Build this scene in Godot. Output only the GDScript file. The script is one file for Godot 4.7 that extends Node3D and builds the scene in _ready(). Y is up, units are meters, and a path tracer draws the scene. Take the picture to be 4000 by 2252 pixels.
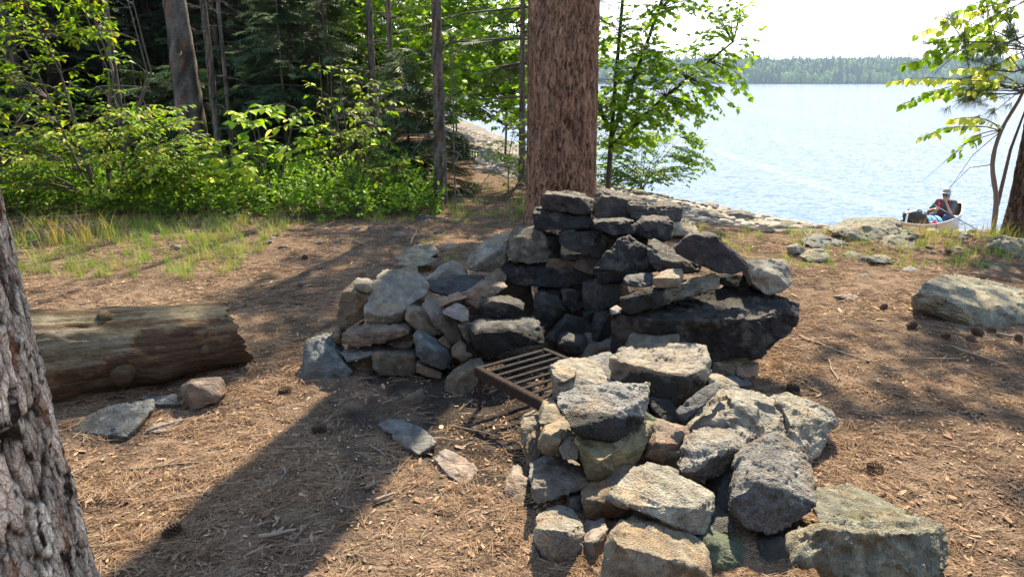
extends Node3D
# A lakeside camp site: a dry-stacked stone fire pit under a big pine, forest edge on the left, lake and canoe on the right.
# Metres, y up; the photographer stands at the origin looking along -z.

const WATER_Y := -2.1
var names := {}
var mats := {}
var rng := RandomNumberGenerator.new()
var nz := FastNoiseLite.new()
var nz2 := FastNoiseLite.new()
var cel := FastNoiseLite.new()
var celv := FastNoiseLite.new()

func _ready() -> void:
	# --- camera, sky, sun, exposure
	var cam := Camera3D.new()
	cam.name = "camera"
	cam.position = Vector3(0, 1.5, 0)
	cam.rotation_degrees = Vector3(-15.5, 0, 0)
	cam.fov = 42.3
	cam.near = 0.05
	cam.far = 6000.0
	add_child(cam)
	var env := Environment.new()
	env.background_mode = Environment.BG_SKY
	var sm := ProceduralSkyMaterial.new()
	sm.sky_top_color = Color(0.5, 0.6, 0.73)
	sm.sky_horizon_color = Color(0.97, 0.97, 0.965)
	sm.sky_curve = 0.17
	sm.sky_energy_multiplier = 1.0
	sm.ground_bottom_color = Color(0.2, 0.22, 0.2)
	sm.ground_horizon_color = Color(0.7, 0.76, 0.8)
	sm.sun_angle_max = 30.0
	var sky := Sky.new()
	sky.sky_material = sm
	env.sky = sky
	env.tonemap_mode = Environment.TONE_MAPPER_LINEAR
	env.tonemap_exposure = 3.5
	env.sdfgi_enabled = true
	env.ssao_enabled = true
	env.ssil_enabled = true
	env.fog_enabled = true
	env.fog_density = 0.00016
	env.fog_light_color = Color(0.78, 0.87, 1.0)
	var we := WorldEnvironment.new()
	we.name = "world_environment"
	we.environment = env
	add_child(we)
	var sun := DirectionalLight3D.new()
	sun.name = "sun"
	sun.light_energy = 1.6
	sun.light_color = Color(1.0, 0.94, 0.82)
	sun.light_angular_distance = 0.5
	sun.shadow_enabled = true
	# the sun stands ahead and a little to the right, 43 degrees up
	sun.basis = Basis.looking_at(-Vector3(0.2425 * 0.731, 0.682, -0.970 * 0.731), Vector3.UP)
	add_child(sun)
	setup_noise()
	make_materials()
	build_setting()
	build_rocks()
	build_trees()
	build_shrubs()
	build_ground_cover()
	build_camp_objects()
	build_canoe()
	build_small_things()

# ------------------------------------------------------------------ helpers
func setup_noise() -> void:
	nz.seed = 11
	nz.noise_type = FastNoiseLite.TYPE_SIMPLEX_SMOOTH
	nz.frequency = 1.0
	nz.fractal_type = FastNoiseLite.FRACTAL_FBM
	nz.fractal_octaves = 4
	nz2.seed = 29
	nz2.noise_type = FastNoiseLite.TYPE_SIMPLEX_SMOOTH
	nz2.frequency = 1.0
	nz2.fractal_type = FastNoiseLite.FRACTAL_RIDGED
	nz2.fractal_octaves = 3
	cel.seed = 5
	cel.noise_type = FastNoiseLite.TYPE_CELLULAR
	cel.frequency = 1.0
	cel.fractal_type = FastNoiseLite.FRACTAL_NONE
	cel.cellular_return_type = FastNoiseLite.RETURN_DISTANCE2_SUB
	cel.cellular_jitter = 1.0
	celv.seed = 5
	celv.noise_type = FastNoiseLite.TYPE_CELLULAR
	celv.frequency = 1.0
	celv.fractal_type = FastNoiseLite.FRACTAL_NONE
	celv.cellular_return_type = FastNoiseLite.RETURN_CELL_VALUE
	celv.cellular_jitter = 1.0

func uniq(called: String) -> String:
	var n: int = names.get(called, 0)
	names[called] = n + 1
	return called if n == 0 else "%s_%03d" % [called, n]

func tag(o: Node, label: String, category: String, group := "", kind := "") -> void:
	o.set_meta("label", label)
	o.set_meta("category", category)
	if group != "": o.set_meta("group", group)
	if kind != "": o.set_meta("kind", kind)

func thing(called: String, label: String, category: String, at := Vector3.ZERO, group := "") -> Node3D:
	var o := Node3D.new()
	o.name = uniq(called)
	o.position = at
	add_child(o)
	tag(o, label, category, group)
	return o

func part(parent: Node, called: String, mesh: Mesh, mat: Material) -> MeshInstance3D:
	var o := MeshInstance3D.new()
	o.name = called
	o.mesh = mesh
	o.material_override = mat
	o.cast_shadow = GeometryInstance3D.SHADOW_CASTING_SETTING_ON
	parent.add_child(o, true)
	return o

func top(called: String, mesh: Mesh, mat: Material) -> MeshInstance3D:
	return part(self, uniq(called), mesh, mat)

func struct(called: String, mesh: Mesh, mat: Material) -> MeshInstance3D:
	var o := top(called, mesh, mat)
	o.set_meta("kind", "structure")
	return o

func many(parent: Node, called: String, mesh: Mesh, mat: Material, xf: Array, cols: Array) -> MultiMeshInstance3D:
	var mm := MultiMesh.new()
	mm.transform_format = MultiMesh.TRANSFORM_3D
	mm.use_colors = true
	mm.mesh = mesh
	mm.instance_count = xf.size()
	for i in xf.size():
		mm.set_instance_transform(i, xf[i])
		mm.set_instance_color(i, cols[i])
	var o := MultiMeshInstance3D.new()
	o.name = called
	o.multimesh = mm
	o.material_override = mat
	o.set_meta("kind", "stuff")
	parent.add_child(o, true)
	return o

func to_mesh(v: PackedVector3Array, idx: PackedInt32Array, cols := PackedColorArray(), nrm := PackedVector3Array(), uvs := PackedVector2Array()) -> ArrayMesh:
	var a := []
	a.resize(Mesh.ARRAY_MAX)
	a[Mesh.ARRAY_VERTEX] = v
	a[Mesh.ARRAY_INDEX] = idx
	a[Mesh.ARRAY_NORMAL] = nrm if nrm.size() > 0 else smooth_normals(v, idx)
	if cols.size() > 0: a[Mesh.ARRAY_COLOR] = cols
	if uvs.size() > 0: a[Mesh.ARRAY_TEX_UV] = uvs
	var m := ArrayMesh.new()
	m.add_surface_from_arrays(Mesh.PRIMITIVE_TRIANGLES, a)
	return m

func smooth_normals(v: PackedVector3Array, idx: PackedInt32Array) -> PackedVector3Array:
	var n := PackedVector3Array()
	n.resize(v.size())
	for t in range(0, idx.size(), 3):
		var a := idx[t]
		var b := idx[t + 1]
		var c := idx[t + 2]
		var f := (v[c] - v[a]).cross(v[b] - v[a])
		n[a] += f
		n[b] += f
		n[c] += f
	for i in n.size():
		n[i] = n[i].normalized()
	return n

func flat_mesh(v: PackedVector3Array, idx: PackedInt32Array) -> ArrayMesh:
	# every face keeps its own corners, so that edges stay sharp
	var v2 := PackedVector3Array()
	var n2 := PackedVector3Array()
	var i2 := PackedInt32Array()
	for t in range(0, idx.size(), 3):
		var a := v[idx[t]]
		var b := v[idx[t + 1]]
		var c := v[idx[t + 2]]
		var f := (c - a).cross(b - a).normalized()
		for p in [a, b, c]:
			i2.append(v2.size())
			v2.append(p)
			n2.append(f)
	return to_mesh(v2, i2, PackedColorArray(), n2)

class Acc:
	var v := PackedVector3Array()
	var i := PackedInt32Array()
	var c := PackedColorArray()

func tube(acc: Acc, pts: Array, radii: Array, sides: int, col := Color.WHITE, cap := true) -> void:
	var n := pts.size()
	var base := acc.v.size()
	var side := Vector3.RIGHT
	for k in n:
		var d: Vector3 = (pts[min(k + 1, n - 1)] - pts[max(k - 1, 0)]).normalized()
		if k == 0:
			side = d.cross(Vector3.UP if absf(d.y) < 0.9 else Vector3.RIGHT).normalized()
		side = (side - d * side.dot(d)).normalized()
		var up := side.cross(d)
		for s in sides:
			var a := TAU * s / sides
			acc.v.append(pts[k] + (side * cos(a) + up * sin(a)) * radii[k])
			acc.c.append(col)
	for k in n - 1:
		for s in sides:
			var a := base + k * sides + s
			var b := base + k * sides + (s + 1) % sides
			acc.i.append_array(PackedInt32Array([a, b, a + sides, b, b + sides, a + sides]))
	if cap:
		for e in 2:
			var ring := base + (n - 1) * sides * e
			var m := acc.v.size()
			acc.v.append(pts[(n - 1) * e])
			acc.c.append(col)
			for s in sides:
				var a := ring + s
				var b := ring + (s + 1) % sides
				acc.i.append_array(PackedInt32Array([m, b, a] if e == 0 else [m, a, b]))

func acc_mesh(acc: Acc) -> ArrayMesh:
	return to_mesh(acc.v, acc.i, acc.c)

func box(acc: Acc, xf: Transform3D, size: Vector3, bev: float, col := Color.WHITE) -> void:
	# a box with chamfered edges
	var h := size * 0.5
	var b: float = min(bev, min(h.x, min(h.y, h.z)) * 0.9)
	var loops := [[-h.y, b], [-h.y + b, 0.0], [h.y - b, 0.0], [h.y, b]]
	var base := acc.v.size()
	for l in loops:
		var ix: float = l[1]
		var x := h.x - ix
		var z := h.z - ix
		var q := b
		for p in [Vector2(x, -z + q), Vector2(x, z - q), Vector2(x - q, z), Vector2(-x + q, z), Vector2(-x, z - q), Vector2(-x, -z + q), Vector2(-x + q, -z), Vector2(x - q, -z)]:
			acc.v.append(xf * Vector3(p.x, l[0], p.y))
			acc.c.append(col)
	for k in 3:
		for s in 8:
			var a := base + k * 8 + s
			var c := base + k * 8 + (s + 1) % 8
			acc.i.append_array(PackedInt32Array([a, a + 8, c, c, a + 8, c + 8]))
	for s in range(1, 7):
		acc.i.append_array(PackedInt32Array([base, base + s, base + s + 1]))
		acc.i.append_array(PackedInt32Array([base + 24, base + 24 + s + 1, base + 24 + s]))

func sflat(acc: Acc) -> ArrayMesh:
	return flat_mesh(acc.v, acc.i)

func cell_of(p: Vector3) -> float:
	# 0 at the border between two cells, growing inwards
	return cel.get_noise_3dv(p) + 1.0

func L(r: float, g: float, b: float) -> Color:
	# a linear base colour as the sRGB value that a material takes
	return Color(r, g, b).linear_to_srgb()

func plain(r: float, g: float, b: float, rough := 0.8, metal := 0.0) -> StandardMaterial3D:
	var m := StandardMaterial3D.new()
	m.albedo_color = L(r, g, b)
	m.roughness = rough
	m.metallic = metal
	return m

func vc(rough := 0.9) -> StandardMaterial3D:
	var m := StandardMaterial3D.new()
	m.albedo_color = Color.WHITE
	m.vertex_color_use_as_albedo = true
	m.roughness = rough
	return m

func leafy(back: Color, rough := 0.5) -> StandardMaterial3D:
	var m := vc(rough)
	m.backlight_enabled = true
	m.backlight = back
	m.cull_mode = BaseMaterial3D.CULL_DISABLED
	m.metallic_specular = 0.22
	return m

func noise_bytes(size: int, freq: float, seed_: int, type := FastNoiseLite.TYPE_SIMPLEX_SMOOTH, octaves := 4, cellular := false) -> PackedByteArray:
	var f := FastNoiseLite.new()
	f.seed = seed_
	f.noise_type = type
	f.frequency = freq
	f.fractal_octaves = octaves
	f.fractal_type = FastNoiseLite.FRACTAL_FBM if octaves > 1 else FastNoiseLite.FRACTAL_NONE
	if cellular:
		f.cellular_return_type = FastNoiseLite.RETURN_DISTANCE2_SUB
	var im := f.get_seamless_image(size, size)
	im.convert(Image.FORMAT_L8)
	return im.get_data()

func grey_tex(size: int, fill: Callable) -> ImageTexture:
	var d := PackedByteArray()
	d.resize(size * size)
	for i in size * size:
		d[i] = clampi(int(255.0 * fill.call(i)), 0, 255)
	var im := Image.create_from_data(size, size, false, Image.FORMAT_L8, d)
	return ImageTexture.create_from_image(im)

func make_materials() -> void:
	var S := 512
	var fine := noise_bytes(S, 0.09, 1, FastNoiseLite.TYPE_SIMPLEX_SMOOTH, 3)
	var coarse := noise_bytes(S, 0.012, 2, FastNoiseLite.TYPE_SIMPLEX_SMOOTH, 5)
	var cells := noise_bytes(S, 0.02, 3, FastNoiseLite.TYPE_CELLULAR, 1, true)
	var grain := noise_bytes(S, 0.25, 4, FastNoiseLite.TYPE_SIMPLEX, 2)
	var rock_c := grey_tex(S, func(i): return pow(clampf(0.72 + 0.7 * (fine[i] / 255.0 - 0.5) + 0.75 * (coarse[i] / 255.0 - 0.5) + 0.6 * (grain[i] / 255.0 - 0.5), 0.06, 1.0), 0.4545))
	var rock_h := grey_tex(S, func(i): return 0.45 * fine[i] / 255.0 + 0.3 * coarse[i] / 255.0 + 0.25 * grain[i] / 255.0)
	var m := vc(0.88)
	m.albedo_texture = rock_c
	m.heightmap_enabled = true
	m.heightmap_texture = rock_h
	m.heightmap_scale = 2.2
	m.uv1_triplanar = true
	m.uv1_world_triplanar = true
	m.uv1_scale = Vector3(2.6, 2.6, 2.6)
	m.metallic_specular = 0.35
	mats.rock = m
	# slaty stone: smooth, streaked along its bedding
	var slate_c := grey_tex(S, func(i): return pow(clampf(0.68 + 0.6 * (coarse[i] / 255.0 - 0.5) + 0.4 * (fine[((i / S) * 5 % S) * S + (i % S) / 3] / 255.0 - 0.5) - 0.5 * maxf(0.0, 0.1 - cells[i] / 255.0), 0.06, 1.0), 0.4545))
	var slate_h := grey_tex(S, func(i): return 0.6 * fine[((i / S) * 5 % S) * S + (i % S) / 3] / 255.0 + 0.4 * minf(1.0, cells[i] / 60.0))
	var sl: StandardMaterial3D = m.duplicate()
	sl.albedo_texture = slate_c
	sl.heightmap_texture = slate_h
	sl.heightmap_scale = 1.4
	sl.uv1_scale = Vector3(1.7, 1.7, 1.7)
	sl.roughness = 0.75
	mats.slate = sl
	# coarse crystalline stone
	var gran: StandardMaterial3D = m.duplicate()
	gran.uv1_scale = Vector3(1.5, 1.5, 1.5)
	gran.heightmap_scale = 2.4
	mats.granite = gran
	var gr: StandardMaterial3D = m.duplicate()
	gr.uv1_scale = Vector3(1.1, 1.1, 1.1)
	gr.heightmap_scale = 2.0
	gr.metallic_specular = 0.1
	gr.roughness = 1.0
	mats.ground = gr
	# bark: grain drawn out along the trunk
	var bark_h := grey_tex(S, func(i): return 0.5 * fine[((i / S) / 5 * S + (i % S))] / 255.0 + 0.5 * coarse[i] / 255.0)
	var bk := vc(0.95)
	bk.albedo_texture = rock_c
	bk.heightmap_enabled = true
	bk.heightmap_texture = bark_h
	bk.heightmap_scale = 0.8
	bk.uv1_triplanar = true
	bk.uv1_scale = Vector3(3, 3, 3)
	bk.metallic_specular = 0.2
	mats.bark = bk
	# flaky bark: thin plates with sharp rims
	var flake := noise_bytes(S, 0.03, 8, FastNoiseLite.TYPE_CELLULAR, 1, true)
	var flake2 := noise_bytes(S, 0.075, 9, FastNoiseLite.TYPE_CELLULAR, 1, true)
	var flake_h := grey_tex(S, func(i): return 0.55 * minf(1.0, flake[i] / 40.0) + 0.3 * minf(1.0, flake2[i] / 40.0) + 0.15 * grain[i] / 255.0)
	var flake_c := grey_tex(S, func(i): return pow(clampf((0.45 + 0.3 * minf(1.0, flake[i] / 30.0) + 0.12 * minf(1.0, flake2[i] / 30.0)) * (0.8 + 0.9 * (coarse[i] / 255.0 - 0.3)), 0.05, 1.0), 0.4545))
	var fk: StandardMaterial3D = bk.duplicate()
	fk.albedo_texture = flake_c
	fk.heightmap_texture = flake_h
	fk.heightmap_scale = 2.4
	fk.uv1_scale = Vector3(2.6, 1.1, 2.6)
	mats.flaky = fk
	# bare weathered wood: grain runs along the log's own x
	var wd_: StandardMaterial3D = bk.duplicate()
	wd_.heightmap_texture = rock_h
	wd_.heightmap_scale = 1.2
	wd_.uv1_scale = Vector3(0.55, 5.5, 5.5)
	mats.wood = wd_
	mats.twig = vc(0.9)
	mats.litter = vc(0.95)
	mats.litter.metallic_specular = 0.15
	mats.leaf = leafy(Color(1.0, 1.0, 0.5), 0.5)
	mats.maple = leafy(Color(1.0, 1.0, 0.45), 0.5)
	mats.needle = leafy(Color(0.35, 0.4, 0.25), 0.5)
	mats.grass = leafy(Color(0.8, 0.8, 0.5), 0.6)
	mats.far = vc(0.95)
	# lake: small wind waves
	var w := 512
	var wf := FastNoiseLite.new()
	wf.seed = 77
	wf.noise_type = FastNoiseLite.TYPE_SIMPLEX_SMOOTH
	wf.frequency = 0.034
	wf.fractal_octaves = 5
	wf.fractal_gain = 0.55
	var wim := wf.get_seamless_image(w, w)
	wim.convert(Image.FORMAT_L8)
	# take the mean out of every column, so that far water does not streak
	var wd := wim.get_data()
	for x in w:
		var sum := 0
		for y in w: sum += wd[y * w + x]
		var mean := sum / w - 128
		for y in w: wd[y * w + x] = clampi(wd[y * w + x] - mean, 0, 255)
	wim = Image.create_from_data(w, w, false, Image.FORMAT_L8, wd)
	wim.convert(Image.FORMAT_RGBA8)
	wim.bump_map_to_normal_map(2.0)
	var wm := StandardMaterial3D.new()
	wm.albedo_color = L(0.035, 0.085, 0.2)
	wm.roughness = 0.07
	wm.metallic_specular = 0.5
	wm.normal_enabled = true
	wm.normal_texture = ImageTexture.create_from_image(wim)
	wm.normal_scale = 1.0
	wm.uv1_triplanar = true
	wm.uv1_world_triplanar = true
	wm.uv1_scale = Vector3(0.05, 0.11, 0.2)
	mats.water = wm

# ------------------------------------------------------------------ terrain
var SHORE := [Vector2(60, 6), Vector2(30, 11), Vector2(20, 12.6), Vector2(14, 14.6), Vector2(9.6, 16.0), Vector2(8.1, 17.8), Vector2(6.4, 19.8), Vector2(5.4, 21.2), Vector2(3.9, 24.5), Vector2(1.4, 33), Vector2(0.2, 45), Vector2(-4, 70), Vector2(-30, 120), Vector2(-120, 190), Vector2(-600, 300), Vector2(-3000, 500)]

var CREST := [Vector2(70, -6), Vector2(12, 5.0), Vector2(5.8, 7.1), Vector2(2.6, 7.3), Vector2(1.5, 8.3), Vector2(0.4, 10.2), Vector2(-0.8, 13), Vector2(-2.2, 20), Vector2(-5, 40), Vector2(-14, 70), Vector2(-50, 115), Vector2(-140, 180), Vector2(-620, 290), Vector2(-3000, 480)]

func line_dist(line: Array, x: float, d: float) -> float:
	# signed distance to a line of points, positive on the land side
	var best := 1e9
	var sgn := 1.0
	var p := Vector2(x, d)
	for k in line.size() - 1:
		var a: Vector2 = line[k]
		var b: Vector2 = line[k + 1]
		var ab := b - a
		var t := clampf((p - a).dot(ab) / ab.length_squared(), 0.0, 1.0)
		var q := p.distance_squared_to(a + ab * t)
		if q < best:
			best = q
			sgn = -1.0 if ab.cross(p - a) < 0.0 else 1.0
	return sqrt(best) * sgn

func shore_dist(x: float, d: float) -> float:
	return line_dist(SHORE, x, d)

func bank_share(x: float, d: float) -> float:
	# 0 on the level ground, 1 at the water's edge
	var e := maxf(0.0, -line_dist(CREST, x, d))
	if e <= 0.0: return 0.0
	return e / (e + maxf(0.0, shore_dist(x, d)) + 1e-6)

func ground_h(x: float, z: float) -> float:
	var d := -z
	var h := 0.0
	if d > 5.0 or x > 7.0:
		var f := bank_share(x, d)
		if f >= 0.999:
			h = WATER_Y + maxf(shore_dist(x, d) * 0.25, -5.0)
		elif f > 0.0:
			h = WATER_Y * (f - 0.045 * (1.0 - exp(-f / 0.045)))
	if h > WATER_Y + 0.1:
		h += 0.035 * nz.get_noise_2d(x * 0.7, z * 0.7)
		if d < 14.0 and absf(x) < 12.0:
			h += 0.010 * nz.get_noise_2d(x * 4.1 + 50.0, z * 4.1)
	if d > 11.0 and h > -0.5:
		h += 0.05 * clampf(-x - 2.0, 0.0, 120.0) * smoothstep(11.0, 18.0, d) * smoothstep(-0.5, -0.05, h)
	return h

func spread(lo: float, hi: float, step: float, far: float) -> Array:
	var a := []
	var x := lo
	while x < hi:
		a.append(x)
		x += step
	var s := step
	while x < far:
		a.append(x)
		s *= 1.22
		x += s
	a.append(far)
	return a

func build_setting() -> void:
	var right := spread(0.0, 7.0, 0.075, 3000.0)
	var left := spread(0.075, 6.5, 0.075, 3000.0)
	var xs := []
	for k in range(left.size() - 1, -1, -1): xs.append(-left[k])
	xs.append_array(right)
	var ds := []
	var back := spread(0.5, 1.0, 0.5, 40.0)
	for k in range(back.size() - 1, -1, -1): ds.append(-back[k])
	ds.append_array(spread(0.0, 9.6, 0.075, 1350.0))
	var v := PackedVector3Array()
	var c := PackedColorArray()
	var idx := PackedInt32Array()
	var nx := xs.size()
	for d in ds:
		for x in xs:
			var h := ground_h(x, -d)
			v.append(Vector3(x, h, -d))
			var s := shore_dist(x, d)
			var bs := bank_share(x, d)
			var n := nz.get_noise_2d(x * 1.3, d * 1.3)
			var earth := Color(0.23, 0.16, 0.112).lerp(Color(0.14, 0.098, 0.07), clampf(0.5 + n, 0.0, 1.0))
			# charcoal and ash trodden round the fire place
			var ash := Vector2(x - 0.0, (d - 3.25) * 0.9).length() + 0.5 * nz.get_noise_2d(x * 3.0 + 9.0, d * 3.0)
			if ash < 0.6: earth = Color(0.06, 0.05, 0.043)
			elif ash < 0.8: earth = earth.lerp(Color(0.11, 0.085, 0.066), 0.6)
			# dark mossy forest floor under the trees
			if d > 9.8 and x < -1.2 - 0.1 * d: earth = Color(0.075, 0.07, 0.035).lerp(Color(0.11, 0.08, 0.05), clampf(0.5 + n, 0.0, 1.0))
			# bare stony beach
			if bs > 0.05 + 0.05 * n and s > -3.0: earth = Color(0.3, 0.265, 0.225).lerp(Color(0.2, 0.172, 0.145), clampf(0.5 + 1.4 * nz.get_noise_2d(x * 2.0, d * 5.0), 0.0, 1.0))
			c.append(earth)
	for j in ds.size() - 1:
		for i in nx - 1:
			var a := j * nx + i
			idx.append_array(PackedInt32Array([a, a + nx, a + 1, a + 1, a + nx, a + nx + 1]))
	struct("ground", to_mesh(v, idx, c), mats.ground)
	var wv := PackedVector3Array([Vector3(-3000, WATER_Y, 0), Vector3(3000, WATER_Y, 0), Vector3(3000, WATER_Y, -2600), Vector3(-3000, WATER_Y, -2600)])
	struct("lake_water", to_mesh(wv, PackedInt32Array([0, 2, 1, 0, 3, 2]), PackedColorArray(), PackedVector3Array([Vector3.UP, Vector3.UP, Vector3.UP, Vector3.UP])), mats.water)
	build_far_shore()

func far_h(x: float, t: float) -> float:
	return WATER_Y + 38.0 * (1.0 - exp(-t / 130.0)) * (1.0 + 0.25 * nz.get_noise_1d(x * 0.004)) + 4.0 * nz.get_noise_2d(x * 0.008, t * 0.01)

func build_far_shore() -> void:
	var v := PackedVector3Array()
	var idx := PackedInt32Array()
	var c := PackedColorArray()
	var nx := 120
	var nt := 14
	for j in nt:
		for i in nx:
			var x := -1100.0 + 3200.0 * i / (nx - 1)
			var t := pow(float(j) / (nt - 1), 2.0) * 900.0
			v.append(Vector3(x, far_h(x, t) if j > 0 else WATER_Y - 2.0, -1330.0 - t - 14.0 * nz.get_noise_1d(x * 0.01)))
			c.append(Color(0.05, 0.075, 0.035))
	for j in nt - 1:
		for i in nx - 1:
			var a := j * nx + i
			idx.append_array(PackedInt32Array([a, a + nx, a + 1, a + 1, a + nx, a + nx + 1]))
	struct("far_hills", to_mesh(v, idx, c), mats.far)
	# the wood on the far side: one mass of spires and round crowns
	rng.seed = 301
	var spire := far_conifer()
	var roundc := far_round()
	var xa := []
	var ca := []
	var xb := []
	var cb := []
	for k in 9000:
		var t := pow(rng.randf(), 1.8) * 420.0 + 1.0
		var x := rng.randf_range(-150.0, 1150.0)
		var p := Vector3(x, far_h(x, t) - 0.5, -1332.0 - t - 14.0 * nz.get_noise_1d(x * 0.01))
		var s := rng.randf_range(0.75, 1.25)
		var b := Basis(Vector3.UP, rng.randf() * TAU)
		if nz.get_noise_2d(x * 0.02, t * 0.03) + rng.randf_range(-0.4, 0.4) > 0.03:
			xb.append(Transform3D(b.scaled(Vector3(s * 5.0, s * 15.0, s * 5.0)), p))
			cb.append(Color(0.15, 0.23, 0.05) * rng.randf_range(0.6, 1.15))
		else:
			s *= 1.0 if rng.randf() < 0.85 else rng.randf_range(1.2, 1.7)
			xa.append(Transform3D(b.scaled(Vector3(s * 4.2, s * 18.0, s * 4.2)), p))
			ca.append(Color(0.055, 0.1, 0.04) * rng.randf_range(0.6, 1.3))
	var o := Node3D.new()
	o.name = "far_forest"
	add_child(o)
	tag(o, "dark green forest covering the far shore of the lake", "forest", "", "stuff")
	many(o, "conifer_crowns", spire, mats.far, xa, ca)
	many(o, "leafy_crowns", roundc, mats.far, xb, cb)

func far_conifer() -> ArrayMesh:
	var a := Acc.new()
	var r := RandomNumberGenerator.new()
	r.seed = 4
	var pts := []
	var rad := []
	for k in 13:
		var t := k / 12.0
		pts.append(Vector3(r.randf_range(-0.05, 0.05), 0.06 + 0.94 * t, r.randf_range(-0.05, 0.05)))
		rad.append(maxf(0.01, pow(1.0 - t, 0.8) * (0.55 if k % 2 == 0 else 0.27) * r.randf_range(0.75, 1.2)))
	tube(a, pts, rad, 7)
	for k in a.v.size():
		var q := a.v[k]
		a.v[k] = Vector3(q.x, q.y, q.z) + Vector3(r.randf_range(-0.07, 0.07), r.randf_range(-0.02, 0.02), r.randf_range(-0.07, 0.07))
		a.c[k] = Color.WHITE
	return sflat_col(a)

func sflat_col(a: Acc) -> ArrayMesh:
	return flat_mesh(a.v, a.i)

func far_round() -> ArrayMesh:
	var a := Acc.new()
	var r := RandomNumberGenerator.new()
	r.seed = 9
	var pts := []
	var rad := []
	for k in 9:
		var t := k / 8.0
		pts.append(Vector3(0, 0.05 + 0.9 * t, 0))
		rad.append(0.08 + 0.62 * sqrt(maxf(0.0, 1.0 - pow((t - 0.55) / 0.5, 2.0))))
	tube(a, pts, rad, 9)
	for k in a.v.size():
		a.v[k] += Vector3(r.randf_range(-0.2, 0.2), r.randf_range(-0.05, 0.05), r.randf_range(-0.2, 0.2))
	return flat_mesh(a.v, a.i)

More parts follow.
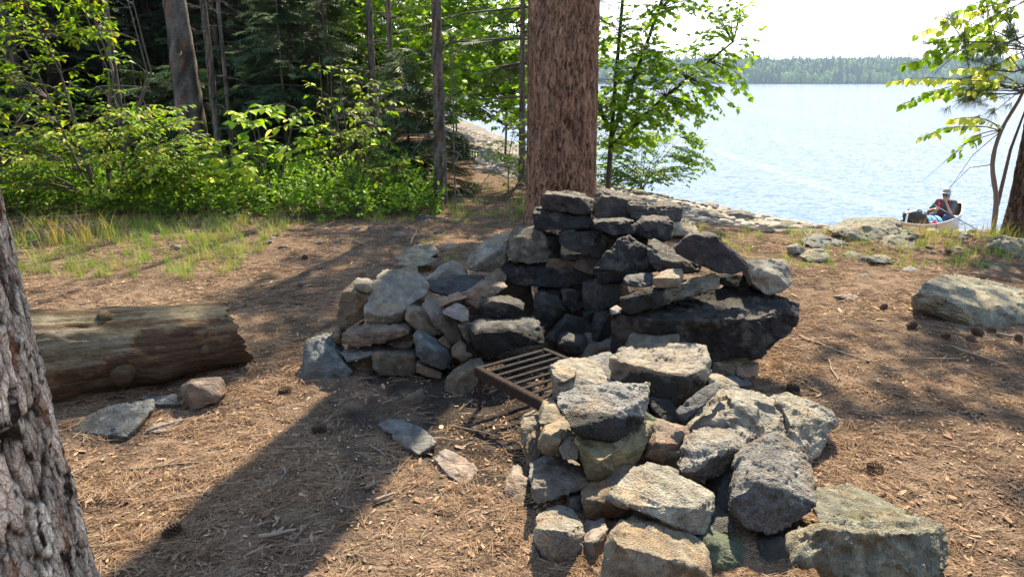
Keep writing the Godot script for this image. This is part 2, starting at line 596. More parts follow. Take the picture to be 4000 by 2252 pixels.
# ------------------------------------------------------------------ rocks
# name, label, group, colour, mesh size, lichen, moss, rounding, soot plane, depth of the back, corner points in metres
var ROCKS := [
	["fire_pit_rock", "slate grey wedge shaped rock leaning at the outer end of the low left wing", "rocks stacked up around the fire pit", Color(0.144,0.153,0.153), 0.017, 0.12, 0.00, 1, [], [0,-0.03,-0.2], [-1.124,0.155,-3.820,-1.022,0.182,-3.840,-0.981,0.155,-3.750,-1.041,0.080,-3.660,-1.106,-0.008,-3.620,-0.978,-0.026,-3.640,-0.875,-0.018,-3.680,-0.852,0.014,-3.700,-0.945,0.119,-3.740,-1.116,0.056,-3.720], "slate"],
	["fire_pit_rock", "upright brown block standing between the wedge rock and the pale slab", "rocks stacked up around the fire pit", Color(0.170,0.125,0.085), 0.017, 0.12, 0.00, 1, [], [0,-0.03,-0.15], [-0.892,0.419,-4.070,-0.950,0.368,-4.000,-0.990,0.243,-3.970,-0.989,0.191,-3.970,-0.939,0.165,-3.930,-0.816,0.235,-3.930,-0.801,0.327,-3.930,-0.782,0.361,-3.970,-0.855,0.396,-3.930,-0.810,0.381,-4.100], "slate"],
	["fire_pit_rock", "small lumpy pale rock perched on the upright brown block", "rocks stacked up around the fire pit", Color(0.314,0.288,0.244), 0.017, 0.30, 0.00, 1, [], [0,-0.03,-0.1], [-0.863,0.447,-4.030,-0.808,0.443,-4.050,-0.771,0.411,-4.030,-0.771,0.392,-3.970,-0.800,0.382,-3.940,-0.838,0.393,-3.940,-0.870,0.412,-3.970,-0.874,0.431,-4.010,-0.807,0.435,-3.940], "rock"],
	["fire_pit_rock", "large pale sunlit slab tilted on top of the left wing", "rocks stacked up around the fire pit", Color(0.269,0.243,0.198), 0.017, 0.12, 0.00, 1, [], [0,-0.07,-0.03], [-0.775,0.426,-4.170,-0.754,0.424,-4.290,-0.621,0.434,-4.360,-0.579,0.429,-4.360,-0.550,0.411,-4.290,-0.491,0.362,-4.170,-0.484,0.343,-4.070,-0.549,0.323,-3.970,-0.584,0.296,-3.900,-0.663,0.277,-3.840,-0.721,0.286,-3.820,-0.794,0.314,-3.840,-0.793,0.358,-4.000,-0.789,0.392,-4.100,-0.793,0.233,-3.860,-0.726,0.216,-3.860,-0.598,0.217,-3.940,-0.507,0.296,-4.070], "slate"],
	["fire_pit_rock", "long flat reddish brown rock lying under the pale slab", "rocks stacked up around the fire pit", Color(0.230,0.170,0.130), 0.017, 0.12, 0.00, 1, [], [0,-0.03,-0.2], [-0.926,0.188,-3.800,-0.871,0.207,-3.860,-0.797,0.229,-3.880,-0.585,0.219,-3.880,-0.551,0.207,-3.830,-0.548,0.199,-3.780,-0.614,0.179,-3.740,-0.671,0.164,-3.740,-0.822,0.139,-3.740,-0.920,0.144,-3.780,-0.818,0.218,-3.740,-0.575,0.234,-3.750], "slate"],
	["fire_pit_rock", "dark brown three cornered rock wedged above the slate grey wedge", "rocks stacked up around the fire pit", Color(0.170,0.125,0.085), 0.017, 0.12, 0.00, 1, [], [0,-0.03,-0.15], [-1.020,0.136,-3.860,-0.978,0.189,-3.900,-0.953,0.189,-3.920,-0.938,0.174,-3.840,-0.935,0.116,-3.840,-1.002,0.114,-3.860], "slate"],
	["fire_pit_rock", "thin grey stone under the long reddish brown rock", "rocks stacked up around the fire pit", Color(0.190,0.185,0.175), 0.017, 0.12, 0.00, 1, [], [0,-0.03,-0.2], [-0.925,0.105,-3.750,-0.864,0.107,-3.800,-0.784,0.111,-3.830,-0.699,0.108,-3.810,-0.693,0.113,-3.750,-0.774,0.089,-3.720,-0.879,0.062,-3.720], "slate"],
	["fire_pit_rock", "small shaded brown stone at the foot of the left wing", "rocks stacked up around the fire pit", Color(0.170,0.125,0.085), 0.017, 0.12, 0.00, 1, [], [0,-0.03,-0.15], [-0.874,0.025,-3.800,-0.771,0.063,-3.850,-0.741,-0.011,-3.800,-0.791,-0.013,-3.780,-0.838,-0.008,-3.780], "slate"],
	["fire_pit_rock", "small tan block below the right end of the long reddish brown rock", "rocks stacked up around the fire pit", Color(0.264,0.216,0.154), 0.017, 0.12, 0.00, 1, [], [0,-0.03,-0.15], [-0.684,0.112,-3.870,-0.622,0.124,-3.910,-0.555,0.141,-3.930,-0.543,0.122,-3.870,-0.565,0.087,-3.840,-0.642,0.090,-3.840], "slate"],
	["fire_pit_rock", "low wide grey tan block at the base of the left wing", "rocks stacked up around the fire pit", Color(0.184,0.161,0.124), 0.017, 0.12, 0.00, 1, [], [0,-0.03,-0.25], [-0.743,0.111,-3.720,-0.706,0.112,-3.770,-0.540,0.091,-3.800,-0.506,0.096,-3.720,-0.496,0.044,-3.700,-0.526,-0.001,-3.700,-0.566,-0.003,-3.680,-0.696,0.007,-3.680,-0.727,0.042,-3.680,-0.691,0.121,-3.680,-0.533,0.111,-3.680], "rock"],
	["fire_pit_rock", "dark low stone half buried beside the wide block", "rocks stacked up around the fire pit", Color(0.170,0.125,0.085), 0.017, 0.12, 0.00, 1, [], [0,-0.03,-0.2], [-0.494,0.095,-3.620,-0.422,0.050,-3.660,-0.369,0.033,-3.640,-0.368,0.002,-3.620,-0.435,0.023,-3.600,-0.498,0.049,-3.600], "slate"],
	["fire_pit_rock", "bluish grey boulder leaning in the middle of the left wing", "rocks stacked up around the fire pit", Color(0.144,0.153,0.153), 0.017, 0.12, 0.00, 1, [], [0,-0.03,-0.15], [-0.514,0.212,-3.700,-0.507,0.223,-3.760,-0.477,0.206,-3.780,-0.419,0.177,-3.760,-0.343,0.129,-3.740,-0.320,0.094,-3.700,-0.323,0.050,-3.660,-0.354,0.045,-3.630,-0.461,0.097,-3.610,-0.505,0.119,-3.660,-0.456,0.199,-3.600,-0.385,0.161,-3.600], "slate"],
	["fire_pit_rock", "tan block with rounded left end beside the pale slab", "rocks stacked up around the fire pit", Color(0.264,0.216,0.154), 0.017, 0.12, 0.00, 1, [], [0,-0.03,-0.15], [-0.581,0.288,-3.860,-0.577,0.305,-3.920,-0.551,0.302,-3.980,-0.497,0.283,-3.980,-0.451,0.245,-3.900,-0.387,0.201,-3.880,-0.387,0.174,-3.840,-0.435,0.169,-3.820,-0.501,0.199,-3.820,-0.573,0.254,-3.840,-0.535,0.311,-3.820], "slate"],
	["fire_pit_rock", "long brown grey rock slanting down across the left wing", "rocks stacked up around the fire pit", Color(0.170,0.140,0.115), 0.017, 0.12, 0.00, 1, [], [0,-0.03,-0.1], [-0.474,0.348,-3.860,-0.459,0.364,-3.920,-0.434,0.365,-3.940,-0.409,0.348,-3.900,-0.353,0.291,-3.850,-0.270,0.201,-3.820,-0.265,0.166,-3.790,-0.303,0.146,-3.770,-0.328,0.136,-3.770,-0.362,0.201,-3.760,-0.436,0.303,-3.780,-0.470,0.321,-3.820], "slate"],
	["fire_pit_rock", "flat tan rock lying across the top of the slanting rock", "rocks stacked up around the fire pit", Color(0.300,0.220,0.160), 0.017, 0.12, 0.00, 1, [], [0,-0.03,-0.06], [-0.429,0.340,-3.920,-0.413,0.344,-3.940,-0.303,0.357,-4.040,-0.244,0.348,-4.040,-0.240,0.357,-3.940,-0.331,0.350,-3.880,-0.396,0.321,-3.860,-0.421,0.323,-3.870], "slate"],
	["fire_pit_rock", "flat pinkish stone lit by the sun beside the flat tan rock", "rocks stacked up around the fire pit", Color(0.290,0.235,0.200), 0.017, 0.12, 0.00, 1, [], [0,-0.03,-0.05], [-0.376,0.325,-3.790,-0.311,0.344,-3.880,-0.281,0.342,-3.880,-0.234,0.322,-3.800,-0.232,0.298,-3.730,-0.254,0.289,-3.710,-0.321,0.304,-3.740,-0.364,0.318,-3.760], "slate"],
	["fire_pit_rock", "reddish brown angular rock in front of the long dark slate", "rocks stacked up around the fire pit", Color(0.230,0.170,0.130), 0.017, 0.12, 0.00, 1, [], [0,-0.03,-0.15], [-0.302,0.352,-4.020,-0.215,0.387,-4.080,-0.177,0.406,-4.140,-0.036,0.388,-4.160,-0.025,0.387,-4.060,-0.122,0.374,-3.980,-0.142,0.328,-3.960,-0.191,0.283,-3.950,-0.251,0.310,-3.980,-0.171,0.414,-3.980], "slate"],
	["fire_pit_rock", "long dark slate slab behind the reddish brown rock", "rocks stacked up around the fire pit", Color(0.070,0.072,0.075), 0.017, 0.00, 0.00, 1, [], [0,-0.05,-0.1], [-0.520,0.365,-4.200,-0.456,0.362,-4.280,-0.368,0.364,-4.360,-0.242,0.361,-4.400,-0.158,0.355,-4.400,-0.214,0.349,-4.250,-0.251,0.339,-4.170,-0.352,0.310,-4.140,-0.413,0.316,-4.140,-0.487,0.336,-4.170], "slate"],
	["fire_pit_rock", "pale three cornered rock behind the pale slab", "rocks stacked up around the fire pit", Color(0.269,0.243,0.198), 0.017, 0.12, 0.00, 1, [], [0,-0.03,-0.2], [-0.551,0.309,-4.450,-0.451,0.386,-4.570,-0.394,0.399,-4.630,-0.341,0.387,-4.590,-0.286,0.361,-4.510,-0.272,0.337,-4.450,-0.374,0.328,-4.420,-0.482,0.317,-4.420,-0.394,0.403,-4.430], "slate"],
	["fire_pit_rock", "small brown rock tucked under the round speckled boulder", "rocks stacked up around the fire pit", Color(0.170,0.125,0.085), 0.017, 0.12, 0.00, 1, [], [0,-0.03,-0.15], [-0.162,0.374,-4.280,-0.122,0.398,-4.340,-0.059,0.401,-4.360,-0.032,0.382,-4.320,-0.031,0.356,-4.280,-0.162,0.365,-4.260], "slate"],
	["fire_pit_rock", "round speckled grey boulder at the left shoulder of the back wall", "rocks stacked up around the fire pit", Color(0.258,0.234,0.196), 0.017, 0.35, 0.00, 1, [], [0,-0.03,-0.25], [-0.277,0.397,-4.550,-0.261,0.446,-4.580,-0.217,0.490,-4.600,-0.118,0.543,-4.660,-0.045,0.568,-4.700,-0.009,0.558,-4.700,-0.009,0.471,-4.520,-0.030,0.426,-4.500,-0.060,0.391,-4.470,-0.136,0.349,-4.460,-0.235,0.361,-4.480,-0.269,0.378,-4.500,-0.156,0.472,-4.420,-0.081,0.512,-4.440], "granite"],
	["fire_pit_rock", "warm grey block with sunlit top edge next to the round boulder", "rocks stacked up around the fire pit", Color(0.184,0.161,0.124), 0.017, 0.12, 0.00, 1, [1,0,0.1,0.12], [0,-0.03,-0.3], [-0.040,0.477,-4.470,-0.006,0.585,-4.620,0.028,0.596,-4.680,0.152,0.606,-4.680,0.251,0.581,-4.640,0.310,0.583,-4.520,0.290,0.437,-4.420,0.101,0.438,-4.380,-0.005,0.464,-4.400,0.016,0.588,-4.440,0.209,0.588,-4.440], "rock"],
	["fire_pit_rock", "black sooty rock with a chipped flat top beside the pinkish stone", "rocks stacked up around the fire pit", Color(0.026,0.024,0.023), 0.017, 0.00, 0.00, 1, [], [0,-0.03,-0.15], [-0.167,0.328,-3.860,-0.140,0.360,-3.920,-0.063,0.362,-3.960,0.044,0.341,-3.960,0.074,0.333,-3.910,0.068,0.312,-3.840,-0.005,0.282,-3.810,-0.099,0.272,-3.810,-0.149,0.286,-3.830,-0.108,0.370,-3.820,0.005,0.358,-3.810], "slate"],
	["fire_pit_rock", "large dark rock with flat grey top behind the steel grate", "rocks stacked up around the fire pit", Color(0.140,0.138,0.132), 0.017, 0.12, 0.00, 1, [0,-0.9,0.5,0], [0,-0.03,-0.1], [-0.235,0.290,-3.670,-0.176,0.273,-3.820,-0.101,0.255,-3.860,-0.005,0.261,-3.890,0.122,0.261,-3.920,0.184,0.248,-3.740,0.164,0.195,-3.640,-0.005,0.173,-3.580,-0.094,0.161,-3.570,-0.176,0.186,-3.580,-0.190,0.270,-3.560,-0.120,0.282,-3.560,-0.004,0.278,-3.600,0.088,0.293,-3.720], "rock"],
	["fire_pit_rock", "small dark stone right of the slanting rock", "rocks stacked up around the fire pit", Color(0.170,0.140,0.115), 0.017, 0.12, 0.00, 1, [], [0,-0.03,-0.15], [-0.283,0.272,-3.720,-0.248,0.277,-3.770,-0.218,0.234,-3.750,-0.190,0.188,-3.740,-0.207,0.158,-3.700,-0.255,0.198,-3.700], "slate"],
	["fire_pit_rock", "small dark tan stone above the boulder beside the grate", "rocks stacked up around the fire pit", Color(0.170,0.125,0.085), 0.017, 0.12, 0.00, 1, [], [0,-0.03,-0.15], [-0.316,0.173,-3.620,-0.271,0.196,-3.670,-0.233,0.160,-3.660,-0.205,0.132,-3.620,-0.259,0.108,-3.600,-0.306,0.139,-3.600], "slate"],
	["fire_pit_rock", "rounded tan boulder beside the corner of the grate", "rocks stacked up around the fire pit", Color(0.184,0.161,0.124), 0.017, 0.12, 0.00, 1, [], [0,-0.03,-0.15], [-0.344,-0.002,-3.480,-0.325,0.058,-3.500,-0.274,0.103,-3.550,-0.223,0.124,-3.600,-0.160,0.126,-3.620,-0.135,0.103,-3.550,-0.145,0.051,-3.500,-0.216,-0.013,-3.450,-0.304,-0.018,-3.440,-0.250,0.092,-3.460], "rock"],
	["fire_pit_rock", "little brown stone between the bluish boulder and the slanting rock", "rocks stacked up around the fire pit", Color(0.170,0.125,0.085), 0.017, 0.12, 0.00, 1, [], [0,-0.03,-0.12], [-0.398,0.179,-3.740,-0.364,0.196,-3.780,-0.324,0.152,-3.760,-0.331,0.131,-3.730,-0.379,0.157,-3.730], "slate"],
	["fire_pit_rock", "dark stone at the back of the ring under the grey topped rock", "rocks stacked up around the fire pit", Color(0.026,0.024,0.023), 0.017, 0.00, 0.00, 1, [], [0,-0.03,-0.2], [-0.242,0.195,-3.640,-0.188,0.213,-3.670,-0.170,0.142,-3.650,-0.178,0.105,-3.620,-0.241,0.103,-3.600], "slate"],
	["fire_pit_rock", "long soot black slab low in the back wall", "rocks stacked up around the fire pit", Color(0.026,0.024,0.023), 0.017, 0.00, 0.00, 1, [], [0,-0.03,-0.3], [-0.068,0.403,-4.380,-0.026,0.432,-4.460,0.079,0.431,-4.500,0.289,0.418,-4.500,0.491,0.409,-4.500,0.536,0.381,-4.430,0.481,0.327,-4.380,0.341,0.303,-4.340,0.170,0.314,-4.330,0.000,0.320,-4.340], "slate"],
	["fire_pit_rock", "black angular boulder at the left of the fire pit's back wall", "rocks stacked up around the fire pit", Color(0.050,0.047,0.044), 0.017, 0.00, 0.00, 1, [], [0,-0.03,-0.2], [0.125,0.283,-4.210,0.168,0.296,-4.260,0.278,0.264,-4.280,0.330,0.201,-4.220,0.256,0.158,-4.150,0.198,0.104,-4.130,0.140,0.150,-4.150,0.122,0.231,-4.180,0.204,0.266,-4.120], "slate"],
	["fire_pit_rock", "flat sooty stone above the black angular boulder", "rocks stacked up around the fire pit", Color(0.026,0.024,0.023), 0.017, 0.00, 0.00, 1, [], [0,-0.03,-0.25], [0.153,0.282,-4.330,0.284,0.298,-4.380,0.371,0.271,-4.380,0.290,0.250,-4.330,0.170,0.264,-4.310], "slate"],
	["fire_pit_rock", "square black stone in the middle of the back wall", "rocks stacked up around the fire pit", Color(0.026,0.024,0.023), 0.017, 0.00, 0.00, 1, [], [0,-0.03,-0.2], [0.295,0.302,-4.280,0.423,0.292,-4.300,0.444,0.199,-4.270,0.360,0.180,-4.220,0.300,0.232,-4.220], "slate"],
	["fire_pit_rock", "tall black stone standing in the middle of the back wall", "rocks stacked up around the fire pit", Color(0.050,0.047,0.044), 0.017, 0.00, 0.00, 1, [], [0,-0.03,-0.2], [0.423,0.356,-4.240,0.536,0.376,-4.280,0.646,0.365,-4.280,0.643,0.251,-4.200,0.529,0.199,-4.170,0.447,0.186,-4.170,0.417,0.274,-4.180], "slate"],
	["fire_pit_rock", "dark slab bridging over the tall black stone", "rocks stacked up around the fire pit", Color(0.026,0.024,0.023), 0.017, 0.00, 0.00, 1, [], [0,-0.03,-0.3], [0.490,0.435,-4.250,0.639,0.420,-4.310,0.772,0.399,-4.290,0.750,0.358,-4.250,0.631,0.350,-4.230,0.515,0.359,-4.230], "slate"],
	["fire_pit_rock", "tilted black rock inside the pit in front of the back wall", "rocks stacked up around the fire pit", Color(0.026,0.024,0.023), 0.017, 0.00, 0.00, 1, [], [0,-0.03,-0.15], [0.168,0.083,-3.980,0.314,0.227,-4.060,0.430,0.181,-4.080,0.484,0.139,-4.040,0.403,0.127,-3.950,0.261,0.097,-3.940,0.315,0.207,-3.960], "slate"],
	["fire_pit_rock", "small black stone just behind the grate", "rocks stacked up around the fire pit", Color(0.050,0.047,0.044), 0.017, 0.00, 0.00, 1, [], [0,-0.03,-0.15], [0.246,0.123,-3.800,0.258,0.153,-3.840,0.310,0.170,-3.880,0.411,0.156,-3.880,0.407,0.086,-3.780,0.289,0.095,-3.770,0.317,0.162,-3.760], "slate"],
	["fire_pit_rock", "upright black stone against the left end of the huge slab", "rocks stacked up around the fire pit", Color(0.026,0.024,0.023), 0.017, 0.00, 0.00, 1, [], [0,-0.03,-0.2], [0.444,0.186,-3.900,0.471,0.257,-3.960,0.556,0.263,-3.980,0.564,0.042,-3.920,0.453,0.065,-3.880,0.493,0.207,-3.860], "slate"],
	["fire_pit_rock", "dark stone low at the back of the pit", "rocks stacked up around the fire pit", Color(0.026,0.024,0.023), 0.017, 0.00, 0.00, 1, [], [0,-0.03,-0.2], [0.418,0.220,-4.050,0.504,0.230,-4.100,0.521,0.125,-4.080,0.452,0.083,-4.030,0.405,0.118,-4.050], "slate"],
	["fire_pit_rock", "huge soot black slab spanning the right side of the fire pit", "rocks stacked up around the fire pit", Color(0.026,0.024,0.023), 0.020, 0.00, 0.00, 1, [], [0.02,-0.02,-0.12], [0.496,0.203,-3.580,0.497,0.376,-3.580,0.545,0.382,-3.620,0.666,0.365,-3.740,0.950,0.399,-3.890,1.281,0.418,-3.980,1.408,0.394,-3.980,1.516,0.365,-3.870,1.529,0.358,-3.800,1.508,0.309,-3.720,1.471,0.244,-3.670,1.400,0.223,-3.620,1.257,0.160,-3.540,1.108,0.158,-3.520,0.976,0.149,-3.500,0.710,0.164,-3.520,0.517,0.161,-3.560,0.692,0.371,-3.480,0.975,0.365,-3.500,1.217,0.356,-3.560,1.386,0.360,-3.680], "slate"],
	["fire_pit_rock", "small white lichen crusted stone on the left corner of the huge slab", "rocks stacked up around the fire pit", Color(0.500,0.463,0.425), 0.017, 0.60, 0.00, 1, [], [0,-0.03,-0.08], [0.490,0.413,-3.550,0.527,0.420,-3.600,0.555,0.396,-3.600,0.542,0.392,-3.540,0.499,0.383,-3.530], "rock"],
	["fire_pit_rock", "long tan grey block lying on the huge black slab", "rocks stacked up around the fire pit", Color(0.184,0.161,0.124), 0.017, 0.12, 0.00, 1, [-0.8,-0.5,0.3,0.03], [0,-0.03,-0.1], [0.542,0.459,-3.600,0.608,0.449,-3.720,0.710,0.445,-3.760,0.891,0.464,-3.780,0.968,0.488,-3.800,1.072,0.521,-3.820,1.082,0.525,-3.740,1.058,0.493,-3.660,0.887,0.458,-3.600,0.762,0.437,-3.570,0.632,0.394,-3.540,0.587,0.386,-3.520,0.550,0.403,-3.560,0.541,0.469,-3.540,0.705,0.476,-3.580,0.889,0.498,-3.620], "rock"],
	["fire_pit_rock", "small tan block with a notched top on the tan grey block", "rocks stacked up around the fire pit", Color(0.264,0.216,0.154), 0.017, 0.12, 0.00, 1, [], [0,-0.03,-0.06], [0.704,0.556,-3.620,0.795,0.571,-3.700,0.871,0.573,-3.720,0.871,0.543,-3.670,0.846,0.503,-3.610,0.725,0.504,-3.580,0.705,0.526,-3.590,0.708,0.563,-3.580,0.835,0.554,-3.600], "slate"],
	["fire_pit_rock", "flat dark stone left of the small tan block", "rocks stacked up around the fire pit", Color(0.070,0.072,0.075), 0.017, 0.00, 0.00, 1, [], [0,-0.03,-0.15], [0.585,0.512,-3.720,0.617,0.519,-3.800,0.747,0.518,-3.820,0.729,0.486,-3.710,0.653,0.482,-3.690,0.587,0.489,-3.700], "slate"],
	["fire_pit_rock", "black upright slab with a thin sunlit left edge in the back wall", "rocks stacked up around the fire pit", Color(0.026,0.024,0.023), 0.017, 0.00, 0.00, 1, [], [0,-0.03,-0.1], [0.432,0.522,-3.930,0.533,0.584,-3.980,0.576,0.659,-4.030,0.651,0.676,-4.070,0.749,0.617,-4.010,0.821,0.510,-3.950,0.736,0.490,-3.920,0.651,0.481,-3.910,0.550,0.520,-3.910], "slate"],
	["fire_pit_rock", "dark pyramid shaped rock with one grey slanting face", "rocks stacked up around the fire pit", Color(0.050,0.047,0.044), 0.017, 0.00, 0.00, 1, [], [0,-0.03,-0.12], [0.736,0.681,-3.940,0.776,0.682,-3.980,0.843,0.642,-3.960,0.890,0.623,-3.940,0.909,0.590,-3.880,1.027,0.562,-3.900,0.994,0.526,-3.840,0.877,0.525,-3.800,0.770,0.531,-3.790,0.724,0.576,-3.810,0.720,0.639,-3.870,0.794,0.606,-3.780], "slate"],
	["fire_pit_rock", "large dark purple brown slab leaning on the right of the back wall", "rocks stacked up around the fire pit", Color(0.045,0.036,0.036), 0.017, 0.00, 0.00, 1, [], [0.01,0.02,-0.08], [0.846,0.666,-3.780,0.902,0.723,-3.800,0.947,0.736,-3.810,1.064,0.708,-3.830,1.161,0.647,-3.840,1.247,0.579,-3.830,1.252,0.548,-3.800,1.147,0.531,-3.760,1.071,0.534,-3.750,1.024,0.566,-3.750,0.951,0.602,-3.760,0.856,0.638,-3.770], "slate"],
	["fire_pit_rock", "pale grey angular block at the right end of the back wall", "rocks stacked up around the fire pit", Color(0.314,0.288,0.244), 0.017, 0.15, 0.00, 1, [], [0,-0.03,-0.15], [1.250,0.570,-3.860,1.331,0.560,-3.980,1.508,0.548,-4.040,1.508,0.535,-3.980,1.506,0.455,-3.860,1.475,0.447,-3.810,1.378,0.411,-3.780,1.340,0.419,-3.780,1.265,0.472,-3.790,1.250,0.510,-3.800,1.413,0.510,-3.800], "rock"],
	["fire_pit_rock", "dark stone shimmed under the pale grey angular block", "rocks stacked up around the fire pit", Color(0.026,0.024,0.023), 0.017, 0.00, 0.00, 1, [], [0,-0.03,-0.15], [1.112,0.497,-3.880,1.276,0.487,-3.930,1.305,0.437,-3.910,1.210,0.438,-3.850,1.118,0.448,-3.860], "slate"],
	["fire_pit_rock", "flat dark rock with a pale broken end on the very top of the wall", "rocks stacked up around the fire pit", Color(0.060,0.050,0.045), 0.017, 0.00, 0.00, 1, [], [0,-0.03,-0.2], [0.183,0.836,-4.520,0.213,0.852,-4.640,0.328,0.843,-4.680,0.451,0.822,-4.660,0.516,0.803,-4.580,0.496,0.736,-4.490,0.428,0.725,-4.480,0.334,0.751,-4.480,0.182,0.757,-4.490,0.204,0.851,-4.480,0.410,0.824,-4.490], "slate"],
	["fire_pit_rock", "black rock lying under the topmost flat rock", "rocks stacked up around the fire pit", Color(0.026,0.024,0.023), 0.017, 0.00, 0.00, 1, [], [0,-0.03,-0.28], [0.126,0.734,-4.460,0.142,0.750,-4.520,0.191,0.749,-4.560,0.471,0.721,-4.560,0.501,0.690,-4.490,0.495,0.651,-4.440,0.366,0.645,-4.420,0.255,0.636,-4.420,0.143,0.645,-4.430], "slate"],
	["fire_pit_rock", "big dark rock peaking on top of the wall against the tree", "rocks stacked up around the fire pit", Color(0.060,0.050,0.045), 0.017, 0.00, 0.00, 1, [], [0,-0.03,-0.2], [0.489,0.718,-4.480,0.496,0.774,-4.480,0.521,0.831,-4.560,0.563,0.861,-4.640,0.673,0.818,-4.660,0.799,0.799,-4.640,0.797,0.786,-4.540,0.734,0.693,-4.450,0.529,0.680,-4.450,0.547,0.839,-4.500], "slate"],
	["fire_pit_rock", "long dark rock jutting right at the top of the wall", "rocks stacked up around the fire pit", Color(0.060,0.050,0.045), 0.017, 0.00, 0.00, 1, [], [0,-0.03,-0.2], [0.692,0.795,-4.400,0.724,0.790,-4.500,0.801,0.778,-4.520,1.020,0.788,-4.540,1.021,0.774,-4.450,1.001,0.704,-4.380,0.920,0.701,-4.360,0.704,0.712,-4.370], "slate"],
	["fire_pit_rock", "dark chunky rock under the long jutting rock", "rocks stacked up around the fire pit", Color(0.026,0.024,0.023), 0.017, 0.00, 0.00, 1, [], [0,-0.03,-0.2], [0.697,0.673,-4.220,0.709,0.698,-4.240,0.761,0.747,-4.320,0.914,0.733,-4.340,0.938,0.715,-4.280,0.914,0.626,-4.220,0.874,0.621,-4.190,0.727,0.654,-4.190,0.773,0.738,-4.200], "slate"],
	["fire_pit_rock", "black rounded rock in the middle of the wall below the top rocks", "rocks stacked up around the fire pit", Color(0.050,0.047,0.044), 0.017, 0.00, 0.00, 1, [], [0,-0.03,-0.3], [0.273,0.624,-4.360,0.394,0.645,-4.460,0.603,0.641,-4.480,0.629,0.605,-4.410,0.593,0.534,-4.340,0.520,0.489,-4.310,0.359,0.532,-4.310,0.281,0.570,-4.330], "slate"],
	["fire_pit_rock", "dark stone filling the wall behind the upright slab", "rocks stacked up around the fire pit", Color(0.026,0.024,0.023), 0.017, 0.00, 0.00, 1, [], [0,-0.03,-0.3], [0.557,0.689,-4.200,0.705,0.657,-4.260,0.795,0.638,-4.250,0.790,0.565,-4.200,0.712,0.594,-4.180,0.581,0.619,-4.180], "slate"],
	["fire_pit_rock", "black stone behind the pyramid shaped rock", "rocks stacked up around the fire pit", Color(0.026,0.024,0.023), 0.017, 0.00, 0.00, 1, [], [0,-0.03,-0.3], [0.462,0.739,-4.150,0.692,0.738,-4.200,0.695,0.674,-4.150,0.572,0.664,-4.120,0.461,0.703,-4.130], "slate"],
	["fire_pit_rock", "weathered grey stone supporting the right end of the huge slab", "rocks stacked up around the fire pit", Color(0.184,0.161,0.124), 0.017, 0.20, 0.00, 1, [], [0,-0.03,-0.25], [1.006,0.126,-3.600,1.191,0.134,-3.600,1.229,0.099,-3.550,1.143,0.062,-3.490,1.001,0.062,-3.490,1.001,0.153,-3.490], "rock"],
	["fire_pit_rock", "small reddish stone under the right end of the huge slab", "rocks stacked up around the fire pit", Color(0.230,0.170,0.130), 0.017, 0.12, 0.00, 1, [], [0,-0.03,-0.2], [1.140,0.107,-3.530,1.256,0.118,-3.560,1.247,0.069,-3.510,1.165,0.071,-3.470,1.128,0.086,-3.470], "slate"],
	["fire_pit_rock", "lowest dark grey stone under the right end of the huge slab", "rocks stacked up around the fire pit", Color(0.144,0.153,0.153), 0.017, 0.12, 0.00, 1, [], [0,-0.03,-0.25], [1.079,0.078,-3.470,1.201,0.077,-3.500,1.201,0.068,-3.440,1.193,0.046,-3.420,1.079,0.047,-3.410], "slate"],
	["fire_pit_rock", "short grey block between the huge slab and the flat topped rock", "rocks stacked up around the fire pit", Color(0.184,0.161,0.124), 0.017, 0.12, 0.00, 1, [], [0,-0.03,-0.12], [0.557,0.250,-3.420,0.592,0.298,-3.480,0.626,0.295,-3.520,0.824,0.292,-3.540,0.821,0.294,-3.470,0.814,0.261,-3.420,0.682,0.246,-3.390], "rock"],
	["fire_pit_rock", "broad flat topped rock with black sides on the right of the grate", "rocks stacked up around the fire pit", Color(0.250,0.220,0.181), 0.020, 0.12, 0.00, 1, [0,-1,0.45,0], [0,-0.1,-0.02], [0.430,0.331,-3.070,0.503,0.305,-3.240,0.647,0.290,-3.350,0.834,0.283,-3.400,0.922,0.281,-3.360,0.895,0.277,-3.170,0.852,0.278,-3.080,0.736,0.286,-2.960,0.609,0.291,-2.970,0.526,0.325,-3.000,0.438,0.236,-3.070,0.512,0.205,-3.020,0.629,0.184,-2.970,0.683,0.173,-2.950,0.799,0.195,-3.020,0.877,0.232,-3.100], "slate"],
	["fire_pit_rock", "pale tan flat rock at the right end of the grate", "rocks stacked up around the fire pit", Color(0.269,0.243,0.198), 0.017, 0.12, 0.00, 1, [], [0,-0.1,-0.02], [0.163,0.327,-3.000,0.201,0.302,-3.130,0.268,0.284,-3.210,0.347,0.273,-3.230,0.402,0.273,-3.170,0.442,0.246,-2.990,0.390,0.259,-2.930,0.288,0.260,-2.910,0.195,0.261,-2.890,0.193,0.226,-2.900,0.165,0.238,-2.950,0.161,0.285,-2.970], "slate"],
	["fire_pit_rock", "thin flake lying on the pale tan flat rock", "rocks stacked up around the fire pit", Color(0.264,0.216,0.154), 0.017, 0.12, 0.00, 1, [], [0,-0.015,-0.01], [0.164,0.321,-2.920,0.195,0.321,-3.020,0.262,0.305,-3.040,0.282,0.308,-3.000,0.261,0.304,-2.920,0.222,0.294,-2.880,0.174,0.286,-2.890], "slate"],
	["fire_pit_rock", "shaded grey rock between the flat tan rock and the broad flat topped rock", "rocks stacked up around the fire pit", Color(0.190,0.185,0.175), 0.017, 0.12, 0.00, 1, [], [0,-0.12,-0.02], [0.351,0.263,-3.270,0.472,0.252,-3.350,0.467,0.229,-3.230,0.472,0.195,-3.130,0.411,0.200,-3.090,0.370,0.260,-3.150], "slate"],
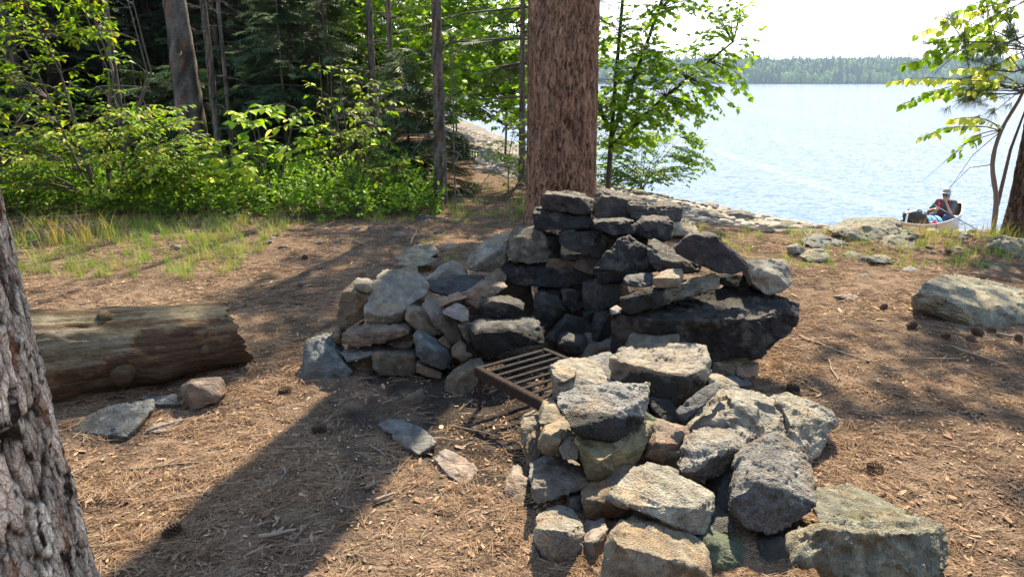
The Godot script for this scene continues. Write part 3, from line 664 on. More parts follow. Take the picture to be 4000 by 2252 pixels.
	["fire_pit_rock", "grey lichen speckled rock with a jagged left edge on the front pile", "rocks stacked up around the fire pit", Color(0.223,0.215,0.202), 0.014, 0.35, 0.00, 1, [0.1,-0.8,0.6,0.03], [0,-0.05,-0.04], [0.165,0.337,-2.570,0.187,0.349,-2.680,0.298,0.330,-2.740,0.413,0.321,-2.800,0.553,0.320,-2.800,0.524,0.319,-2.680,0.337,0.312,-2.500,0.216,0.306,-2.430,0.232,0.319,-2.500,0.506,0.262,-2.620,0.427,0.225,-2.550,0.364,0.222,-2.500,0.271,0.269,-2.450], "granite"],
	["fire_pit_rock", "olive tan block under the speckled rock with the jagged edge", "rocks stacked up around the fire pit", Color(0.240,0.210,0.120), 0.017, 0.12, 0.00, 1, [], [0,-0.03,-0.15], [0.240,0.224,-2.500,0.314,0.189,-2.600,0.508,0.187,-2.680,0.575,0.197,-2.720,0.509,0.148,-2.580,0.447,0.135,-2.520,0.321,0.181,-2.380,0.314,0.214,-2.370,0.337,0.089,-2.440,0.289,0.084,-2.450,0.269,0.120,-2.450,0.243,0.180,-2.480,0.437,0.068,-2.520], "slate"],
	["fire_pit_rock", "reddish brown block standing right of the olive tan block", "rocks stacked up around the fire pit", Color(0.230,0.170,0.130), 0.017, 0.12, 0.00, 1, [], [0,-0.03,-0.15], [0.509,0.107,-2.590,0.525,0.163,-2.620,0.570,0.197,-2.700,0.605,0.189,-2.740,0.690,0.156,-2.740,0.678,0.152,-2.670,0.664,0.110,-2.640,0.632,0.062,-2.600,0.580,0.081,-2.580,0.545,0.187,-2.560,0.655,0.153,-2.620], "slate"],
	["fire_pit_rock", "flat pale grey rock in front of the sunlit tan boulder", "rocks stacked up around the fire pit", Color(0.223,0.215,0.202), 0.014, 0.40, 0.00, 1, [], [0,-0.07,-0.02], [0.594,0.157,-2.460,0.652,0.190,-2.550,0.679,0.200,-2.620,0.780,0.193,-2.720,0.950,0.162,-2.840,0.990,0.138,-2.840,0.981,0.129,-2.720,0.928,0.137,-2.600,0.870,0.149,-2.530,0.786,0.217,-2.450,0.796,0.167,-2.470,0.723,0.147,-2.440,0.660,0.133,-2.400,0.599,0.153,-2.400,0.647,0.185,-2.360,0.708,0.208,-2.400], "granite"],
	["fire_pit_rock", "sunlit tan boulder at the back of the front pile", "rocks stacked up around the fire pit", Color(0.269,0.243,0.198), 0.014, 0.25, 0.00, 1, [], [0,-0.03,-0.12], [0.693,0.137,-2.750,0.820,0.178,-2.900,0.926,0.208,-3.040,0.984,0.197,-3.080,1.087,0.165,-3.100,1.187,0.140,-3.050,1.205,0.113,-2.920,1.162,0.065,-2.780,1.053,0.096,-2.720,0.964,0.136,-2.700,0.919,0.236,-2.800,0.910,0.205,-2.740,0.792,0.191,-2.720,0.698,0.125,-2.740], "slate"],
	["fire_pit_rock", "rough lichen covered right lobe of the front pile above bare ground", "rocks stacked up around the fire pit", Color(0.256,0.236,0.192), 0.014, 0.60, 0.00, 1, [], [0,-0.03,-0.15], [1.157,0.162,-2.980,1.208,0.155,-3.040,1.277,0.148,-3.080,1.353,0.113,-3.060,1.398,0.098,-3.000,1.395,0.089,-2.940,1.335,0.057,-2.860,1.268,0.015,-2.780,1.203,0.015,-2.720,1.137,0.069,-2.720,1.146,0.149,-2.800,1.240,0.130,-2.840], "granite"],
	["fire_pit_rock", "big dark grey boulder with a sunlit slanting face in the front pile", "rocks stacked up around the fire pit", Color(0.161,0.153,0.145), 0.012, 0.30, 0.00, 1, [], [0,-0.03,-0.12], [0.740,0.084,-2.250,0.738,0.166,-2.200,0.773,0.175,-2.280,0.822,0.196,-2.400,0.867,0.200,-2.460,0.984,0.199,-2.580,1.013,0.203,-2.600,1.042,0.187,-2.580,1.090,0.168,-2.520,1.095,0.144,-2.440,1.054,0.123,-2.320,1.034,0.124,-2.240,0.997,0.101,-2.200,0.951,0.079,-2.180,0.872,0.051,-2.160,0.847,0.055,-2.160,0.782,0.068,-2.180,0.813,0.205,-2.220,0.887,0.200,-2.200], "granite"],
	["fire_pit_rock", "dark rock hidden behind the big dark grey boulder", "rocks stacked up around the fire pit", Color(0.140,0.138,0.132), 0.017, 0.12, 0.00, 1, [], [0,-0.03,-0.15], [0.752,0.014,-2.420,0.766,0.046,-2.450,0.800,0.079,-2.500,0.858,0.124,-2.520,0.850,0.064,-2.440,0.792,-0.005,-2.390,0.762,-0.005,-2.400], "rock"],
	["fire_pit_rock", "speckled tan grey granite slab propped on the front pile", "rocks stacked up around the fire pit", Color(0.261,0.237,0.192), 0.012, 0.50, 0.00, 1, [], [0.02,-0.06,-0.05], [0.309,0.234,-2.100,0.385,0.216,-2.260,0.426,0.211,-2.340,0.481,0.207,-2.380,0.523,0.189,-2.380,0.605,0.165,-2.340,0.701,0.146,-2.280,0.679,0.118,-2.200,0.628,0.084,-2.120,0.578,0.094,-2.100,0.503,0.157,-2.070,0.395,0.199,-2.070,0.341,0.229,-2.070,0.404,0.219,-2.200,0.593,0.181,-2.120], "granite"],
	["fire_pit_rock", "large tan rock at the bottom of the front pile with a sunlit top", "rocks stacked up around the fire pit", Color(0.288,0.240,0.176), 0.012, 0.15, 0.00, 1, [], [0,-0.1,-0.05], [0.266,0.058,-1.900,0.290,0.196,-1.950,0.340,0.172,-2.050,0.399,0.158,-2.120,0.519,0.126,-2.140,0.590,0.090,-2.100,0.621,0.071,-2.020,0.611,0.028,-1.940,0.416,0.065,-1.860,0.300,0.215,-1.880,0.388,0.128,-1.860,0.540,0.116,-1.900], "rock"],
	["fire_pit_rock", "rounded tan grey boulder at the lower left of the front pile", "rocks stacked up around the fire pit", Color(0.258,0.234,0.196), 0.012, 0.25, 0.00, 1, [], [0,-0.03,-0.12], [0.071,0.113,-2.120,0.106,0.100,-2.200,0.159,0.098,-2.240,0.199,0.088,-2.240,0.242,0.080,-2.200,0.242,0.069,-2.140,0.227,0.040,-2.090,0.187,0.021,-2.060,0.132,0.019,-2.050,0.096,0.019,-2.080,0.071,0.077,-2.100,0.109,0.154,-2.040,0.172,0.148,-2.040,0.140,0.089,-2.020], "granite"],
	["fire_pit_rock", "small pinkish rock right of the rounded tan grey boulder", "rocks stacked up around the fire pit", Color(0.290,0.235,0.200), 0.017, 0.12, 0.00, 1, [], [0,-0.03,-0.15], [0.233,0.057,-2.120,0.272,0.069,-2.170,0.326,0.069,-2.180,0.318,0.037,-2.140,0.293,0.000,-2.080,0.252,0.008,-2.070,0.232,0.026,-2.100,0.261,0.085,-2.070], "slate"],
	["fire_pit_rock", "flat brown rock with grey top in the left side of the front pile", "rocks stacked up around the fire pit", Color(0.170,0.140,0.115), 0.017, 0.12, 0.00, 1, [], [0,-0.03,-0.15], [0.060,0.130,-2.330,0.089,0.122,-2.380,0.185,0.113,-2.480,0.251,0.099,-2.520,0.306,0.077,-2.480,0.275,0.087,-2.420,0.145,0.093,-2.300,0.086,0.084,-2.280,0.066,0.100,-2.300,0.068,0.151,-2.300], "slate"],
	["fire_pit_rock", "grey stone above the flat brown rock of the front pile", "rocks stacked up around the fire pit", Color(0.190,0.185,0.175), 0.017, 0.12, 0.00, 1, [], [0,-0.03,-0.15], [0.059,0.104,-2.450,0.094,0.093,-2.540,0.174,0.100,-2.600,0.216,0.089,-2.600,0.205,0.095,-2.510,0.103,0.088,-2.430,0.066,0.081,-2.430], "slate"],
	["fire_pit_rock", "tan block with sunlit grey top beside the olive tan block", "rocks stacked up around the fire pit", Color(0.264,0.216,0.154), 0.017, 0.12, 0.00, 1, [], [0,-0.03,-0.12], [0.098,0.176,-2.540,0.105,0.194,-2.560,0.130,0.205,-2.640,0.214,0.207,-2.740,0.241,0.191,-2.680,0.235,0.177,-2.590,0.174,0.154,-2.510,0.112,0.162,-2.520,0.121,0.237,-2.530,0.172,0.224,-2.500], "slate"],
	["fire_pit_rock", "tiny tan rock left of the olive tan block", "rocks stacked up around the fire pit", Color(0.264,0.216,0.154), 0.017, 0.12, 0.00, 1, [], [0,-0.03,-0.12], [0.169,0.211,-2.460,0.198,0.214,-2.510,0.238,0.211,-2.530,0.244,0.194,-2.480,0.238,0.178,-2.440,0.187,0.183,-2.430], "slate"],
	["fire_pit_rock", "tan rock tucked under the jagged end of the speckled rock", "rocks stacked up around the fire pit", Color(0.264,0.216,0.154), 0.017, 0.12, 0.00, 1, [], [0,-0.03,-0.15], [0.104,0.197,-2.720,0.128,0.233,-2.780,0.178,0.226,-2.820,0.205,0.194,-2.780,0.186,0.199,-2.700,0.111,0.193,-2.690], "slate"],
	["fire_pit_rock", "tan rock at the left edge of the front pile facing the grate", "rocks stacked up around the fire pit", Color(0.264,0.216,0.154), 0.017, 0.12, 0.00, 1, [], [0,-0.03,-0.15], [0.031,0.138,-2.780,0.047,0.150,-2.830,0.111,0.153,-2.880,0.119,0.130,-2.820,0.082,0.090,-2.760,0.053,0.063,-2.750,0.031,0.105,-2.760], "slate"],
	["fire_pit_rock", "brown stone below the tan rock facing the grate", "rocks stacked up around the fire pit", Color(0.170,0.125,0.085), 0.017, 0.12, 0.00, 1, [], [0,-0.03,-0.15], [0.050,0.106,-2.640,0.075,0.144,-2.690,0.121,0.143,-2.720,0.121,0.084,-2.660,0.078,0.053,-2.610,0.054,0.055,-2.620], "slate"],
	["fire_pit_rock", "pinkish grey stone low at the left foot of the front pile", "rocks stacked up around the fire pit", Color(0.290,0.235,0.200), 0.017, 0.12, 0.00, 1, [], [0,-0.03,-0.15], [-0.034,0.033,-2.480,-0.001,0.064,-2.530,0.024,0.059,-2.550,0.070,0.035,-2.530,0.073,-0.018,-2.480,0.030,0.014,-2.450,-0.008,-0.003,-2.450], "slate"],
	["fire_pit_rock", "lowest brown stone at the left foot of the front pile", "rocks stacked up around the fire pit", Color(0.170,0.125,0.085), 0.017, 0.12, 0.00, 1, [], [0,-0.03,-0.15], [-0.021,0.012,-2.400,0.023,0.026,-2.450,0.068,0.004,-2.440,0.069,-0.025,-2.400,0.011,-0.050,-2.370,-0.018,-0.019,-2.380], "slate"],
	["fire_pit_rock", "thin pale stone standing on edge at the bottom of the front pile", "rocks stacked up around the fire pit", Color(0.269,0.243,0.198), 0.017, 0.12, 0.00, 1, [], [0,0,-0.03], [0.054,0.060,-2.060,0.074,0.058,-2.080,0.097,0.016,-2.080,0.135,-0.060,-2.080,0.093,-0.051,-2.060,0.063,0.017,-2.060], "slate"],
	["fire_pit_rock", "dark rock with a tan broken corner in the heart of the front pile", "rocks stacked up around the fire pit", Color(0.170,0.125,0.085), 0.017, 0.12, 0.00, 1, [], [0,-0.03,-0.15], [0.238,0.114,-2.280,0.271,0.117,-2.340,0.330,0.116,-2.390,0.371,0.106,-2.420,0.391,0.059,-2.360,0.422,0.046,-2.320,0.379,0.032,-2.290,0.307,0.023,-2.270,0.253,0.058,-2.260,0.291,0.120,-2.260], "slate"],
	["fire_pit_rock", "little shaded stone above the rounded tan grey boulder", "rocks stacked up around the fire pit", Color(0.190,0.185,0.175), 0.017, 0.12, 0.00, 1, [], [0,-0.03,-0.12], [0.205,0.069,-2.360,0.247,0.064,-2.390,0.254,0.018,-2.360,0.201,0.019,-2.350], "slate"],
	["fire_pit_rock", "thin brown stone under the olive tan block", "rocks stacked up around the fire pit", Color(0.170,0.125,0.085), 0.017, 0.12, 0.00, 1, [], [0,-0.03,-0.15], [0.307,0.101,-2.420,0.375,0.138,-2.460,0.447,0.134,-2.480,0.401,0.112,-2.420,0.368,0.109,-2.400], "slate"],
	["fire_pit_rock", "greenish block at the bottom of the front pile", "rocks stacked up around the fire pit", Color(0.120,0.140,0.095), 0.014, 0.12, 0.00, 1, [], [0,-0.03,-0.15], [0.593,0.064,-2.130,0.643,0.046,-2.180,0.772,0.018,-2.200,0.792,0.010,-2.160,0.794,-0.015,-2.060,0.784,-0.037,-2.030,0.631,-0.020,-2.000,0.620,0.063,-2.020,0.629,0.095,-2.060], "rock"],
	["fire_pit_rock", "dark stone wedged above the greenish block", "rocks stacked up around the fire pit", Color(0.140,0.138,0.132), 0.017, 0.12, 0.00, 1, [], [0,-0.03,-0.15], [0.656,0.039,-2.220,0.702,0.054,-2.270,0.762,0.042,-2.280,0.760,0.024,-2.220,0.682,0.033,-2.190], "rock"],
	["fire_pit_rock", "big mossy grey green boulder at the outer end of the front pile", "rocks stacked up around the fire pit", Color(0.200,0.190,0.145), 0.012, 0.45, 0.00, 1, [], [0.02,-0.05,-0.03], [0.758,0.229,-1.760,0.794,0.242,-1.860,0.851,0.221,-1.960,0.941,0.190,-2.020,1.078,0.157,-2.080,1.201,0.130,-2.120,1.275,0.125,-2.160,1.343,0.136,-2.160,1.386,0.132,-2.120,1.382,0.133,-2.060,1.272,0.101,-1.860,1.004,0.157,-1.760,0.904,0.191,-1.760,0.855,0.289,-1.840,1.015,0.288,-1.820,1.246,0.229,-1.920], "rock"],
	["fire_pit_rock", "greenish rock ledge behind the big mossy boulder", "rocks stacked up around the fire pit", Color(0.200,0.190,0.145), 0.017, 0.30, 0.15, 1, [], [0,-0.03,-0.15], [1.013,0.126,-2.200,1.045,0.108,-2.260,1.171,0.091,-2.320,1.298,0.068,-2.360,1.348,0.052,-2.360,1.378,0.052,-2.300,1.293,0.102,-2.180,1.192,0.086,-2.140,1.117,0.092,-2.140,1.002,0.111,-2.140], "rock"],
	["fire_pit_rock", "dark brown block below the big dark grey boulder", "rocks stacked up around the fire pit", Color(0.060,0.050,0.045), 0.017, 0.00, 0.00, 1, [], [0,-0.03,-0.15], [0.780,-0.026,-2.030,0.819,0.032,-2.130,0.930,0.045,-2.180,0.925,-0.012,-2.110,1.060,-0.026,-2.060,1.042,-0.035,-2.020,0.849,-0.005,-1.980], "slate"],
	["fire_pit_rock", "thin dark slab leaning on the sunlit tan boulder", "rocks stacked up around the fire pit", Color(0.070,0.072,0.075), 0.017, 0.00, 0.00, 1, [], [0,-0.02,-0.02], [0.653,0.236,-2.730,0.778,0.288,-2.840,0.861,0.292,-2.920,0.879,0.283,-2.900,0.844,0.279,-2.820,0.756,0.248,-2.740,0.676,0.206,-2.700,0.655,0.228,-2.700], "slate"],
	["fire_pit_rock", "small tan topped stone at the tip of the thin dark slab", "rocks stacked up around the fire pit", Color(0.264,0.216,0.154), 0.017, 0.12, 0.00, 1, [], [0,-0.03,-0.06], [0.848,0.282,-2.900,0.891,0.296,-2.950,0.914,0.278,-2.950,0.898,0.270,-2.900,0.866,0.269,-2.880], "slate"],
	["fire_pit_rock", "dark rock below the broad flat topped rock", "rocks stacked up around the fire pit", Color(0.026,0.024,0.023), 0.017, 0.00, 0.00, 1, [], [0,-0.03,-0.15], [0.587,0.216,-2.890,0.669,0.212,-2.890,0.693,0.172,-2.860,0.704,0.138,-2.820,0.626,0.147,-2.800,0.583,0.189,-2.840], "slate"],
	["fire_pit_rock", "pale stone lying behind the thin dark slab", "rocks stacked up around the fire pit", Color(0.269,0.243,0.198), 0.017, 0.12, 0.00, 1, [], [0,-0.03,-0.15], [0.880,0.214,-3.120,0.992,0.186,-3.180,1.041,0.164,-3.160,0.950,0.172,-3.080,0.884,0.179,-3.090], "slate"],
	["fire_pit_rock", "small greenish stone between the speckled rock and the reddish block", "rocks stacked up around the fire pit", Color(0.120,0.140,0.095), 0.017, 0.12, 0.00, 1, [], [0,-0.03,-0.12], [0.511,0.191,-2.680,0.534,0.225,-2.730,0.586,0.196,-2.730,0.565,0.169,-2.680,0.520,0.143,-2.660], "rock"],
	["core_stone", "brown core stone carrying the front pile under the granite slab", "core stones hidden inside the fire pit walls", Color(0.170,0.140,0.115), 0.050, 0.00, 0.00, 1, [], [0,0,0], [0.280,-0.080,-2.520,0.280,-0.080,-2.320,0.340,0.120,-2.500,0.340,0.120,-2.340,0.680,-0.080,-2.520,0.680,-0.080,-2.320,0.620,0.120,-2.500,0.620,0.120,-2.340], "slate"],
	["core_stone", "brown core stone carrying the front pile under the olive tan block", "core stones hidden inside the fire pit walls", Color(0.170,0.140,0.115), 0.050, 0.00, 0.00, 1, [], [0,0,0], [0.130,-0.070,-2.850,0.130,-0.070,-2.650,0.181,0.130,-2.830,0.181,0.130,-2.670,0.470,-0.070,-2.850,0.470,-0.070,-2.650,0.419,0.130,-2.830,0.419,0.130,-2.670], "slate"],
	["core_stone", "brown core stone carrying the front pile under the sunlit tan boulder", "core stones hidden inside the fire pit walls", Color(0.170,0.140,0.115), 0.050, 0.00, 0.00, 1, [], [0,0,0], [0.520,-0.070,-2.830,0.520,-0.070,-2.570,0.580,0.130,-2.804,0.580,0.130,-2.596,0.920,-0.070,-2.830,0.920,-0.070,-2.570,0.860,0.130,-2.804,0.860,0.130,-2.596], "slate"],
	["core_stone", "brown core stone carrying the flat topped rock right of the grate", "core stones hidden inside the fire pit walls", Color(0.170,0.140,0.115), 0.050, 0.00, 0.00, 1, [], [0,0,0], [0.170,-0.060,-3.290,0.170,-0.060,-3.010,0.245,0.120,-3.262,0.245,0.120,-3.038,0.670,-0.060,-3.290,0.670,-0.060,-3.010,0.595,0.120,-3.262,0.595,0.120,-3.038], "slate"],
	["core_stone", "brown core stone inside the left end of the back wall", "core stones hidden inside the fire pit walls", Color(0.170,0.140,0.115), 0.050, 0.00, 0.00, 1, [], [0,0,0], [-0.400,-0.040,-4.720,-0.400,-0.040,-4.520,-0.310,0.280,-4.700,-0.310,0.280,-4.540,0.200,-0.040,-4.720,0.200,-0.040,-4.520,0.110,0.280,-4.700,0.110,0.280,-4.540], "slate"],
	["core_stone", "brown core stone inside the middle of the back wall", "core stones hidden inside the fire pit walls", Color(0.170,0.140,0.115), 0.050, 0.00, 0.00, 1, [], [0,0,0], [0.120,-0.020,-4.600,0.120,-0.020,-4.400,0.219,0.460,-4.580,0.219,0.460,-4.420,0.780,-0.020,-4.600,0.780,-0.020,-4.400,0.681,0.460,-4.580,0.681,0.460,-4.420], "slate"],
	["core_stone", "brown core stone inside the right end of the back wall", "core stones hidden inside the fire pit walls", Color(0.170,0.140,0.115), 0.050, 0.00, 0.00, 1, [], [0,0,0], [0.590,-0.020,-4.260,0.590,-0.020,-3.980,0.668,0.300,-4.232,0.668,0.300,-4.008,1.110,-0.020,-4.260,1.110,-0.020,-3.980,1.032,0.300,-4.232,1.032,0.300,-4.008], "slate"],
	["core_stone", "brown core stone under the huge black slab", "core stones hidden inside the fire pit walls", Color(0.170,0.140,0.115), 0.050, 0.00, 0.00, 1, [], [0,0,0], [0.320,-0.020,-3.980,0.320,-0.020,-3.720,0.410,0.140,-3.954,0.410,0.140,-3.746,0.920,-0.020,-3.980,0.920,-0.020,-3.720,0.830,0.140,-3.954,0.830,0.140,-3.746], "slate"],
	["core_stone", "brown core stone inside the left wing under the pale slab", "core stones hidden inside the fire pit walls", Color(0.170,0.140,0.115), 0.050, 0.00, 0.00, 1, [], [0,0,0], [-0.880,-0.040,-4.100,-0.880,-0.040,-3.900,-0.796,0.160,-4.080,-0.796,0.160,-3.920,-0.320,-0.040,-4.100,-0.320,-0.040,-3.900,-0.404,0.160,-4.080,-0.404,0.160,-3.920], "slate"],
	["core_stone", "brown core stone inside the left wing beside the reddish rock", "core stones hidden inside the fire pit walls", Color(0.170,0.140,0.115), 0.050, 0.00, 0.00, 1, [], [0,0,0], [-0.500,-0.040,-4.180,-0.500,-0.040,-3.980,-0.440,0.240,-4.160,-0.440,0.240,-4.000,-0.100,-0.040,-4.180,-0.100,-0.040,-3.980,-0.160,0.240,-4.160,-0.160,0.240,-4.000], "slate"],
	["boulder", "big smooth lichen grey boulder bedded in the bare ground on the right", "loose stones on the camp ground", Color(0.252,0.239,0.183), 0.030, 0.40, 0.00, 4, [], [0,-0.08,-0.2], [2.581,0.209,-4.570,2.751,0.209,-4.770,2.951,0.210,-4.970,3.176,0.185,-5.120,3.430,0.125,-5.170,3.650,0.072,-5.120,3.710,0.025,-4.970,3.464,-0.028,-4.600,3.259,-0.035,-4.500,3.038,-0.017,-4.420,2.932,0.010,-4.470,2.855,0.019,-4.520,2.735,0.048,-4.570,2.643,0.094,-4.570,2.785,0.159,-4.520,3.016,0.125,-4.500], "granite"],
	["boulder", "low mossy outcrop behind the big smooth boulder", "loose stones on the camp ground", Color(0.200,0.190,0.145), 0.017, 0.30, 0.30, 1, [], [0,-0.03,-0.3], [3.683,0.006,-5.750,3.930,0.017,-5.950,4.040,0.027,-6.050,4.245,0.016,-6.150,4.379,-0.019,-6.150,4.455,-0.046,-6.050,4.174,-0.032,-5.750,3.902,-0.028,-5.700,3.740,-0.016,-5.730], "rock"],
	["stone", "slate blue stone lying alone on the bare ground", "loose stones on the camp ground", Color(0.144,0.153,0.153), 0.017, 0.12, 0.00, 1, [], [0,-0.03,-0.15], [2.563,-0.010,-5.600,2.753,0.022,-5.720,2.845,0.025,-5.740,2.799,-0.004,-5.600,2.634,-0.009,-5.550], "slate"],
	["stone", "small brown stone lying in front of the slate blue stone", "loose stones on the camp ground", Color(0.230,0.170,0.130), 0.017, 0.12, 0.00, 1, [], [0,-0.03,-0.12], [2.333,0.021,-5.120,2.419,0.022,-5.170,2.505,0.013,-5.190,2.490,-0.012,-5.120,2.388,-0.007,-5.090], "slate"],
	["boulder", "large weathered boulder on the bank beside the canoe", "boulders along the bank", Color(0.252,0.239,0.183), 0.030, 0.40, 0.00, 1, [], [0,-0.03,-0.3], [3.142,0.080,-7.150,3.339,0.104,-7.350,3.531,0.129,-7.550,3.730,0.134,-7.650,4.004,0.135,-7.700,3.965,0.079,-7.550,4.002,0.037,-7.350,3.876,0.018,-7.200,3.639,-0.008,-7.100,3.469,-0.000,-7.050,3.298,0.028,-7.130,3.186,0.053,-7.150,3.487,0.120,-7.250], "granite"],
	["boulder", "rounded pale stone in front of the weathered bank boulder", "boulders along the bank", Color(0.252,0.239,0.183), 0.017, 0.30, 0.00, 1, [], [0,-0.03,-0.2], [3.509,0.004,-6.850,3.599,0.065,-6.950,3.709,0.075,-7.030,3.877,0.038,-7.010,3.811,-0.008,-6.850,3.563,-0.012,-6.770], "granite"],
	["boulder", "low dark grey outcrop in the grass before the shore", "boulders along the bank", Color(0.144,0.153,0.153), 0.017, 0.20, 0.00, 1, [], [0,-0.03,-0.25], [2.764,0.032,-6.900,2.959,0.071,-7.100,3.083,0.056,-7.150,3.198,0.025,-7.000,3.186,-0.004,-6.850,2.989,-0.007,-6.800,2.807,0.006,-6.840], "slate"],
	["stone", "tan grey stone in the litter before the shore grass", "loose stones on the camp ground", Color(0.252,0.239,0.183), 0.017, 0.12, 0.00, 1, [], [0,-0.03,-0.2], [2.557,0.019,-6.350,2.665,0.054,-6.450,2.772,0.066,-6.490,2.812,0.021,-6.370,2.704,-0.005,-6.300,2.573,-0.000,-6.300], "granite"],
	["boulder", "pale rounded boulder at the foot of the right hand pine", "boulders along the bank", Color(0.252,0.239,0.183), 0.017, 0.40, 0.00, 1, [], [0,-0.03,-0.3], [4.411,0.042,-6.550,4.622,0.078,-6.750,4.791,0.093,-6.850,4.880,0.064,-6.800,4.734,0.014,-6.550,4.458,0.016,-6.480], "granite"],
	["stone", "flat tan stone sunk in the litter left of the outcrop", "loose stones on the camp ground", Color(0.252,0.239,0.183), 0.017, 0.12, 0.00, 1, [], [0,-0.03,-0.15], [2.967,0.014,-6.500,3.084,0.031,-6.580,3.152,0.012,-6.560,3.141,-0.013,-6.500,2.983,-0.014,-6.460], "granite"],
	["stone", "flat grey stone sunk in the thin grass", "loose stones on the camp ground", Color(0.252,0.239,0.183), 0.017, 0.12, 0.00, 1, [], [0,-0.03,-0.15], [3.064,0.054,-6.200,3.244,0.048,-6.300,3.266,0.030,-6.220,3.181,0.010,-6.160,3.067,0.020,-6.170], "granite"],
	["stone", "tilted grey flake between grass and needle litter", "loose stones on the camp ground", Color(0.190,0.185,0.175), 0.017, 0.12, 0.00, 1, [], [0,-0.03,-0.12], [3.223,0.002,-5.950,3.329,0.021,-6.030,3.382,-0.000,-5.970,3.341,-0.026,-5.920,3.244,-0.021,-5.930], "slate"],
	["stone", "pale chalky stump of stone beside a short grey stick", "loose stones on the camp ground", Color(0.314,0.288,0.244), 0.017, 0.12, 0.00, 1, [], [0,-0.03,-0.15], [2.506,0.069,-6.550,2.595,0.084,-6.630,2.645,0.053,-6.590,2.609,0.012,-6.530,2.523,0.012,-6.530], "rock"],
	["stone", "small dark stone beside the rounded pale bank stone", "boulders along the bank", Color(0.070,0.072,0.075), 0.017, 0.00, 0.00, 1, [], [0,-0.03,-0.15], [3.761,0.059,-7.000,3.853,0.083,-7.060,3.906,0.065,-7.040,3.876,0.030,-7.000], "slate"],
	["stone", "small flat tan stone near the huge slab's right end", "loose stones on the camp ground", Color(0.264,0.216,0.154), 0.017, 0.12, 0.00, 1, [], [0,-0.03,-0.08], [2.048,-0.009,-4.750,2.124,-0.005,-4.810,2.161,-0.013,-4.780,2.125,-0.033,-4.730,2.065,-0.029,-4.730], "slate"],
	["stone", "small grey stone at the foot of the big smooth boulder", "loose stones on the camp ground", Color(0.190,0.185,0.175), 0.017, 0.12, 0.00, 1, [], [0,-0.03,-0.08], [2.765,0.021,-4.400,2.836,0.025,-4.440,2.844,0.019,-4.400,2.804,0.006,-4.380], "slate"],
	["stone", "dark flat stone near the edge of the bare ground", "loose stones on the camp ground", Color(0.070,0.072,0.075), 0.017, 0.00, 0.00, 1, [], [0,-0.03,-0.08], [2.785,0.005,-3.880,2.881,0.007,-3.940,2.916,-0.006,-3.920,2.828,-0.010,-3.850], "slate"],
	["stone", "large flat pale stone bedded in the trail behind the left wing", "loose stones on the camp ground", Color(0.252,0.239,0.183), 0.017, 0.12, 0.00, 1, [], [0,-0.03,-0.2], [-1.003,0.011,-6.300,-0.945,0.064,-6.450,-0.864,0.078,-6.550,-0.710,0.070,-6.600,-0.644,0.044,-6.400,-0.742,0.026,-6.300,-0.920,-0.000,-6.250], "granite"],
	["stone", "smaller flat stone in front of the trail stone", "loose stones on the camp ground", Color(0.252,0.239,0.183), 0.017, 0.12, 0.00, 1, [], [0,-0.03,-0.15], [-0.964,0.057,-5.950,-0.792,0.065,-6.030,-0.703,0.084,-6.090,-0.601,0.080,-6.030,-0.726,0.054,-5.900,-0.870,0.047,-5.900], "granite"],
	["boulder", "lichen grey rock just right of the wall at the shore edge", "loose stones on the camp ground", Color(0.252,0.239,0.183), 0.017, 0.40, 0.00, 1, [], [0,-0.03,-0.3], [1.556,0.138,-7.200,1.610,0.164,-7.300,1.702,0.160,-7.400,1.832,0.132,-7.400,1.852,0.051,-7.200,1.723,0.049,-7.150,1.544,0.049,-7.150], "granite"],
	["stone", "flat grey slab bedded in the ash in front of the fire pit", "loose stones on the camp ground", Color(0.190,0.185,0.175), 0.017, 0.12, 0.00, 1, [], [0,-0.05,0], [-0.602,0.020,-3.061,-0.556,0.035,-3.084,-0.502,0.035,-3.087,-0.394,0.040,-2.983,-0.358,0.040,-2.929,-0.318,0.035,-2.841,-0.389,0.030,-2.761,-0.448,0.035,-2.862,-0.502,0.030,-2.921], "slate"],
	["stone", "flat sunlit slab bedded in the ground near the front pile", "loose stones on the camp ground", Color(0.290,0.235,0.200), 0.017, 0.12, 0.00, 1, [], [0,-0.05,0], [-0.332,0.030,-2.739,-0.279,0.035,-2.796,-0.233,0.030,-2.771,-0.198,0.030,-2.726,-0.153,0.025,-2.701,-0.128,0.015,-2.663,-0.181,0.010,-2.538,-0.242,0.020,-2.603,-0.280,0.025,-2.677], "slate"],
	["stone", "pointed pale stone poking out of the ash", "loose stones on the camp ground", Color(0.184,0.161,0.124), 0.017, 0.12, 0.00, 1, [], [0,-0.06,0], [-0.562,0.010,-3.294,-0.494,0.050,-3.300,-0.435,0.070,-3.353,-0.428,0.030,-3.343,-0.476,0.005,-3.290,-0.503,0.000,-3.307], "rock"],
	["stone", "flat grey green slab under the log", "loose stones on the camp ground", Color(0.144,0.153,0.153), 0.017, 0.12, 0.00, 1, [], [0,-0.05,0], [-1.941,0.020,-2.989,-1.913,0.050,-3.102,-1.847,0.060,-3.190,-1.679,0.070,-3.218,-1.651,0.060,-3.168,-1.670,0.050,-3.018,-1.647,0.040,-2.901,-1.698,0.000,-2.919,-1.890,0.000,-2.980], "slate"],
	["stone", "blocky pinkish brown stone propping the log", "loose stones on the camp ground", Color(0.230,0.170,0.130), 0.017, 0.12, 0.00, 1, [], [0,-0.03,-0.12], [-1.595,0.084,-3.320,-1.549,0.112,-3.350,-1.457,0.104,-3.390,-1.422,0.103,-3.330,-1.387,0.055,-3.290,-1.403,0.035,-3.260,-1.512,0.008,-3.210,-1.573,0.053,-3.270,-1.505,0.141,-3.240], "slate"],
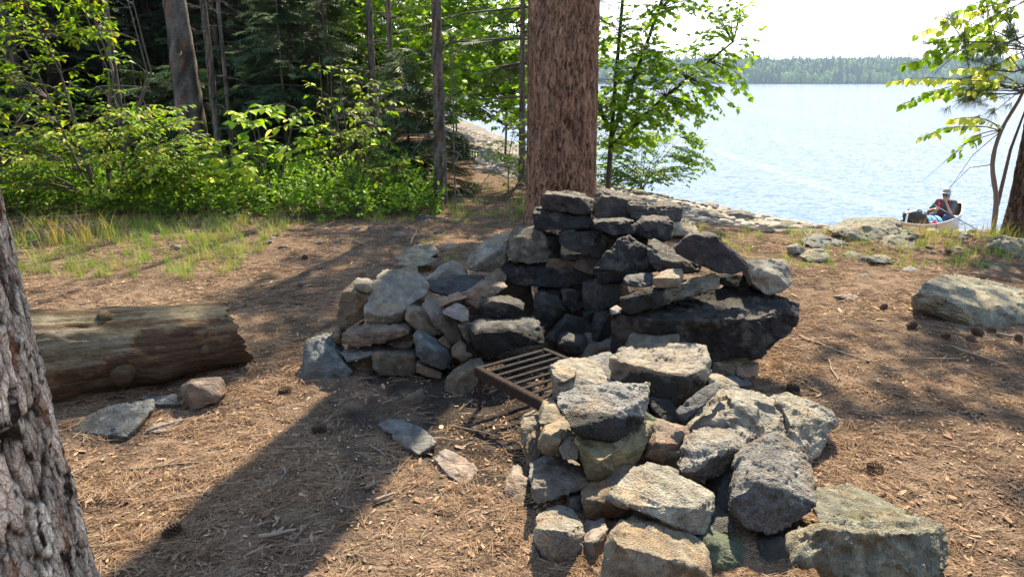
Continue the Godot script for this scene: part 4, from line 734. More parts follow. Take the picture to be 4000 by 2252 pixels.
	["stone", "thin flat stone in the litter in front of the log", "loose stones on the camp ground", Color(0.290,0.235,0.200), 0.017, 0.12, 0.00, 1, [], [0,-0.03,0], [-1.635,0.010,-2.989,-1.613,0.020,-3.080,-1.516,0.025,-3.134,-1.490,0.020,-3.101,-1.543,0.015,-3.005], "slate"],
	["stone", "flat stone in the shade beneath the log", "loose stones on the camp ground", Color(0.190,0.185,0.175), 0.017, 0.12, 0.00, 1, [], [0,-0.05,0], [-1.794,0.030,-3.327,-1.639,0.040,-3.358,-1.584,0.020,-3.274,-1.704,0.020,-3.279], "slate"],
]
var CONES := [[2.523, -4.839], [2.491, -4.412], [2.730, -4.191], [2.848, -4.313], [2.961, -4.369], [2.608, -4.244], [3.016, -4.191], [3.950, -6.581], [1.412, -3.476], [-1.137, -3.463], [-0.858, -3.035], [-1.165, -2.241], [-1.823, -6.382], [-1.599, -5.422], [1.413, -3.479], [1.457, -2.680]]
var STICKS := [
	[-0.914, -2.531, -0.883, -2.746, 0.007, "grey stick lying in the shade of the big trunk", 0],
	[-0.548, -2.493, -0.506, -2.555, 0.011, "short bark covered stick at the edge of the trunk's shadow", 0],
	[-0.291, -3.062, -0.073, -2.921, 0.006, "pale forked twig lying by the ash near the grate", 0.02],
	[-0.969, -2.861, -0.872, -2.867, 0.009, "flat splintered stick left of the trunk's shadow", 0],
	[-0.742, -2.192, -0.704, -2.285, 0.008, "tan peeled stick in the litter at the bottom of the clearing", 0],
	[-0.859, -2.207, -0.744, -2.245, 0.014, "thick dark stick in the shade below the log", 0],
	[-0.499, -2.411, -0.438, -2.456, 0.011, "flat tan piece of branch on the sunlit litter", 0],
	[-0.598, -2.849, -0.516, -2.758, 0.009, "short brown stick beside the grey bedded slab", 0],
	[-0.655, -2.569, -0.706, -2.682, 0.006, "thin curved stick inside the trunk's shadow", 0],
	[-1.544, -2.647, -1.254, -2.728, 0.008, "dark stick in front of the flat slab under the log", 0],
	[-1.614, -3.000, -1.457, -3.143, 0.005, "thin twig across the flat stones before the log", 0.01],
	[-1.900, -5.425, -1.791, -5.572, 0.016, "chunky brown stick on the trail behind the log", 0],
	[1.746, -4.285, 1.874, -4.025, 0.009, "long dark stick on the bare ground right of the huge slab", 0],
	[1.759, -3.882, 1.687, -3.582, 0.006, "slim tan stick pointing at the front pile", 0],
	[2.314, -3.929, 2.524, -3.929, 0.007, "straight tan stick in the open litter", 0],
	[2.571, -4.100, 2.708, -3.770, 0.008, "long thin stick below the big smooth boulder", 0],
	[1.874, -4.025, 1.973, -3.848, 0.008, "curved grey stick in the dappled shade", 0],
	[2.950, -4.299, 3.057, -4.204, 0.012, "brown stick lying under the big smooth boulder", 0],
	[2.628, -6.550, 2.836, -6.967, 0.018, "short grey stump of wood standing beside a pale stone", 0.12],
	[-4.634, -6.803, -4.304, -7.468, 0.012, "long bleached fallen branch in the grass beside the flaky trunk", 0.05],
	[-4.988, -7.960, -4.020, -7.275, 0.01, "bleached branch crossing the long fallen one", 0.08],
	[-5.344, -8.269, -4.208, -7.338, 0.008, "thin bleached branch behind the crossing ones", 0.1],
	[-4.941, -7.403, -4.404, -7.603, 0.007, "slender grey branch in the tangle at the left", 0.06],
	[-0.956, -6.931, -0.957, -7.350, 0.012, "forked grey root poking up from the trail", 0.04],
	[-1.551, -7.093, -1.359, -6.892, 0.011, "dark stick on the trail beyond the left wing", 0],
	[-0.958, -7.219, -0.702, -7.177, 0.01, "grey root lying along the trail", 0.01],
	[2.143, -6.682, 2.302, -6.801, 0.012, "dark stick in the litter behind the leaning slab", 0],
	[2.257, -6.582, 2.450, -6.610, 0.01, "thin dark stick in front of the grassy strip", 0],
]

func hull(p: PackedVector3Array) -> PackedInt32Array:
	# convex hull: points are added one at a time and the faces they see are replaced
	var n := p.size()
	var faces := []
	var i1 := 0
	var best := -1.0
	for k in n:
		if p[k].distance_to(p[0]) > best:
			best = p[k].distance_to(p[0])
			i1 = k
	var i2 := 0
	best = -1.0
	for k in n:
		var q := (p[k] - p[0]).cross(p[i1] - p[0]).length()
		if q > best:
			best = q
			i2 = k
	var nn := (p[i1] - p[0]).cross(p[i2] - p[0])
	var i3 := 0
	best = -1.0
	for k in n:
		var q := absf((p[k] - p[0]).dot(nn))
		if q > best:
			best = q
			i3 = k
	var mid := (p[0] + p[i1] + p[i2] + p[i3]) * 0.25
	for f in [[0, i1, i2], [0, i1, i3], [0, i2, i3], [i1, i2, i3]]:
		faces.append(outward(p, f, mid))
	for k in n:
		if k == 0 or k == i1 or k == i2 or k == i3: continue
		var edges := {}
		var keep := []
		for f in faces:
			var fn := (p[f[1]] - p[f[0]]).cross(p[f[2]] - p[f[0]])
			if fn.dot(p[k] - p[f[0]]) > 1e-9:
				for e in 3:
					var a: int = f[e]
					var b: int = f[(e + 1) % 3]
					if edges.has(Vector2i(b, a)): edges.erase(Vector2i(b, a))
					else: edges[Vector2i(a, b)] = true
			else:
				keep.append(f)
		for e in edges:
			keep.append([e.x, e.y, k])
		faces = keep
	var out := PackedInt32Array()
	for f in faces:
		out.append_array(PackedInt32Array([f[0], f[2], f[1]]))
	return out

func outward(p: PackedVector3Array, f: Array, mid: Vector3) -> Array:
	var fn := (p[f[1]] - p[f[0]]).cross(p[f[2]] - p[f[0]])
	return f if fn.dot(p[f[0]] - mid) > 0.0 else [f[0], f[2], f[1]]

func refine(v: PackedVector3Array, idx: PackedInt32Array, tgt: float) -> Array:
	# split every edge longer than tgt until none is left
	for round_ in 9:
		var cut := {}
		var out := PackedInt32Array()
		var any := false
		for t in range(0, idx.size(), 3):
			var q := [idx[t], idx[t + 1], idx[t + 2]]
			var longest := 0.0
			var le := 0
			var lens := [0.0, 0.0, 0.0]
			for e in 3:
				lens[e] = v[q[e]].distance_to(v[q[(e + 1) % 3]])
				if lens[e] > longest:
					longest = lens[e]
					le = e
			var m := [-1, -1, -1]
			var cnt := 0
			for e in 3:
				if lens[e] > tgt:
					var a: int = mini(q[e], q[(e + 1) % 3])
					var b: int = maxi(q[e], q[(e + 1) % 3])
					var key := a * 1000003 + b
					if not cut.has(key):
						cut[key] = v.size()
						v.append((v[a] + v[b]) * 0.5)
					m[e] = cut[key]
					cnt += 1
			if cnt == 0:
				out.append_array(PackedInt32Array(q))
				continue
			any = true
			var s := le
			var A: int = q[s]
			var B: int = q[(s + 1) % 3]
			var C: int = q[(s + 2) % 3]
			var mab: int = m[s]
			var mbc: int = m[(s + 1) % 3]
			var mca: int = m[(s + 2) % 3]
			if mbc < 0 and mca < 0:
				out.append_array(PackedInt32Array([A, mab, C, mab, B, C]))
			elif mbc >= 0 and mca < 0:
				out.append_array(PackedInt32Array([A, mab, C, mab, B, mbc, mab, mbc, C]))
			elif mbc < 0:
				out.append_array(PackedInt32Array([A, mab, mca, mab, B, C, mab, C, mca]))
			else:
				out.append_array(PackedInt32Array([A, mab, mca, mab, B, mbc, mca, mbc, C, mab, mbc, mca]))
		idx = out
		if not any: break
	return [v, idx]

func relax(v: PackedVector3Array, idx: PackedInt32Array, amount: float) -> PackedVector3Array:
	var sum := PackedVector3Array()
	sum.resize(v.size())
	var cnt := PackedInt32Array()
	cnt.resize(v.size())
	for t in range(0, idx.size(), 3):
		var a := idx[t]
		var b := idx[t + 1]
		var c := idx[t + 2]
		sum[a] += v[b] + v[c]
		sum[b] += v[a] + v[c]
		sum[c] += v[a] + v[b]
		cnt[a] += 2
		cnt[b] += 2
		cnt[c] += 2
	for k in v.size():
		if cnt[k] > 0: v[k] = v[k].lerp(sum[k] / cnt[k], amount)
	return v

func rock_mesh(pts: PackedVector3Array, tgt: float, col: Color, lich: float, moss: float, soot: Array, smooth_: int, seed_: int) -> ArrayMesh:
	var r := RandomNumberGenerator.new()
	r.seed = seed_
	var mid := Vector3.ZERO
	for k in pts.size():
		pts[k] += Vector3(r.randf_range(-1, 1), r.randf_range(-1, 1), r.randf_range(-1, 1)) * 0.0025
		mid += pts[k]
	mid /= pts.size()
	var made := refine(pts, hull(pts), tgt)
	var v: PackedVector3Array = made[0]
	var idx: PackedInt32Array = made[1]
	for k in smooth_: v = relax(v, idx, 0.16)
	var size := 0.0
	for p in pts: size = maxf(size, p.distance_to(mid))
	var amp := clampf(size * 0.07, 0.004, 0.026)
	var n := smooth_normals(v, idx)
	# broken faces: tilted bedding, chipped cells and a fine rasp
	var bed := Vector3(r.randf_range(-0.5, 0.5), 1.0, r.randf_range(-0.5, 0.5)).normalized()
	var thick := r.randf_range(0.022, 0.05) * clampf(size * 4.0, 0.5, 1.4)
	var off := Vector3(r.randf(), r.randf(), r.randf()) * 40.0
	for k in v.size():
		var p := v[k]
		var big := nz.get_noise_3dv(p * 6.0 + off)
		var u := nz.get_noise_3dv(p * 17.0 + off)
		var l := p.dot(bed) / thick + 1.1 * big + 0.5 * u
		var lay := sin(floorf(l) * 12.9898) * 0.5 + (l - floorf(l) - 0.5) * 0.5
		var q := p * 8.0 + off + Vector3(big, u, -big) * 0.5
		var chip := celv.get_noise_3dv(q) * smoothstep(0.0, 0.12, cell_of(q))
		v[k] = p + n[k] * (amp * (0.3 * big + 0.42 * lay + 0.6 * chip + 0.2 * u) + 0.0026 * nz.get_noise_3dv(p * 60.0))
	var c := PackedColorArray()
	c.resize(v.size())
	var pale := Color(0.36, 0.35, 0.29)
	var black := Color(0.022, 0.02, 0.019)
	var burnt := col.g < 0.055
	var rust := Color(col.r * 1.25, col.g * 1.0, col.b * 0.78)
	for k in v.size():
		var p := v[k]
		var t := nz.get_noise_3dv(p * 4.0 + off)
		var u := nz.get_noise_3dv(p * 13.0 - off)
		var w := col.lerp(rust, clampf(t * 1.6, 0.0, 0.8)) * (1.0 + 0.4 * u)
		if moss > 0.0 and nz.get_noise_3dv(p * 6.0 + off * 2.0) + 0.4 * u > 0.32 - moss * 0.6: w = w.lerp(Color(0.16, 0.17, 0.045), 0.6)
		if lich > 0.0 and nz.get_noise_3dv(p * 22.0 + off) + 0.35 * nz.get_noise_3dv(p * 5.0 - off) > 0.52 - 0.5 * lich: w = w.lerp(pale, 0.55 + 0.3 * u)
		if soot.size() == 4:
			var s := Vector3(soot[0], soot[1], soot[2]).dot(p - mid) + 0.05 * t + 0.03 * u
			w = w.lerp(black, smoothstep(soot[3] - 0.008, soot[3] + 0.008, s) * 0.92)
		# burnt stones: bare patches between the soot
		if burnt and nz.get_noise_3dv(p * 7.0 - off) + 0.5 * u > 0.22: w = w.lerp(Color(0.1, 0.085, 0.072), 0.65)
		w.a = 1.0
		c[k] = w
	return to_mesh(v, idx, c)

func build_rocks() -> void:
	var s := 100
	for d in ROCKS:
		var f: Array = d[10]
		var b := Vector3(d[9][0], d[9][1], d[9][2])
		var pts := PackedVector3Array()
		var mid := Vector3.ZERO
		for k in range(0, f.size(), 3):
			pts.append(Vector3(f[k], f[k + 1], f[k + 2]))
			mid += pts[-1]
		mid /= pts.size()
		if b != Vector3.ZERO:
			for k in pts.size():
				pts.append(pts[k] * 0.82 + mid * 0.18 + b)
		s += 1
		var lo := 1e9
		for p in pts: lo = minf(lo, p.y)
		var base := Vector3(mid.x, lo, mid.z)
		# the mesh keeps world coordinates while it is shaped, then moves to its own base
		var m := rock_mesh(pts, d[4], d[3], d[5], d[6], d[8], d[7], s)
		var o := top(d[0], shift(m, -base), mats[d[11]])
		o.position = base
		tag(o, d[1], "rock" if d[0] != "boulder" else "boulder", d[2])

func shift(m: ArrayMesh, by: Vector3) -> ArrayMesh:
	var a := m.surface_get_arrays(0)
	var v: PackedVector3Array = a[Mesh.ARRAY_VERTEX]
	for k in v.size(): v[k] += by
	a[Mesh.ARRAY_VERTEX] = v
	var o := ArrayMesh.new()
	o.add_surface_from_arrays(Mesh.PRIMITIVE_TRIANGLES, a)
	return o

# ------------------------------------------------------------------ trees
func bark_trunk(path: Array, radii: Array, sides: int, rings: int, plate: float, depth: float, dark: Color, light: Color, third: Color, seed_: int, stretch := 0.22, gap := 0.3, seam := 0.1) -> ArrayMesh:
	# a trunk with raised bark plates drawn out lengthwise
	var v := PackedVector3Array()
	var c := PackedColorArray()
	var idx := PackedInt32Array()
	var n := path.size() - 1
	var o := Vector3(seed_ * 3.7, seed_ * 1.3, seed_ * 2.1)
	for j in rings + 1:
		var t := float(j) / rings * n
		var k: int = mini(int(t), n - 1)
		var f := t - k
		var p: Vector3 = path[k].lerp(path[k + 1], f)
		var r: float = lerpf(radii[k], radii[k + 1], f)
		for s in sides:
			var a := TAU * s / sides
			var dir := Vector3(cos(a), 0, sin(a))
			var q := Vector3(dir.x * r, p.y * stretch, dir.z * r) / plate + o
			var warp := Vector3(nz.get_noise_3dv(q * 0.8), nz.get_noise_3dv(q * 0.8 + Vector3(7, 3, 1)), nz.get_noise_3dv(q * 0.8 - Vector3(2, 9, 5)))
			var qw := q + warp * 0.45
			var e := cell_of(qw)
			var q2 := Vector3(q.x * 1.9, q.y * 3.2, q.z * 1.9) + warp * 0.8
			var e2 := cell_of(q2)
			var tone := celv.get_noise_3dv(qw)
			var tone2 := celv.get_noise_3dv(q2)
			var q3 := Vector3(q.x * 4.3, q.y * 6.0, q.z * 4.3) + warp * 1.3
			var rise := smoothstep(0.0, 0.12, e) * (0.5 + 0.25 * tone) + smoothstep(0.0, 0.08, e2) * 0.15 + 0.2 * tone2 + 0.09 * celv.get_noise_3dv(q3)
			var w := nz.get_noise_3dv(q * 0.35)
			v.append(p + dir * (r + depth * (rise - 0.5) + depth * 0.3 * w + r * 0.04 * nz.get_noise_3dv(q * 0.1)))
			var fl := nz.get_noise_3dv(Vector3(q.x * 1.1, q.y * 1.8, q.z * 1.1) + o)
			var col := light.lerp(third, clampf(0.5 + 0.6 * tone2 + w, 0.0, 1.0)) * (1.0 + 0.3 * tone + 0.25 * nz.get_noise_3dv(q * 4.1) + 0.22 * celv.get_noise_3dv(q3))
			col = col.lerp(dark, maxf(smoothstep(gap, gap + 0.05, fl + 0.25 * tone2), 0.9 * (1.0 - smoothstep(0.25 * seam, seam, e))))
			if tone2 > 0.78: col = col.lerp(Color(0.38, 0.19, 0.11), 0.6)
			col.a = 1.0
			c.append(col)
	for j in rings:
		for s in sides:
			var a := j * sides + s
			var b := j * sides + (s + 1) % sides
			idx.append_array(PackedInt32Array([a, b, a + sides, b, b + sides, a + sides]))
	return to_mesh(v, idx, c)

func fir_spray() -> ArrayMesh:
	# a flat twig with side twigs, all set with needles; one unit long along +x
	var v := PackedVector3Array()
	var idx := PackedInt32Array()
	var n := PackedVector3Array()
	var r := RandomNumberGenerator.new()
	r.seed = 61
	var twigs := [[Vector3.ZERO, Vector3(1, -0.05, 0)]]
	for k in 5:
		var x := 0.12 + 0.16 * k
		var l := 0.46 - 0.07 * k
		for sd in [-1.0, 1.0]:
			twigs.append([Vector3(x, 0, 0), Vector3(x + l * 0.72, r.randf_range(-0.1, 0.02), sd * l * 0.72)])
	for t in twigs:
		var a: Vector3 = t[0]
		var b: Vector3 = t[1]
		var d := (b - a).normalized()
		var sd := d.cross(Vector3.UP).normalized()
		var cnt := int(a.distance_to(b) * 20.0) + 2
		for k in cnt:
			var p := a.lerp(b, (k + 0.5) / cnt)
			for s in [-1.0, 1.0]:
				var tip: Vector3 = p + (sd * s * 0.085 + d * 0.05) * r.randf_range(0.8, 1.2) + Vector3(0, r.randf_range(0.0, 0.03), 0)
				var w := d * 0.014
				var m := v.size()
				v.append_array(PackedVector3Array([p - w, p + w, tip]))
				idx.append_array(PackedInt32Array([m, m + 1, m + 2]))
				for q in 3: n.append(Vector3.UP)
	return to_mesh(v, idx, PackedColorArray(), n)

func pine_tuft() -> ArrayMesh:
	# a brush of long needles round the end of a shoot, one unit long
	var v := PackedVector3Array()
	var idx := PackedInt32Array()
	var r := RandomNumberGenerator.new()
	r.seed = 67
	for k in 46:
		var a := r.randf() * TAU
		var o := Vector3(r.randf_range(-0.5, 0.1), 0, 0)
		var lean := r.randf_range(0.35, 1.25)
		var d := Vector3(cos(lean), sin(lean) * cos(a), sin(lean) * sin(a))
		var s := d.cross(Vector3(0.3, 1, 0.2)).normalized() * 0.012
		var tip := o + d * r.randf_range(0.75, 1.05) + Vector3(0, -0.08, 0)
		var m := v.size()
		v.append_array(PackedVector3Array([o - s, o + s, tip]))
		idx.append_array(PackedInt32Array([m, m + 1, m + 2]))
	return to_mesh(v, idx)

func leaf_mesh(width: float, fold: float, droop: float) -> ArrayMesh:
	# an ovate leaf, one unit long along +x, folded at its midrib
	var v := PackedVector3Array()
	var idx := PackedInt32Array()
	var xs := [0.0, 0.12, 0.32, 0.55, 0.78, 1.0]
	var ws := [0.02, 0.6, 1.0, 0.92, 0.5, 0.0]
	for k in 6:
		var y: float = -droop * xs[k] * xs[k]
		var w: float = ws[k] * width * 0.5
		v.append(Vector3(xs[k], y + fold * w, -w))
		v.append(Vector3(xs[k], y, 0))
		v.append(Vector3(xs[k], y + fold * w, w))
	for k in 5:
		var a := k * 3
		idx.append_array(PackedInt32Array([a, a + 3, a + 1, a + 1, a + 3, a + 4, a + 1, a + 4, a + 2, a + 2, a + 4, a + 5]))
	return to_mesh(v, idx)

func maple_mesh() -> ArrayMesh:
	var half := [Vector2(0, 0.0), Vector2(0.06, 0.2), Vector2(-0.02, 0.4), Vector2(0.2, 0.36), Vector2(0.3, 0.6), Vector2(0.44, 0.36), Vector2(0.62, 0.4), Vector2(0.64, 0.2), Vector2(1.0, 0.0)]
	var v := PackedVector3Array([Vector3(0.34, 0.03, 0)])
	var idx := PackedInt32Array()
	for s in [1.0, -1.0]:
		var b := v.size()
		for p in half: v.append(Vector3(p.x, 0.12 * p.y - 0.16 * p.x * p.x - 0.2 * p.y * p.y, p.y * s))
		for k in half.size() - 1:
			idx.append_array(PackedInt32Array([0, b + k, b + k + 1] if s < 0.0 else [0, b + k + 1, b + k]))
	return to_mesh(v, idx)

func leaf_xf(p: Vector3, d: Vector3, up: Vector3, s: float) -> Transform3D:
	var x := d.normalized()
	var z := x.cross(up)
	if z.length() < 0.05: z = x.cross(Vector3(0.4, 0.3, 0.9))
	z = z.normalized()
	return Transform3D(Basis(x * s, z.cross(x) * s, z * s), p)

class Leaves:
	var xf := []
	var col := []

func limb(acc: Acc, lv: Leaves, a: Vector3, b: Vector3, r0: float, sag: float, g: Dictionary) -> void:
	# a bent branch from a to b, with twigs and leaves along its outer part
	var pts := []
	var rad := []
	var side := (b - a).cross(Vector3.UP).normalized() * rng.randf_range(-0.1, 0.1) * a.distance_to(b)
	for k in 6:
		var t := k / 5.0
		var w := t * (1.0 - t) * 4.0
		pts.append(a.lerp(b, t) + Vector3(0, sag * w, 0) + side * w + Vector3(rng.randf_range(-1, 1), rng.randf_range(-1, 1), rng.randf_range(-1, 1)) * 0.012 * a.distance_to(b) * (1.0 if k > 0 else 0.0))
		rad.append(lerpf(r0, r0 * 0.25, t))
	tube(acc, pts, rad, 5, g.wood, false)
	var len_ := a.distance_to(b)
	var nt: int = int(maxf(2.0, len_ * g.twigs))
	for k in nt:
		var t: float = lerpf(g.from, 1.0, (k + rng.randf()) / nt)
		var f: float = t * 5.0
		var i: int = mini(int(f), 4)
		var p: Vector3 = pts[i].lerp(pts[i + 1], f - i)
		var d: Vector3 = (pts[i + 1] - pts[i]).normalized()
		var across := d.cross(Vector3.UP).normalized() * (1.0 if k % 2 == 0 else -1.0)
		var td := (d * rng.randf_range(0.3, 1.0) + across * rng.randf_range(0.3, 1.1) + Vector3(0, rng.randf_range(-0.35, 0.45), 0)).normalized()
		var tl: float = g.twig * rng.randf_range(0.5, 1.2) * (1.15 - 0.5 * t)
		var e := p + td * tl + Vector3(0, -0.1 * tl, 0)
		if g.get("draw", true): tube(acc, [p, p.lerp(e, 0.5) + Vector3(0, 0.04 * tl, 0), e], [0.0035, 0.0026, 0.0012], 3, g.wood, false)
		leaves_on(lv, p, e, g)

func leaves_on(lv: Leaves, p: Vector3, e: Vector3, g: Dictionary) -> void:
	var d := (e - p).normalized()
	var s := d.cross(Vector3.UP).normalized()
	var n: int = int(g.per * rng.randf_range(0.7, 1.3)) + 1
	for k in n:
		var t := (k + 1.0) / n
		var sd := s * (1.0 if k % 2 == 0 else -1.0)
		var ld: Vector3 = (d * rng.randf_range(0.3, 0.9) + sd * (1.0 if k < n - 1 else 0.2) * rng.randf_range(0.4, 1.1) + Vector3(0, g.droop + rng.randf_range(-0.3, 0.3), 0)).normalized()
		var up: Vector3 = (Vector3.UP + Vector3(rng.randf_range(-1, 1), 0, rng.randf_range(-1, 1)) * float(g.tilt)).normalized()
		lv.xf.append(leaf_xf(p.lerp(e, t) + ld * 0.008, ld, up, g.size * rng.randf_range(0.6, 1.2)))
		var c: Color = g.cols[rng.randi() % g.cols.size()]
		lv.col.append(c * rng.randf_range(0.75, 1.25))

func in_ball() -> Vector3:
	while true:
		var p := Vector3(rng.randf_range(-1, 1), rng.randf_range(-1, 1), rng.randf_range(-1, 1))
		if p.length_squared() < 1.0: return p
	return Vector3.ZERO

func local(lv: Leaves, base: Vector3) -> void:
	for k in lv.xf.size():
		var t: Transform3D = lv.xf[k]
		t.origin -= base
		lv.xf[k] = t

func near_leaves(o: Node, mesh: Mesh, lv: Leaves, most: int, mat: String) -> void:
	# leaves that can be told apart in the picture are parts of their own
	var tones := []
	for k in 5:
		var m: StandardMaterial3D = mats[mat].duplicate()
		m.vertex_color_use_as_albedo = false
		tones.append(m)
	var by := [[], [], [], [], []]
	var order := []
	for k in lv.xf.size(): order.append([lv.xf[k].origin.z, k])
	order.sort_custom(func(p, q): return p[0] > q[0])
	var taken := {}
	for k in mini(most, order.size()):
		var i: int = order[k][1]
		taken[i] = true
		var q := part(o, "leaf", mesh, tones[k % 5])
		q.transform = lv.xf[i]
		by[k % 5].append(lv.col[i])
	for k in 5:
		var s := Color(0, 0, 0)
		for c in by[k]: s += c
		if by[k].size() > 0:
			var pick: Color = by[k][by[k].size() / 2]
			tones[k].albedo_color = Color(pick.r, pick.g, pick.b).linear_to_srgb()
	var xf := []
	var col := []
	for k in lv.xf.size():
		if not taken.has(k):
			xf.append(lv.xf[k])
			col.append(lv.col[k])
	lv.xf = xf
	lv.col = col

func leafy_tree(called: String, label: String, category: String, group: String, base: Vector3, stems: Array, heads: Array, count: int, r0: float, mesh: Mesh, mat: String, g: Dictionary, singles := 0) -> Node3D:
	# stems: paths from the ground; heads: ellipsoids [centre, radii] that the crown fills; limbs run from the nearest stem to a point of a head
	var o := thing(called, label, category, base, group)
	var acc := Acc.new()
	var lv := Leaves.new()
	for st in stems:
		var rad := []
		for k in st.size(): rad.append(lerpf(r0, r0 * 0.3, float(k) / (st.size() - 1)))
		tube(acc, st, rad, 8, g.wood, false)
	for k in count:
		var h: Array = heads[k % heads.size()]
		var q := in_ball()
		q = q * lerpf(1.0, 1.0 / maxf(q.length(), 0.2), 0.45)
		var tgt: Vector3 = h[0] + q * h[1]
		var best := 1e9
		var from: Vector3 = tgt
		for st in stems:
			for i in range(0, st.size() - 1):
				for f in [0.0, 0.33, 0.66, 1.0]:
					var p: Vector3 = st[i].lerp(st[i + 1], f)
					var drop: float = tgt.y - p.y
					var d := p.distance_to(tgt) + absf(drop - 0.45 * Vector2(tgt.x - p.x, tgt.z - p.z).length()) * 0.8
					if p.y > base.y + g.clear and d < best:
						best = d
						from = p
		limb(acc, lv, from, tgt, clampf(from.distance_to(tgt) * 0.012, 0.003, r0 * 0.6), from.distance_to(tgt) * 0.08, g)
	for k in acc.v.size(): acc.v[k] -= base
	local(lv, base)
	part(o, "trunk", acc_mesh(acc), mats.twig)
	if singles > 0: near_leaves(o, mesh, lv, singles, mat)
	if lv.xf.size() > 0: many(o, "crown", mesh, mats[mat], lv.xf, lv.col)
	return o

var spray: ArrayMesh
var tuft: ArrayMesh

func conifer(called: String, label: String, group: String, base: Vector3, h: float, r: float, crown_from: float, reach: float, dense: float, lean := Vector3.ZERO, dead_from := 0.6, big := 1.0) -> Node3D:
	# a fir or spruce: straight trunk, dead twigs low down, drooping boughs of flat sprays
	var o := thing(called, label, "tree", base, group)
	var path := []
	var rad := []
	for k in 7:
		var t := k / 6.0
		path.append(Vector3(0, -0.15 + (h + 0.15) * t, 0) + lean * t)
		rad.append(maxf(0.008, r * (1.0 - 0.93 * t) * (1.25 if k == 0 else 1.0)))
	part(o, "trunk", bark_trunk(path, rad, 14, int(clampf(h * 8.0, 24, 110)), 0.035, r * 0.1, Color(0.06, 0.05, 0.043), Color(0.15, 0.125, 0.105), Color(0.19, 0.18, 0.16), rng.randi() % 50), mats.bark)
	var wood := Acc.new()
	var lv := Leaves.new()
	var y := dead_from
	while y < h - 0.15:
		var t := (y - crown_from) / (h - crown_from)
		var at: Vector3 = path[0].lerp(path[6], (y + 0.15) / (h + 0.15))
		var dead := y < crown_from
		for b in (rng.randi_range(1, 2) if dead else rng.randi_range(3, 5)):
			var a := rng.randf() * TAU
			var l := reach * rng.randf_range(0.35, 0.7) if dead else reach * (0.12 + 0.88 * (1.0 - t)) * rng.randf_range(0.7, 1.1)
			var dir := Vector3(cos(a), 0, sin(a))
			var mid := at + dir * l * 0.5 + Vector3(0, -0.03 * l, 0)
			var tip := at + dir * l + Vector3(0, -rng.randf_range(0.12, 0.4) * l, 0)
			tube(wood, [at, mid, tip], [0.004 + 0.008 * l, 0.003 + 0.005 * l, 0.002], 4, Color(0.075, 0.065, 0.055), false)
			if dead:
				for q in 4:
					var p := at.lerp(tip, rng.randf_range(0.3, 0.95))
					var e := p + (dir + Vector3(rng.randf_range(-1, 1), rng.randf_range(-0.8, 0.3), rng.randf_range(-1, 1))).normalized() * rng.randf_range(0.1, 0.35)
					tube(wood, [p, e], [0.003, 0.001], 3, Color(0.11, 0.1, 0.085), false)
				continue
			var n := int(l * 7.0 * dense / big) + 2
			for k in n:
				var f := lerpf(0.15, 1.0, (k + rng.randf()) / n)
				var p := at.lerp(mid, f * 2.0) if f < 0.5 else mid.lerp(tip, f * 2.0 - 1.0)
				var sd := dir.cross(Vector3.UP) * (1.0 if k % 2 == 0 else -1.0)
				var d := (dir * rng.randf_range(0.4, 1.0) + sd * rng.randf_range(0.1, 0.95) + Vector3(0, rng.randf_range(-0.4, 0.05), 0)).normalized()
				lv.xf.append(leaf_xf(p, d, (Vector3.UP + in_ball() * 0.35).normalized(), big * rng.randf_range(0.24, 0.42) * (0.8 + 0.4 * (1.0 - f))))
				lv.col.append(Color(0.08, 0.135, 0.055) * rng.randf_range(0.7, 1.25))
		y += big * rng.randf_range(0.16, 0.3) / (0.6 if dead else dense)
	part(o, "branches", acc_mesh(wood), mats.twig).set_meta("kind", "stuff")
	many(o, "crown", spray, mats.needle, lv.xf, lv.col)
	return o

